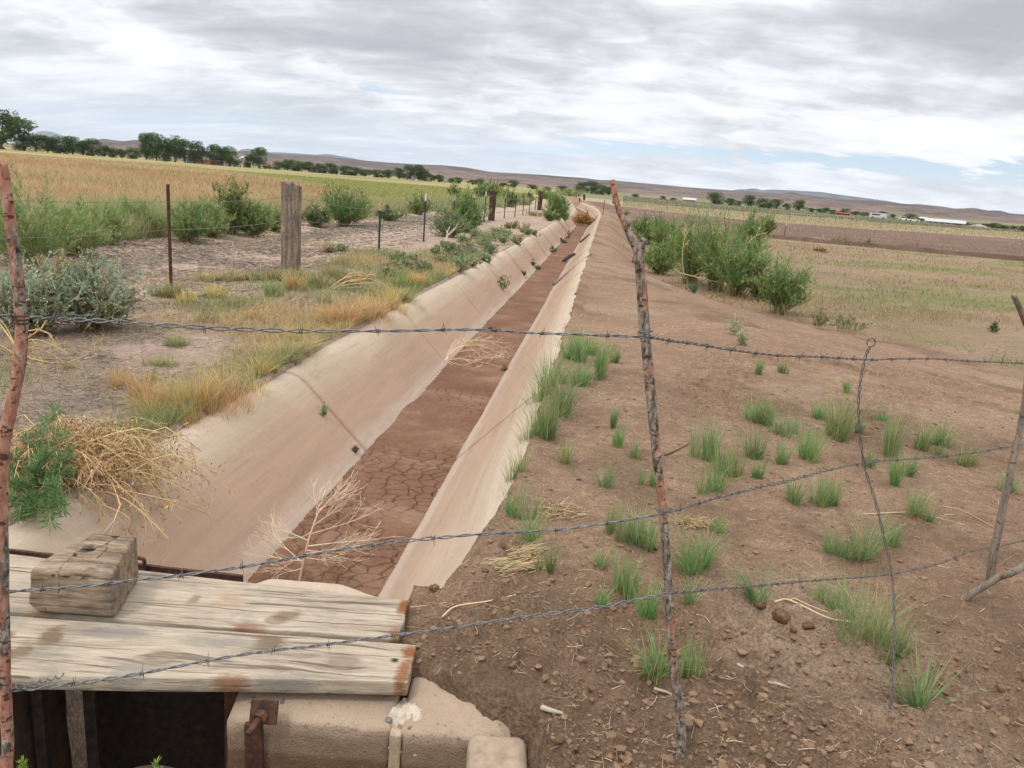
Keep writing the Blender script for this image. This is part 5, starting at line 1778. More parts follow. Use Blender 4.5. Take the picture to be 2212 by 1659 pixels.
        c = catmull([AT(x, y, root[1] + d) for x, y, d in pts], 7)
        out.append((c, np.linspace(.0042, .002, 7)))
        for j in range(5):
            grow(rng, c[rng.integers(2, 7)], unit(unit(c[-1] - c[-3]) + rng.normal(0, .5, 3)), rng.uniform(.05, .13), .0013, 1, out, .5, -.06, (2,), .5)
    r0 = empty('dead_weed', tuple(root))
    tag(r0, 'sprawling golden brown dead weed hanging over the near left rim of the ditch', 'dead weed')
    m = MB()
    tubes(m, np.stack([o[0] for o in out]), np.maximum(np.stack([o[1] for o in out]), .0011), 4, colvar(rng, len(out), (.56, .41, .22), .2))
    obj('stalk', m, M['straw'], r0, smooth=True)
    m = MB()
    n = len(cen)
    leaves(m, np.array(cen), np.array(dirs), rng.uniform(.012, .036, n), rng.uniform(.003, .009, n), colvar(rng, n, (.42, .25, .12), .28, (.52, .37, .19), .35), rng)
    obj('withered_leaf', m, M['straw'], r0)
    # lively green weed beside it
    rng = np.random.default_rng(111)
    base = G(80, 1075)
    r0 = empty('green_weed', tuple(base))
    tag(r0, 'bright green leafy weed growing through the dead weed beside the red stick', 'weed')
    st, cen, dirs = [], [], []
    tips = [(126, 880, .35), (90, 915, .3), (138, 935, .25), (55, 950, .2), (150, 975, .15), (30, 985, .1), (105, 975, .1), (140, 1020, .05), (65, 1020, 0), (120, 1060, -.1), (25, 1050, -.1), (135, 1100, -.2), (85, 1105, -.2), (40, 1115, -.25), (110, 1130, -.3), (75, 1080, -.1), (118, 930, .3), (10, 1085, -.2)]
    for x, y, d in tips:
        e = AT(x, y, base[1] + d)
        b = base + rng.normal(0, .03, 3) * (1, 1, .2)
        c = catmull([b, (b + e) / 2 + rng.normal(0, .02, 3) + (0, 0, .02), e], 7)
        st.append(c)
        n = 230
        t = rng.uniform(.22, 1.02, n) * 6
        i = np.minimum(t.astype(int), 5)
        pp = c[i] + (c[i + 1] - c[i]) * (t - i)[:, None]
        dr = unit(rng.normal(0, 1, (n, 3)) + unit(c[-1] - c[0]) * .9 + (0, 0, .1))
        cen.append(pp + dr * .008)
        dirs.append(dr)
    m = MB()
    tubes(m, np.stack(st), np.linspace(.003, .0012, 7)[None], 5, colvar(rng, len(st), (.16, .2, .07), .1))
    obj('stem', m, M['twig'], r0)
    cen, dirs = np.concatenate(cen), np.concatenate(dirs)
    n = len(cen)
    m = MB()
    leaves(m, cen, dirs, rng.uniform(.022, .06, n), rng.uniform(.0035, .007, n), colvar(rng, n, (.145, .245, .095), .22, (.24, .30, .14), .25), rng)
    obj('foliage', m, M['plant'], r0)
    # two pale sprigs poking up from the basin
    for x, y, lab in ((50, 1662, 'pale green sprig poking up beside the foot of the red stick'), (340, 1664, 'pale green sprig poking up in front of the dark opening')):
        c = AT(x, y, 1.35)
        m = MB()
        n = 70
        t = rng.random(n)
        cc = c + np.c_[rng.normal(0, .002, n), rng.normal(0, .002, n), t * .05 - .03]
        leaves(m, cc, np.c_[rng.normal(0, .6, n), rng.normal(0, .6, n), np.full(n, .9)], .014, .0028, colvar(rng, n, (.28, .42, .09), .15), rng)
        tubes(m, np.array([c + (0, 0, .02), (c[0], c[1], hgt(c[0], c[1]) - .02)]), .0016, 5, (.2, .3, .08))
        tag(obj('sprig', m, M['plant'], None, tuple(c)), lab, 'weed')
    # loose straws and sticks on the bank
    for k, (pts, lab, r, col) in enumerate((
            ([(955, 1335), (985, 1312), (1060, 1300), (1160, 1278), (1268, 1272)], 'long pale curved stalk lying on bare soil right of the planks', .0035, (.60, .46, .28)),
            ([(1672, 1303), (1700, 1298), (1740, 1315), (1790, 1345), (1853, 1348)], 'forked pale stalk lying over the dug hole', .0045, (.58, .46, .28)),
            ([(1705, 1302), (1715, 1295), (1750, 1310), (1790, 1325)], 'thinner pale stalk beside the forked one at the hole', .0028, (.58, .46, .28)),
            ([(1865, 1112), (1960, 1108), (2010, 1116), (2085, 1135)], 'long pale straw lying right of the wire stay', .003, (.60, .48, .32)),
            ([(2035, 1095), (2080, 1105), (2150, 1142)], 'thin tan straw lying before the pale grey stick', .003, (.48, .34, .2)),
            ([(1575, 1428), (1600, 1443), (1638, 1458)], 'pale broken stick on crumbly soil right of the dark stick', .006, (.46, .37, .30)),
            ([(1660, 1478), (1685, 1484), (1706, 1492)], 'shorter pale broken stick right of another', .006, (.43, .35, .28)),
            ([(1435, 985), (1460, 975), (1490, 958)], 'dark curved twig lying right beside the dark stick', .005, (.12, .09, .07)),
            ([(1170, 1535), (1192, 1542), (1215, 1548)], 'stubby weathered wood chip on soil above the headwall', .0085, (.42, .35, .28)),
            ([(1412, 1492), (1440, 1500), (1462, 1512)], 'short pale stick left of the dark stick foot', .006, (.42, .35, .28)),
            ([(1090, 1018), (1100, 1022), (1112, 1030)], 'small dark brown stick on the edge of the right rim', .006, (.22, .14, .09)),
            ([(880, 1313), (915, 1310), (965, 1303)], 'straw blade lying across the right plank corner', .002, (.55, .42, .25)))):
        P_ = [G(*q) + (0, 0, r * 1.2) for q in pts]
        m = MB()
        c = catmull(P_, 28)
        tubes(m, c, np.linspace(r, r * .55, 28)[None], 6, col, cap=True)
        tag(obj('loose_stick', m, M['twig'], None, tuple(P_[0]), True), lab, 'stick', 'loose sticks and stalks on the soil')
    # wads of flattened straw
    for k, (x, y, w, h, lab, ang) in enumerate(((1215, 1105, 130, 50, 'patch of flattened golden straw on the bank left of the dark stick', None), (1110, 1225, 100, 18, 'narrow bundle of yellow straw on crumbly soil near the rim', .1), (1135, 1195, 60, 30, 'small wad of yellow straw beside the narrow bundle', .6), (1495, 1130, 70, 20, 'thin scatter of straw right of the dark stick', None))):
        rng = np.random.default_rng(130 + k)
        p = G(x, y)
        s = scale_at(p)
        n = 160
        bx, by = p[0] + rng.normal(0, w * s * .22, n), p[1] + rng.normal(0, h * s * .45, n)
        a = rng.uniform(0, 6.28, n) if ang is None else rng.normal(ang, .25, n)
        L = rng.uniform(.04, .12, n)
        d = np.c_[np.cos(a), np.sin(a), rng.normal(.06, .1, n)]
        c0 = np.c_[bx, by, height(bx, by) + .006] - d * L[:, None] * .5 * (1, 1, 0)
        m = MB()
        P_ = np.stack([c0, c0 + d * L[:, None] * .5 + rng.normal(0, .004, (n, 3)), c0 + d * L[:, None]], 1)
        P_[..., 2] = np.maximum(P_[..., 2], height(P_[..., 0], P_[..., 1]) + .003)
        tubes(m, P_, .0013, 3, colvar(rng, n, (.43, .32, .18), .2))
        tag(obj('straw_wad', m, M['straw'], None, tuple(p)), lab, 'straw')


dead_things()


# ------------------------------------------------------------------ litter, clods, meadow: what nobody could count
def rocks(m, p, r, rng, col):
    ic = icos(1)
    n = len(p)
    nv = len(ic[0])
    sc = r[:, None, None] * rng.uniform(.65, 1.25, (n, 1, 3)) * rng.uniform(.6, 1.25, (n, nv, 1))
    V = ic[0][None] * sc
    a = rng.uniform(0, 6.28, n)
    c, s = np.cos(a)[:, None], np.sin(a)[:, None]
    V = np.stack([V[..., 0] * c - V[..., 1] * s, V[..., 0] * s + V[..., 1] * c, V[..., 2] * .75], -1) + p[:, None]
    T = (np.arange(n)[:, None, None] * nv + ic[1][None]).reshape(-1, 3)
    m.add(V.reshape(-1, 3), T, None, np.repeat(col, nv, 0))


def stuff():
    rng = np.random.default_rng(201)
    # crumbs of soil on the right bank
    n = 34000
    y = 1.55 + rng.random(n) ** 1.9 * 4.8
    x = rng.uniform(-.3, 2.6, n) * (.35 + .3 * y)
    u = x - cl(y)
    ok = (u > redge(y) + .02) & (x > -.28 + .0 * y) & ~((x < .16) & (y < 2.12))
    d = fbm(x * 2.2, y * 2.2, 7, 3) + .45 * sst(3.0, 2.0, y) + .5 * np.exp(-((u - redge(y)) / .12) ** 2)
    ok &= d > rng.uniform(-.25, .55, n)
    x, y = x[ok], y[ok]
    n = len(x)
    r = .0024 + .0034 * rng.pareto(2.3, n)
    r = np.minimum(r, .017)
    m = MB()
    rocks(m, np.c_[x, y, height(x, y) + r * .15], r, rng, colvar(rng, n, (.215, .139, .09), .10, hue=.015))
    tag(obj('soil_crumbs', m, M['clod']), 'loose crumbs of brown soil scattered over the right bank', kind='stuff')
    # seedlings and stray blades between the tufts
    n = 2600
    y = 2.3 + rng.random(n) ** 1.3 * 6
    x = rng.uniform(-.15, .95, n) * y
    ok = (x - cl(y) > redge(y) + .03) & (fbm(x * 1.6, y * 1.6, 27, 3) > rng.uniform(-.02, .35, n)) & ~((x < .2) & (y < 2.4))
    x, y = x[ok], y[ok]
    n = len(x)
    m = MB()
    blades(m, np.c_[x, y, height(x, y) - .003], rng.uniform(.02, .085, n), np.maximum(.0022, .0006 * y), rng.uniform(0, 6.28, n), rng.uniform(0, 1.0, n), rng.uniform(0, 1.2, n), colvar(rng, n, (.23, .30, .12), .2, (.46, .36, .19), .45), rng)
    tag(obj('seedlings', m, M['plant']), 'sparse seedlings and dry blades between the green tufts', kind='stuff')
    # straw bits on the right bank
    n = 7000
    y = 1.7 + rng.random(n) ** 1.3 * 9
    x = rng.uniform(-.2, 1.1, n) * y
    ok = (x - cl(y) > redge(y) + .05) & (fbm(x * 1.3, y * 1.3, 17, 3) > rng.uniform(-.4, .25, n)) & ~((x < .16) & (y < 2.12))
    x, y = x[ok], y[ok]
    n = len(x)

    def flatbits(x, y, L, w, col, lift=.006):
        n = len(x)
        a = rng.uniform(0, 6.28, n)
        d = np.c_[np.cos(a), np.sin(a), rng.normal(.0, .12, n)]
        c0 = np.c_[x, y, height(x, y) + lift]
        P_ = np.stack([c0 - d * L[:, None] * .5, c0 + rng.normal(0, .1, (n, 3)) * L[:, None] * (1, 1, .3), c0 + d * L[:, None] * .5], 1)
        P_[..., 2] = np.maximum(P_[..., 2], height(P_[..., 0], P_[..., 1]) + .002)
        m = MB()
        tubes(m, P_, w[:, None] * np.ones((1, 3)), 3, col)
        return m
    m = flatbits(x, y, rng.uniform(.012, .06, n), np.maximum(.0007, .0002 * y) * rng.uniform(.7, 1.5, n), colvar(rng, n, (.46, .34, .22), .25, (.50, .43, .36), .2))
    tag(obj('straw_litter', m, M['straw']), 'thin straw bits strewn over the soil right of the ditch', kind='stuff')
    # grey plant litter on the left bank
    n = 42000
    y = 3.2 + rng.random(n) ** 1.5 * 12
    x = cl(y) - 1.1 - rng.random(n) * (2.6 + .25 * y)
    ok = fbm(x * 1.5, y * 1.5, 121, 4) + .25 * fbm(x * 6, y * 6, 12, 2) > rng.uniform(-.22, .2, n)
    x, y = x[ok], y[ok]
    n = len(x)
    m = flatbits(x, y, rng.uniform(.02, .10, n) * (.6 + y * .06), np.maximum(.0010, .00030 * y) * rng.uniform(.6, 1.3, n), colvar(rng, n, (.34, .28, .225), .28, (.17, .12, .09), .28), .012)
    tag(obj('plant_litter', m, M['straw']), 'grey brown dead plant litter over the left bank', kind='stuff')
    # track litter beyond the fence
    n = 9000
    y = 9 + rng.random(n) * 22
    u = np.where(rng.random(n) < .6, rng.normal(-5.35, .3, n), rng.uniform(-7, -3, n))
    x = cl(y) + u
    m = flatbits(x, y, rng.uniform(.05, .2, n), .0003 * y * rng.uniform(.7, 1.3, n), colvar(rng, n, (.30, .25, .20), .25), .01)
    tag(obj('plant_litter', m, M['straw']), 'grey dead stems lying along the middle of the dirt track', kind='stuff')

    # sparse small grass between the tufts on the left bank
    n = 85000
    y = 3.6 + rng.random(n) ** 1.2 * 13
    x = cl(y) - 1.08 - rng.random(n) ** 1.5 * (1.2 + .24 * y)
    ok = (fbm(x * 1.1 + 4, y * 1.1, 131, 4) + .2 * np.exp(-((x - cl(y) + 1.2) / .3) ** 2) > rng.uniform(-.16, .26, n)) & (x - cl(y) < ledge(y) - .02) & ((x - cl(y) > -3.3 + .3 * fbm(x, y, 5, 2)) | (rng.random(n) < .10))
    x, y = x[ok], y[ok]
    n = len(x)
    m = MB()
    mix = sst(-.1, .15, fbm(x * .9, y * .9, 141, 3))[:, None]
    col = np.array([.50, .38, .20]) * (1 - mix) + np.array([.26, .30, .13]) * mix
    blades(m, np.c_[x, y, height(x, y) - .005], rng.uniform(.05, .19, n) * (.8 + .02 * y), np.maximum(.0022, .0007 * y) * rng.uniform(.6, 1.2, n), rng.uniform(0, 6.28, n), rng.uniform(0, .6, n), rng.uniform(0, 1.1, n), np.clip(col * (1 + rng.normal(0, .22, (n, 1))), .01, .9), rng)
    tag(obj('short_grass', m, M['plant']), 'thin dry and green grass on the left bank', kind='stuff')

    # pasture beyond the track
    n = 260000
    y = 9 * (150 / 9) ** rng.random(n)
    x = cl(y) - 6.5 - rng.random(n) * y * .95
    wob = 1.5 * fbm(x * .3, y * .3, 151, 3)
    u = x - cl(y)
    rad = np.hypot(x, y)
    er = edge_radius(np.arctan2(x, y), GOLD_EDGE)
    ok = (u < -7.3 + wob + np.interp(y, [0, 10, 30, 60, 100], [0, 0, .8, 3, 7])) & (x > -.78 * y - 2)
    x, y, u, rad, er = x[ok], y[ok], u[ok], rad[ok], er[ok]
    n = len(x)
    far = (rad > er * (1 + .1 * fbm(x * .1, y * .1, 21, 2)))
    patch = fbm(x * .08, y * .16, 161, 4)
    gm = sst(.02, .2, patch)[:, None] * .8 + sst(10, 7.4, -u)[:, None] * .5
    gm = np.clip(gm, 0, 1)
    col = np.array([.50, .375, .215]) * (1 - gm) + np.array([.27, .28, .12]) * gm
    rust_ = sst(.05, .22, fbm(x * .12 + 9, y * .25, 171, 3))[:, None] * .7
    col = col * (1 - rust_) + np.array([.42, .275, .15]) * rust_
    om = sst(-.1, .2, fbm(x * .02, y * .08, 181, 3))[:, None]
    ol = np.array([.33, .295, .13]) * (1 - om) + np.array([.29, .32, .11]) * om
    col = np.where(far[:, None], ol, col) * (1 + rng.normal(0, .2, (n, 1)))
    h = np.where(far, rng.uniform(.08, .25, n), rng.uniform(.2, .62, n)) * np.interp(y, [10, 40, 150], [1, 1, .8])
    m = MB()
    blades(m, np.c_[x, y, height(x, y) - .02], h, np.maximum(.006, .00085 * rad) * rng.uniform(.6, 1.2, n), rng.uniform(0, 6.28, n), rng.uniform(.0, .35, n), rng.uniform(.1, .8, n), np.clip(col, .01, .9), rng)
    tag(obj('pasture_grass', m, M['plant']), 'golden and olive pasture grass beyond the dirt track', kind='stuff')

    # belt of soft green weeds along the far edge of the track
    n = 52000
    y = 6 * (60 / 6) ** rng.random(n)
    u = -7.35 - np.abs(rng.normal(0, 1.3, n)) - np.interp(y, [0, 10, 30, 60], [0, 0, -.8, -3]) + 1.1 * fbm(y * .5, y * 0 + 3, 33, 3)
    x = cl(y) + u
    dens = fbm(x * .5, y * .35, 43, 3)
    ok = (dens > rng.uniform(-.3, .12, n)) & (x > -.8 * y - 2)
    x, y, dens = x[ok], y[ok], dens[ok]
    n = len(x)
    rad = np.hypot(x, y)
    gmix = np.clip(.5 + 2.5 * fbm(x * .7, y * .4, 53, 3), 0, 1)[:, None]
    col = (np.array([.29, .355, .165]) * gmix + np.array([.44, .39, .20]) * (1 - gmix)) * (1 + rng.normal(0, .17, (n, 1)))
    h = rng.uniform(.18, .62, n) * (1 + 1.3 * np.clip(dens, -.3, .4))
    m = MB()
    blades(m, np.c_[x, y, height(x, y) - .02], h, np.maximum(.005, .0007 * rad) * rng.uniform(.6, 1.2, n), rng.uniform(0, 6.28, n), np.abs(rng.normal(.1, .25, n)), rng.uniform(0, .6, n), np.clip(col, .01, .9), rng)
    tag(obj('green_weeds', m, M['plant']), 'soft green and straw coloured weeds along the far edge of the track', kind='stuff')

    # stubble and short growth on the near right field
    n = 120000
    y = 8 * (64 / 8) ** rng.random(n)
    x = cl(y) + rng.random(n) * y * .95
    u = x - cl(y)
    uf = np.interp(y, FOOT_Y, FOOT_U)
    bx = (x - 15.4) * .361 + (y - 51.6) * .932
    dens = fbm(x * .35, y * .35, 191, 4)
    ok = (u > uf - .2 + 1.2 * fbm(x * .8, y * .8, 201, 3)) & (bx < -.5) & (x < .82 * y + 3) & (dens > rng.uniform(-.22, .26, n))
    x, y = x[ok], y[ok]
    n = len(x)
    gm = sst(-.05, .14, fbm(x * .10, y * .25, 211, 4))[:, None]
    col = (np.array([.36, .28, .15]) * (1 - gm) + np.array([.235, .255, .10]) * gm) * (1 + rng.normal(0, .22, (n, 1)))
    m = MB()
    blades(m, np.c_[x, y, height(x, y) - .01], rng.uniform(.04, .16, n), np.maximum(.005, .0009 * y) * rng.uniform(.6, 1.2, n), rng.uniform(0, 6.28, n), rng.uniform(0, .8, n), rng.uniform(0, 1, n), np.clip(col, .01, .9), rng)
    tag(obj('stubble', m, M['plant']), 'dry short growth over the field right of the bank', kind='stuff')
    # stubble of the pale strip beyond the ploughed land, and the sage flats behind
    n = 60000
    az = rng.uniform(math.atan2(G(1345, 436)[0], G(1345, 436)[1]), .72, n)
    r1, r2 = edge_radius(az, TILL_EDGE), edge_radius(az, STRIP_EDGE)
    f = rng.random(n)
    strip = rng.random(n) < .45
    rad = np.where(strip, r1 + (r2 - r1) * f, r2 * (1.02 + 1.5 * f ** 1.5))
    x, y = rad * np.sin(az), rad * np.cos(az)
    cl_ = fbm(x * .05, y * .12, 221, 3)
    col = np.where(strip[:, None], (.40, .33, .20), (.24, .24, .155)) * (1 + rng.normal(0, .2, (n, 1)))
    ok = strip | (cl_ > -.04)
    h = np.where(strip, rng.uniform(.06, .18, n), rng.uniform(.15, .55, n))
    x, y, rad, col, h = x[ok], y[ok], rad[ok], col[ok], h[ok]
    n = len(x)
    m = MB()
    blades(m, np.c_[x, y, height(x, y) - .02], h, .0011 * rad * rng.uniform(.6, 1.4, n), rng.uniform(0, 6.28, n), rng.uniform(0, .4, n), rng.uniform(0, .8, n), np.clip(col, .01, .9), rng)
    tag(obj('sage_scrub', m, M['plant']), 'far pale stubble strip and grey green scrub across the right fields', kind='stuff')
    # clods of the ploughed land
    n = 9000
    az = rng.uniform(.15, .72, n)
    r1 = edge_radius(az, TILL_EDGE)
    rad = 40 * (r1 / 40) ** rng.random(n)
    x, y = rad * np.sin(az), rad * np.cos(az)
    bx = (x - 15.4) * .361 + (y - 51.6) * .932
    ok = bx > .8
    x, y, rad = x[ok], y[ok], rad[ok]
    n = len(x)
    r = rng.uniform(.02, .055, n) * np.interp(rad, [40, 150], [1, 1.6])
    m = MB()
    rocks(m, np.c_[x, y, height(x, y) + r * .1], r, rng, colvar(rng, n, (.20, .13, .095), .15, (.42, .36, .31), .05))
    tag(obj('field_clods', m, M['clod'], smooth=True), 'clods and pale stones of the ploughed field', kind='stuff')


M['clod'] = mat_plant('crumbly_soil', 0, .97)
stuff()


def big_clods():
    rng = np.random.default_rng(301)
    L = [(937, 1272, 15, 'squarish clod on the edge of the right lining by the planks'), (1690, 1335, 24, 'big clod on the left brink of the dug hole'), (1745, 1352, 20, 'clod inside the dug hole'), (1715, 1362, 13, 'small clod low in the dug hole'), (1640, 1308, 14, 'clod under the wispy tuft left of the hole'),
         (1220, 1490, 14, 'round clod on the slope above the headwall'), (1048, 1235, 12, 'clod half covering the broken right lining'), (1085, 1180, 14, 'dark clod on the lining edge under the middle strand'), (1205, 1600, 16, 'upturned clod beside the broken headwall end'), (1240, 1618, 13, 'flat clod right of the broken headwall end'), (960, 1260, 10, 'small clod beside the squarish one at the lining'), (1835, 1330, 15, 'clod right of the dug hole')]
    ic = icos(3)
    for i, (x, y, r, lab) in enumerate(L):
        p = G(x, y)
        R = r * .55 * scale_at(p) * 1.25
        v = ic[0]
        q = 1 + .9 * fbm(v[:, 0] * 1.3 + i * 7 + v[:, 2], v[:, 1] * 1.3 - v[:, 2] * .8, i, 3) + .25 * fbm(v[:, 0] * 6 + v[:, 2] * 4, v[:, 1] * 6 - v[:, 2] * 3, i + 9, 2)
        V = v * q[:, None] * R * rng.uniform(.8, 1.25, 3) * (1, 1, .72)
        m = MB().add(V + p + (0, 0, R * .2), ic[1], None, np.array([.21, .125, .08]))
        tag(obj('soil_clod', m, M['soil'], None, tuple(p), True), lab, 'clod', 'larger clods on the near soil')


big_clods()

# ------------------------------------------------------------------ fence along the left bank
def steel_post(label, base, top_px, tip, col, group, lean=None, cat='fence post', wide=1.0):
    root = empty('steel_post', tuple(base))
    tag(root, label, cat, group)
    s = scale_at(base)
    top = AT(top_px[0], top_px[1], base[1])
    H = top[2] - base[2]
    a = np.array([base[0], base[1], base[2] - .1])
    b = np.array([base[0] + (lean or 0), base[1], base[2] + H])
    w = max(.019, .35 * 2.16 * s) * wide
    m = MB()
    cut = b - (b - a) * (.16 / (H + .1)) if tip is not None else b

    def tee(m, p, q, c):
        # flange and web of a T section, with studs
        for (x0, x1, y0, y1) in ((-w, w, -.003, .003), (-.004, .004, .003, .034)):
            V = []
            for e in (p, q):
                for dx, dy in ((x0, y0), (x1, y0), (x1, y1), (x0, y1)):
                    V.append(e + (dx, dy, 0))
            V = np.array(V)
            m.add(V, None, [(0, 1, 5, 4), (1, 2, 6, 5), (2, 3, 7, 6), (3, 0, 4, 7), (4, 5, 6, 7), (0, 3, 2, 1)], c)
    tee(m, a, cut, col)
    for k in np.linspace(.25, .95, 18):
        p = a + (cut - a) * k
        V, Q, C = block(p - (.006, .011, .006), p + (.006, -.003, .006), .02, .001)
        m.add(V, None, Q, col)
    obj('post', m, M['rust'] if col is RUSTC else M['plain'], root)
    if tip is not None:
        m = MB()
        tee(m, cut, b, tip)
        obj('painted_tip', m, M['plain'], root)
    return root, H


RUSTC = (.09, .04, .03)
M['post_wood'] = mat_wood('grey_post_wood', base=((.06, .045, .035), (.20, .155, .12), (.37, .30, .235)), along=(13, 13, .9))
M['dark_wood'] = mat_wood('dark_post_wood', base=((.025, .016, .012), (.075, .042, .03), (.15, .09, .06)), along=(13, 13, 1))


def wood_post(label, base, top_px, w, mat, group, seed):
    top = AT(top_px[0], top_px[1], base[1])
    H = top[2] - base[2]
    b = np.asarray(base, float)

    def shape(V):
        V = V.copy()
        t = (V[:, 2] - b[2]) / H
        V[:, 2] += (t > .97) * (.09 * fbm(V[:, 0] * 16, V[:, 1] * 9, seed, 3) - .045 * sst(.02, .10, V[:, 0] - b[0]))
        g = fbm(np.arctan2(V[:, 1] - b[1], V[:, 0] - b[0]) * 5, V[:, 2] * 1.2, seed + 3, 4)
        r = 1 + .22 * g - .10 * sst(.12, .2, fbm(np.arctan2(V[:, 1] - b[1], V[:, 0] - b[0]) * 7, V[:, 2] * .8, seed + 8, 3))
        V[:, 0] = b[0] + (V[:, 0] - b[0]) * r + .012 * t
        V[:, 1] = b[1] + (V[:, 1] - b[1]) * r
        return V
    V, Q, C = block((b[0] - w / 2, b[1] - w * .4, b[2] - .15), (b[0] + w / 2, b[1] + w * .4, b[2] + H), .03, .03, .0, 5, seed, warp=shape)
    return tag(obj('wooden_post', MB().add(V, None, Q, C), mat, None, tuple(b), True), label, 'fence post', group), H


def left_fence():
    grp = 'posts of the fence along the left bank'
    line = []
    WH, TAN, GRN = (.62, .62, .6), (.42, .33, .22), (.045, .06, .05)
    specs = [(370, 628, 364, 398, 'rusty brown steel fence post nearest the viewer on the left bank', None, RUSTC), (628, 584, None, 393, 'thick weathered grey wooden fence post with split top', None, None), (818, 550, 819, 436, 'dark green steel post with a tan tip right of the thick wooden post', TAN, GRN),
             (915, 523, 916, 418, 'dark green steel post with a bright white tip', WH, GRN), (978, 501, 977, 420, 'rusty steel post half hidden by the grey green bush', TAN, (.10, .055, .035)), (1021, 489, 1021, 416, 'steel post with tan tip hidden low behind the dense bush', TAN, GRN),
             (1046, 481, 1045, 413, 'white tipped steel post just left of the dark square post', WH, GRN), (1061, 477, None, 411, 'nearer dark brown square wooden post', None, None), (1089, 472, 1090, 419, 'first thin green post right of the nearer square post', TAN, GRN), (1112, 469, 1113, 422, 'second thin dark post right of the nearer square post', None, (.05, .04, .035)),
             (1129, 465, 1130, 422, 'third thin dark post right of the nearer square post', None, (.035, .03, .03)), (1143, 461, 1144, 423, 'fourth thin reddish post right of the nearer square post', None, RUSTC), (1156, 454, 1157, 424, 'fifth thin post just left of the farther square post', None, GRN), (1165, 454, None, 413, 'farther dark brown square wooden post', None, None)]
    for i, (bx, by, tx, ty, lab, tip, col) in enumerate(specs):
        p = G(bx, by)
        if col is None:
            w = {1: .25, 7: .25, 13: .26}[i]
            o, H = wood_post(lab, p, (bx - 3, ty), w, M['post_wood'] if i == 1 else M['dark_wood'], grp, 30 + i)
        else:
            o, H = steel_post(lab, p, (tx, ty), tip, col, grp)
        line.append((p, H))
    p0 = line[0][0]
    d = unit(line[0][0] - line[1][0])
    start = p0 + d * 3.2
    start[2] = 0
    for k, (f, lab) in enumerate(((.84, 'upper thin fence wire along the left bank posts'), (.58, 'middle thin fence wire along the left bank posts'), (.29, 'low thin fence wire along the left bank posts'))):
        pts = [start + (0, 0, f * 1.28)]
        for p, H in line:
            pts.append(np.array([p[0], p[1] - .03, p[2] + f * min(H, 1.35)]))
        m = MB()
        for a, b in zip(pts[:-1], pts[1:]):
            t = np.linspace(0, 1, 9)[:, None]
            c = a * (1 - t) + b * t - np.c_[t * 0, t * 0, .03 * np.sin(t * np.pi)]
            r = max(.0022, .00028 * np.linalg.norm((a + b) / 2))
            tubes(m, c, r, 4)
        tag(obj('fence_wire', m, M['wire'], None, tuple(pts[0])), lab, 'fence wire', 'wires of the left fence')
    far = [(1262, 432, 1262, 420, 'dark short post standing at the bend of the ditch', None, (.03, .025, .022), 3), (1302, 463, 1306, 432, 'leaning red and green steel post beyond the far check', (.05, .07, .04), (.25, .06, .04), 1), (1325, 440, 1326, 427, 'dark short post on the bank just left of the dark stick', None, (.025, .02, .02), 3), (1252, 436, 1252, 427, 'tiny rusty post where the ditch bends', None, RUSTC, 2),
           (1430, 465, 1430, 457, 'small white marker post in the ploughed field', None, WH, 2), (1693, 514, 1699, 482, 'leaning rusty steel post with white tip on the dirt berm', WH, RUSTC, 1), (1982, 541, 1982, 523, 'thin grey post on the dirt berm toward the right', None, (.12, .1, .09), 1)]
    for bx, by, tx, ty, lab, tip, col, wd in far:
        p = G(bx, by)
        steel_post(lab, p, (tx, ty), tip, col, None, lean=(AT(tx, ty, p[1])[0] - p[0]), wide=wd)
    # the thin line of posts across the far side of the ploughed land
    proto = None
    for i in range(24):
        x = 1440 + i * 33
        y0 = np.interp(x, [q[0] for q in TILL_EDGE], [q[1] for q in TILL_EDGE]) - 5
        p = G(x, y0)
        if proto is None:
            proto, H = steel_post('thin dark post in the long line across the far field, all alike', p, (x, y0 - 14), None, (.16, .13, .11), 'posts across the far right field', wide=.45)
        else:
            c = copy_tree(proto)
            c.location = tuple(p)


left_fence()


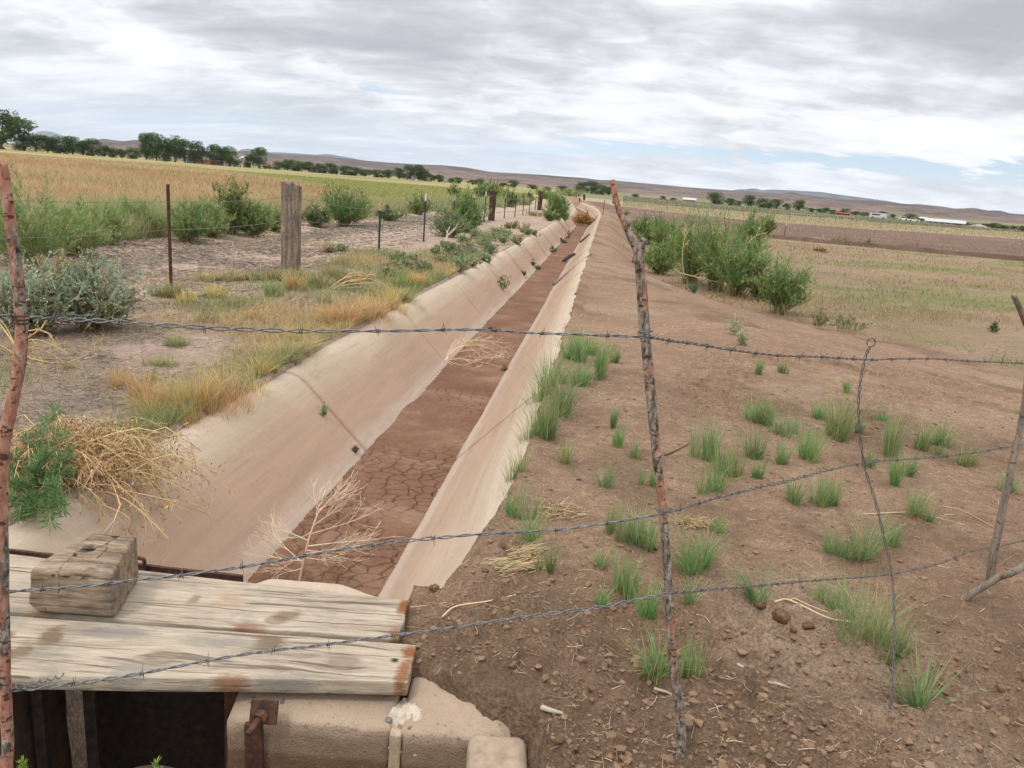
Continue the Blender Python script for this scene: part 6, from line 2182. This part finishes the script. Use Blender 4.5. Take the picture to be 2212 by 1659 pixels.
# ------------------------------------------------------------------ trees
def make_tree(seed, trunk_h, nlobe, wide=1.0, n=5200, multi=1):
    """a tree of height 1 and width 1: trunk with limbs, crown of leaf clumps"""
    rng = np.random.default_rng(seed)
    m = MB()
    lobes = []
    for i in range(nlobe):
        a = rng.uniform(0, 6.28)
        zz = rng.uniform(trunk_h + .02, .88)
        rr = .37 * math.sqrt(max(.12, 1 - ((zz - (trunk_h * .6 + .34)) / .60) ** 2)) * rng.uniform(.2, 1.08)
        lobes.append((np.array([rr * math.cos(a), rr * math.sin(a), zz]), rng.uniform(.11, .20)))
    for j in range(multi):
        off = (rng.uniform(-.06, .06), rng.uniform(-.05, .05)) if multi > 1 else (0, 0)
        lean = rng.normal(0, .04 if multi == 1 else .13, 2)
        c = catmull([(off[0], off[1], -.03), (off[0] + lean[0] * .4, off[1] + lean[1] * .4, trunk_h * .6), (off[0] + lean[0], off[1] + lean[1], trunk_h + .25)], 9)
        tubes(m, c, np.linspace(.028, .012, 9)[None] / (1 if multi == 1 else 1.3), 7)
    for ctr, r in lobes:
        s = np.array([0, 0, trunk_h + rng.uniform(-.08, .15)])
        tubes(m, catmull([s, (s + ctr) / 2 + rng.normal(0, .03, 3), ctr], 7), np.linspace(.013, .003, 7)[None], 4)
    m.C = [np.tile([.13, .105, .085], (len(v), 1)) for v in m.V]
    tr = m.mesh('trunk', smooth=True)
    tr.materials.append(M['twig'])
    m = MB()
    w = np.array([r ** 2 for _, r in lobes])
    k = rng.choice(nlobe, n, p=w / w.sum())
    d = unit(rng.normal(0, 1, (n, 3)))
    rad = np.array([r for _, r in lobes])[k] * rng.uniform(.35, 1.08, n) ** .6
    c = np.array([q for q, _ in lobes])[k] + d * rad[:, None] * (1.0, 1.0, .80)
    c += rng.normal(0, .012, (n, 3))
    clump = fbm(c[:, 0] * 14 + 5, c[:, 2] * 14 + c[:, 1] * 9, seed, 2)
    keep = clump > -.20
    c, d, clump = c[keep], d[keep], clump[keep]
    n = len(c)
    col = np.array([.082, .135, .042]) * (1 + .55 * clump + rng.normal(0, .14, n))[:, None]
    leaves(m, c, d + rng.normal(0, .7, (n, 3)), rng.uniform(.024, .05, n), rng.uniform(.018, .034, n), np.clip(col, .02, .4), rng)
    cr = m.mesh('crown')
    cr.materials.append(M['plant'])
    return tr, cr


TREES = [make_tree(1, .10, 22), make_tree(2, .06, 26), make_tree(3, .20, 22, multi=3), make_tree(4, .02, 22), make_tree(5, .08, 30)]


def tree(label, px, ybase, ytop, wpx, kind, group, seed, dist=1.0, name='tree', ycap=430):
    rng = random.Random(seed)
    p = G(px, ybase)
    D = math.hypot(p[0], p[1])
    if D > ycap:
        p[:2] *= ycap / D
        p[2] = hgt(p[0], p[1])
    s = scale_at(p)
    r = empty(name, tuple(p))
    tag(r, label, 'tree', group)
    h = (ybase - ytop) * s
    w = wpx * s
    r.scale = (w * 1.12, w * 1.12, h * 1.03)
    r.rotation_euler.z = rng.uniform(0, 6.28)
    for nm, me in zip(('trunk', 'crown'), TREES[kind]):
        o = bpy.data.objects.new(nm, me)
        COL.objects.link(o)
        o.parent = r


ORD = 'first second third fourth fifth sixth seventh eighth ninth tenth eleventh twelfth thirteenth fourteenth fifteenth sixteenth seventeenth eighteenth nineteenth twentieth'.split() + ['twenty-' + q for q in 'first second third fourth fifth sixth seventh eighth ninth'.split()]


def all_trees():
    tree('big many stemmed cottonwood at the left end of the far tree row', 5, 319, 236, 132, 2, 'trees beyond the left pasture', 1)
    rows = [('row right of the big cottonwood', 'trees beyond the left pasture', [(52, 318, 283, 38, 1), (78, 319, 285, 34, 0), (102, 322, 287, 40, 4), (128, 325, 287, 46, 1), (156, 327, 290, 48, 4), (180, 327, 296, 34, 3), (198, 328, 292, 40, 0), (226, 330, 305, 34, 3), (243, 331, 309, 28, 1), (262, 332, 312, 26, 3), (286, 334, 309, 34, 1)]),
            ('tall grove left of the pink house', 'tall grove by the pink house', [(316, 343, 289, 42, 4), (338, 345, 288, 44, 0), (358, 346, 297, 36, 1), (378, 347, 291, 40, 2), (400, 348, 299, 38, 0), (422, 349, 303, 34, 4), (437, 350, 312, 26, 3)]),
            ('grove behind the white carport', 'tall grove by the pink house', [(462, 351, 308, 36, 0), (480, 353, 314, 30, 4), (497, 355, 312, 40, 1), (561, 361, 317, 42, 0), (540, 358, 328, 22, 3)]),
            ('long row behind the white barn', 'row behind the white barn', [(600, 361, 342, 26, 1), (622, 362, 339, 34, 4), (645, 364, 341, 36, 1), (668, 366, 344, 34, 0), (690, 367, 346, 30, 3), (716, 369, 347, 36, 4), (745, 371, 351, 34, 0), (768, 373, 353, 34, 1), (790, 375, 360, 30, 4), (815, 376, 358, 34, 1), (838, 379, 360, 34, 3), (862, 381, 358, 34, 4), (886, 385, 354, 30, 0), (904, 386, 354, 36, 4), (917, 387, 361, 24, 1), (932, 388, 373, 22, 0), (948, 388, 371, 24, 3)]),
            ('scattered line before the ditch bend', 'scattered trees toward the ditch bend', [(975, 391, 380, 20, 3), (990, 392, 379, 24, 0), (1020, 395, 384, 22, 3), (1038, 397, 382, 28, 1), (1088, 401, 391, 22, 3), (1109, 403, 387, 28, 0), (1150, 406, 396, 26, 4), (1182, 409, 400, 18, 1), (1213, 412, 399, 26, 0), (1231, 413, 405, 16, 3)]),
            ('dark clump where the ditch ends', 'dark clump at the end of the ditch', [(1255, 416, 393, 30, 4), (1279, 417, 390, 36, 0), (1300, 418, 396, 28, 1), (1316, 419, 401, 20, 4)]),
            ('line right of the lone shed', 'trees beyond the right fields', [(1372, 424, 416, 18, 3), (1431, 430, 422, 16, 0), (1455, 433, 427, 14, 3), (1543, 441, 414, 40, 1), (1577, 444, 428, 32, 3), (1596, 445, 434, 16, 0), (1617, 447, 423, 36, 4), (1647, 449, 427, 32, 1), (1661, 451, 436, 26, 3), (1676, 451, 431, 28, 0), (1698, 453, 439, 20, 3), (1725, 455, 433, 32, 4)]),
            ('low line by the red shed', 'low trees by the red shed', [(1752, 458, 449, 24, 3), (1770, 459, 450, 22, 1), (1784, 460, 448, 22, 3), (1797, 463, 453, 18, 0), (1824, 463, 451, 26, 4), (1848, 465, 456, 26, 3), (1868, 466, 457, 26, 1), (1886, 467, 457, 20, 3), (1906, 468, 456, 28, 4), (1928, 470, 461, 18, 3)]),
            ('clumps by the long building', 'low trees by the long building', [(1966, 476, 461, 30, 1), (1984, 479, 471, 22, 3), (2013, 482, 471, 24, 4), (2057, 486, 477, 18, 0), (2085, 487, 481, 24, 3), (2130, 490, 483, 26, 3), (2148, 493, 481, 32, 1), (2166, 495, 486, 24, 3), (2190, 496, 488, 18, 0), (2210, 500, 488, 24, 4)])]
    s = 10
    for place, grp, L in rows:
        for i, (x, yb, yt, w, k) in enumerate(sorted(L)):
            s += 1
            word = ('rounded', 'broad', 'tall', 'low bushy', 'dense')[k]
            tree('%s tree, %s from left in the %s' % (word, ORD[i], place), x, yb, yt, w * 1.08, k, grp, s)


all_trees()


# ------------------------------------------------------------------ far buildings and vehicles
def at_far(px, py, cap=430):
    p = G(px, py)
    D = math.hypot(p[0], p[1])
    if D > cap:
        p[:2] *= cap / D
        p[2] = hgt(p[0], p[1])
    return p


def face(root, p):
    root.rotation_euler.z = -math.atan2(p[0], p[1])


def building(name, label, cat, x0, x1, yt, yb, wall, roof, depth=.55, roof_f=.35, gable='x', windows=3, door=True, turn=0.0, open_=False):
    p = at_far((x0 + x1) / 2, yb)
    s = scale_at(p)
    W, H = (x1 - x0) * s, (yb - yt) * s * 1.02
    D = max(4.0, W * depth)
    root = empty(name, tuple(p))
    tag(root, label, cat)
    face(root, p)
    root.rotation_euler.z += turn
    he = H * (1 - roof_f)

    def part(nm, m, mat, par=root):
        me = m.mesh(nm)
        me.materials.append(mat)
        o = bpy.data.objects.new(nm, me)
        COL.objects.link(o)
        o.parent = par
        return o

    def box(c0, c1, col):
        V, Q, C = block(c0, c1, 50, .02)
        return MB().add(V, None, Q, col)
    if open_:
        for i, (a, b) in enumerate(((-.46, .02), (.46, .02), (-.46, .9), (.46, .9))):
            part('post', box((a * W - .12, b * D, -.3), (a * W + .12, b * D + .24, he), (.2, .17, .14)), M['plain'])
    else:
        wl = part('wall', box((-W / 2, 0, -.4), (W / 2, D, he), wall), M['plain'])
        for i in range(windows):
            cx = (-.5 + (i + .7) / (windows + .4)) * W
            ww, wh = min(1.2, W * .07), min(1.0, he * .3)
            part('window', box((cx - ww / 2, -.05, he * .45), (cx + ww / 2, .1, he * .45 + wh), (.05, .055, .065)), M['plain'], wl)
        if door:
            part('door', box((W * .28, -.06, 0), (W * .28 + min(1.6, W * .12), .1, min(2.1, he * .75)), (.16, .10, .08)), M['plain'], wl)
    ov = .35
    if roof_f < .12:
        part('roof', box((-W / 2 - ov, -ov, he), (W / 2 + ov, D + ov, H), roof), M['plain'])
    else:
        m = MB()
        t = .12
        if gable == 'x':
            prof = [(-ov, he - .05), (D / 2, H), (D + ov, he - .05), (D + ov, he - .05 + t), (D / 2, H + t), (-ov, he - .05 + t)]
            V = [(x, a, b) for x in (-W / 2 - ov, W / 2 + ov) for a, b in prof]
        else:
            prof = [(-W / 2 - ov, he - .05), (0, H), (W / 2 + ov, he - .05), (W / 2 + ov, he - .05 + t), (0, H + t), (-W / 2 - ov, he - .05 + t)]
            V = [(a, y, b) for y in (-ov, D + ov) for a, b in prof]
        Q = [(i, (i + 1) % 6, (i + 1) % 6 + 6, i + 6) for i in range(6)] + [(0, 1, 4, 5), (1, 2, 3, 4), (6, 11, 10, 7), (7, 10, 9, 8)]
        m.add(V, None, Q, roof)
        part('roof', m, M['plain'])
        # gable ends
        if not open_:
            m = MB()
            if gable == 'x':
                for x in (-W / 2, W / 2):
                    m.add([(x, 0, he), (x, D, he), (x, D / 2, H)], [(0, 1, 2)], None, wall)
            else:
                for y in (0.0, D):
                    m.add([(-W / 2, y, he), (W / 2, y, he), (0, y, H)], [(0, 1, 2)], None, wall)
            part('gable', m, M['plain'])
    return root


def vehicle(name, label, cat, px, yb, length, height, col, kind='car', turn=0.0):
    p = at_far(px, yb)
    root = empty(name, tuple(p))
    tag(root, label, cat)
    face(root, p)
    root.rotation_euler.z += turn
    L, H, D = length, height, 1.8
    if kind == 'car':
        prof = [(-.5, .18), (.5, .18), (.5, .5), (.46, .56), (.24, .60), (.10, .97), (-.26, 1.0), (-.40, .62), (-.5, .58)]
        glass = [(-.36, .64), (.20, .64), (.10, .92), (-.24, .94)]
    elif kind == 'truck':
        prof = [(-.5, .2), (.5, .2), (.5, .52), (.30, .58), (.20, .98), (-.04, 1.0), (-.10, .62), (-.5, .60)]
        glass = [(-.04, .64), (.25, .62), (.18, .92), (-.01, .94)]
    else:
        prof = [(-.5, .16), (.5, .16), (.5, .94), (.46, 1.0), (-.46, 1.0), (-.5, .94)]
        glass = [(-.36, .55), (.1, .55), (.1, .8), (-.36, .8)]

    def ext(pr, y0, y1, c):
        n = len(pr)
        V = [(a * L, y, b * H) for y in (y0, y1) for a, b in pr]
        m = MB()
        m.add(V, [(0, i, i + 1) for i in range(1, n - 1)] + [(n, n + i + 1, n + i) for i in range(1, n - 1)], [((i + 1) % n, i, i + n, (i + 1) % n + n) for i in range(n)], c)
        return m

    def part(nm, m, par=root):
        me = m.mesh(nm)
        me.materials.append(M['plain'])
        o = bpy.data.objects.new(nm, me)
        COL.objects.link(o)
        o.parent = par
    part('body', ext(prof, 0, D, col))
    part('window', ext(glass, -.02, D + .02, (.04, .045, .05)))
    for a in (-.3, .3):
        for y in (.02, D - .22):
            m = MB()
            th = np.linspace(0, 2 * np.pi, 13)[:-1]
            r = .34 if kind != 'trailer' else .3
            V = [(a * L + r * math.cos(t), yy, r + r * math.sin(t)) for yy in (y - .05, y + .22) for t in th]
            m.add(V, [(0, i + 1, i) for i in range(1, 11)] + [(12, 12 + i, 13 + i) for i in range(1, 11)], [(i, (i + 1) % 12, (i + 1) % 12 + 12, i + 12) for i in range(12)], (.02, .02, .02))
            part('wheel', m)


def far_things():
    pink, white, tin = (.42, .20, .15), (.55, .55, .53), (.46, .48, .50)
    building('house', 'low pink adobe house under the tall grove', 'house', 422, 462, 342.5, 352.5, pink, (.36, .17, .13), .5, .08, windows=4)
    building('house', 'pink house annex with a pale band roof right of the low house', 'house', 462, 483, 345, 355, pink, (.55, .45, .40), .7, .1, windows=3)
    building('carport', 'open carport with a bright white metal roof beside the grove', 'carport', 512, 549, 336, 358, white, tin, .7, .42, gable='y', open_=True, turn=.25)
    p = at_far(533, 359)
    s = scale_at(p)
    m = MB()
    V, Q, C = block((-7 * s, 1.5, 0), (7 * s, 5, 10 * s), .5, .08, .08, 2, 3)
    m.add(V, None, Q, (.36, .25, .11))
    hb = bpy.data.objects.new('hay_stack', m.mesh('hay_stack'))
    hb.data.materials.append(M['plain'])
    COL.objects.link(hb)
    hb.location = tuple(p)
    hb.rotation_euler.z = -math.atan2(p[0], p[1])
    tag(hb, 'tan hay stack standing under the white carport roof', 'hay')
    building('shed', 'small orange brown shed in front of the left tree row', 'shed', 186, 204, 324, 329, (.40, .15, .08), (.34, .12, .07), .5, .1, windows=2)
    building('barn', 'pale barn with white roof behind the olive pasture', 'barn', 672, 706, 357.5, 367.5, (.50, .42, .36), tin, .6, .45, windows=3)
    building('shed', 'boxy pink grey shed with white roof next to the pale barn', 'shed', 708, 730, 361, 370, (.46, .36, .31), tin, .8, .2, windows=1)
    building('shed', 'long low shed with pale roof right of the boxy shed', 'shed', 735, 769, 370, 374.5, (.30, .18, .14), (.62, .62, .62), .35, .3, windows=4)
    building('shed', 'small shed with bright white roof alone beyond the ploughed field', 'shed', 1476, 1502, 428, 436, (.42, .30, .22), tin, .4, .5, windows=2)
    building('shed', 'bright red long shed among the low right trees', 'shed', 1808, 1834, 459.5, 465, (.28, .035, .028), (.30, .04, .03), .3, .35, windows=2)
    building('house', 'long building with white metal roof far to the right', 'building', 2003, 2078, 475, 486, (.50, .40, .35), tin, .3, .5, windows=6, turn=.04)
    building('carport', 'dark open carport with pale roof left of the long building', 'carport', 1988, 2009, 470.5, 478, white, (.5, .58, .6), .6, .25, open_=True)
    p = at_far(1944, 475)
    s = scale_at(p)
    m = MB()
    th = np.linspace(0, 2 * np.pi, 17)[:-1]
    V = [(1.6 * s * math.cos(t), 1.6 * s * math.sin(t), z) for z in (-.2, 6.2 * s) for t in th] + [(0, 0, 7.4 * s)]
    m.add(V, [(16 + i, 16 + (i + 1) % 16, 32) for i in range(16)], [(i, (i + 1) % 16, (i + 1) % 16 + 16, i + 16) for i in range(16)], (.42, .36, .27))
    tag(obj_local('silo', m, p), 'narrow tan silo left of the long white roofed building', 'silo')
    for q in (('pickup_truck', 'white pickup truck parked at the left of three by the pink house', 'pickup truck', 489, 356, 5.2, 1.9, (.66, .66, .65), 'truck'), ('pickup_truck', 'white pickup truck parked in the middle of three by the pink house', 'pickup truck', 502, 357, 5.4, 1.9, (.70, .70, .70), 'truck'),
              ('parked_car', 'white car parked next to the carport', 'car', 513, 358, 4.8, 1.6, (.68, .69, .70), 'car'), ('parked_car', 'white car parked left of the pink house', 'car', 412, 350, 4.6, 1.5, (.66, .68, .68), 'car'), ('trailer', 'rusty farm trailer right of the round tree by the carport', 'trailer', 578, 363, 3.6, 1.6, (.22, .12, .09), 'trailer'),
              ('parked_car', 'white car parked in front of the far long row of trees', 'car', 886, 386, 5.4, 1.6, (.72, .73, .74), 'car'), ('parked_car', 'white car half hidden right of the far long row', 'car', 956, 389, 4.6, 1.6, (.70, .70, .70), 'car'),
              ('camper', 'long white camper trailer right of the red shed', 'camper', 1896, 471.5, 6.6, 2.1, (.52, .53, .54), 'trailer'), ('parked_car', 'white car parked near the silo', 'car', 1974, 479, 4.2, 1.4, (.70, .70, .70), 'car'), ('parked_car', 'white car in front of the silo', 'car', 1951, 476, 3.6, 1.4, (.74, .75, .76), 'car')):
        vehicle(*q)
    # heap of gravel
    p = at_far(2114, 490)
    s = scale_at(p)
    m = MB()
    A, Rr = np.meshgrid(np.linspace(0, 2 * np.pi, 41), np.linspace(0, 1, 14))
    X, Y = 24 * s * Rr * np.cos(A), 3 + 10 * s * Rr * np.sin(A)
    Z = 7 * s * (1 - Rr) ** .8 * (1 + .6 * fbm(X * .3, Y * .3, 3, 3)) - .3
    i = np.arange(X.size).reshape(X.shape)
    m.add(np.stack([X, Y, Z], -1).reshape(-1, 3), None, np.stack([i[:-1, :-1], i[:-1, 1:], i[1:, 1:], i[1:, :-1]], -1).reshape(-1, 4), (.33, .30, .25))
    tag(obj_local('gravel_heap', m, p), 'pale grey gravel heap right of the long building', 'gravel heap')


def obj_local(name, m, p):
    me = m.mesh(name, smooth=False)
    me.materials.append(M['plain'])
    o = bpy.data.objects.new(name, me)
    COL.objects.link(o)
    o.location = tuple(p)
    o.rotation_euler.z = -math.atan2(p[0], p[1])
    return o


far_things()


def berm():
    """the low earth bank thrown up along the edge of the ploughed land"""
    a, b = G(1640, 512), G(2212, 564)
    d = unit((b - a) * (1, 1, 0))
    nrm = np.array([-d[1], d[0], 0])
    L = np.linalg.norm(b - a) * 1.5
    t = np.r_[np.arange(-1, L, .18)]
    w = np.linspace(-.85, .85, 15)
    T, Wd = np.meshgrid(t, w)
    X, Y = a[0] + d[0] * T + nrm[0] * Wd, a[1] + d[1] * T + nrm[1] * Wd
    hh = (.20 + .4 * fbm(X * .7, Y * .7, 71, 3) * .6) * sst(-1, 2, T)
    Z = height(X, Y) - .06 + (hh + .06) * np.cos(np.clip(Wd / .85 + .3 * fbm(T * .8, T * 0, 7, 3), -1, 1) * np.pi / 2) ** 1.3 + .10 * fbm(X * 4, Y * 4, 81, 3) * np.exp(-Wd ** 2)
    i = np.arange(X.size).reshape(X.shape)
    c = np.array([.125, .078, .055]) * (1 + .8 * fbm(X * 1.1, Y * 1.1, 91, 4)[..., None])
    o = obj('dirt_berm', MB().add(np.stack([X, Y, Z], -1).reshape(-1, 3), None, np.stack([i[:-1, 1:], i[:-1, :-1], i[1:, :-1], i[1:, 1:]], -1).reshape(-1, 4), np.clip(c, .02, .5).reshape(-1, 3)), M['soil'], smooth=True)
    tag(o, kind='structure')


berm()

# ------------------------------------------------------------------ hills and mountains
def mat_hill():
    m, k, bs = new_mat('desert_hill', .97, .05)
    p = pos(k)
    c = attr(k)
    n = k.noise(k.scale(p, (.012, .012, .03)), 1, 7, .68)
    dots = k.voro(p, .07)
    c = k.mix(1, c, k.ramp(n, [(.36, .52), (.5, .98), (.64, 1.45)]), 'MULTIPLY')
    c = k.mix(k.math('MULTIPLY', k.range(dots, .22, .38, 1, 0), .7), c, (.05, .055, .03))
    k.l.new(c, bs.inputs['Base Color'])
    return m


M['hill'] = mat_hill()


def ridge(name, prof, R0, R1, R2, col_lo, col_hi, seed, rough=1.0, n_az=520, back=0.0, base=-1.6):
    """hills between R0 and R2 whose skyline (at R1) follows the photographed one"""
    az, hh = [], []
    for x, y in prof:
        d = pix_dir(x, y)
        az.append(math.atan2(d[0], d[1]))
        hh.append(1.5 + R1 * d[2] / math.hypot(d[0], d[1]))
    A = np.linspace(az[0], az[-1], n_az)
    top = np.interp(A, az, hh)
    ker = np.hanning(5)
    ker /= ker.sum()
    top = np.convolve(np.r_[[top[0]] * 2, top, [top[-1]] * 2], ker, 'valid')
    RR = np.r_[np.linspace(R0, R1, 46), np.linspace(R1, R2, 12)[1:]]
    aa, rr = np.meshgrid(A, RR)
    T = np.tile(top, (len(RR), 1))
    x, y = rr * np.sin(aa), rr * np.cos(aa)
    s = np.clip((rr - R0) / (R1 - R0), 0, 1)
    g = R1 / 2600
    gul = fbm(x / (60 * g), y / (140 * g), seed, 4) * 1.0 + fbm(x / (220 * g), y / (220 * g), seed + 5, 3)
    shape = np.clip(s ** 1.25 + rough * .34 * gul * np.sin(np.pi * np.clip(s, 0, 1)) ** .8, 0, 1.0)
    z = base + (T - base) * np.minimum(shape, 1.0)
    z = np.where(rr > R1, base + (T - base) * (1 - .5 * ((rr - R1) / (R2 - R1)) ** 1.5), z)
    z = np.minimum(z, 1.5 + (T - 1.5) * np.where(rr < R1, rr / R1 * 1.0, 1) + 0)
    i = np.arange(aa.size).reshape(aa.shape)
    m = MB()
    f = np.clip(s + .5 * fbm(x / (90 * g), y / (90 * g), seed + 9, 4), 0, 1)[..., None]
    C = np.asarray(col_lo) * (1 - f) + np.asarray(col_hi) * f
    m.add(np.stack([x, y, z], -1).reshape(-1, 3), None, np.stack([i[:-1, :-1], i[:-1, 1:], i[1:, 1:], i[1:, :-1]], -1).reshape(-1, 4), C.reshape(-1, 3))
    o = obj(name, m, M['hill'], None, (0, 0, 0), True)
    tag(o, kind='structure')


ridge('hills', [(-700, 300), (-300, 300), (40, 311), (150, 306), (200, 304), (225, 299), (246, 303), (268, 305), (282, 303), (296, 301.5), (312, 306), (360, 316), (420, 325), (470, 327), (510, 327), (540, 326), (575, 331), (590, 332), (664, 335), (700, 338), (760, 344), (830, 350.5), (905, 355), (932, 356), (960, 357), (985, 359.5), (1010, 362), (1035, 367), (1060, 371.5), (1100, 373.5), (1150, 376.5),
                (1175, 377.5), (1200, 380), (1235, 382.5), (1260, 384), (1295, 389), (1320, 389), (1360, 393), (1400, 396.5), (1440, 400), (1480, 404), (1560, 410), (1640, 415), (1690, 418.5), (1702, 415), (1712, 414.5), (1722, 417.5), (1735, 421), (1780, 426), (1830, 430.5), (1880, 433), (1917, 436), (1940, 439), (1966, 441), (1983, 440.5), (2005, 443), (2040, 446.5), (2060, 450.5), (2085, 450), (2100, 448.5), (2116, 451), (2132, 455), (2145, 454.5), (2162, 455), (2180, 461), (2212, 463), (2400, 472), (2800, 500)],
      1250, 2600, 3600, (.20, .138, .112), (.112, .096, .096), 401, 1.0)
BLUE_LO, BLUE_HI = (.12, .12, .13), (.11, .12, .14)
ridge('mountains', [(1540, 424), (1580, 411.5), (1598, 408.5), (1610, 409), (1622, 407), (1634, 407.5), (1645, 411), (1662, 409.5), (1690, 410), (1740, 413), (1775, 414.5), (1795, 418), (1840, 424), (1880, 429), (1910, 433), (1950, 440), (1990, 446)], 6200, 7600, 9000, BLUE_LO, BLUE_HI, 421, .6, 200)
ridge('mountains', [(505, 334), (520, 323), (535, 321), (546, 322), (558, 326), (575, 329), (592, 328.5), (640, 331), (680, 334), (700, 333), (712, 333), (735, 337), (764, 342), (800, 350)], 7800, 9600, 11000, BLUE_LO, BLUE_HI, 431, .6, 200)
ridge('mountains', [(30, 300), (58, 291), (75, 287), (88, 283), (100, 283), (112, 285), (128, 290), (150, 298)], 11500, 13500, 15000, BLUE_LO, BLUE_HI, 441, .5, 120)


def haze():
    m = bpy.data.materials.new('haze')
    m.use_nodes = True
    k = NT(m.node_tree)
    k.n.clear()
    out = k.new('ShaderNodeOutputMaterial')
    v = k.new('ShaderNodeVolumePrincipled')
    v.inputs['Color'].default_value = (.80, .88, 1, 1)
    v.inputs['Density'].default_value = .000042
    v.inputs['Anisotropy'].default_value = .0
    k.l.new(v.outputs[0], out.inputs['Volume'])
    V, Q, C = block((-14000, -120, -12), (14000, 15500, 700), 1e6, .5)
    o = obj('haze', MB().add(V, None, Q, C), m)
    tag(o, kind='stuff')


if HAZE:
    haze()
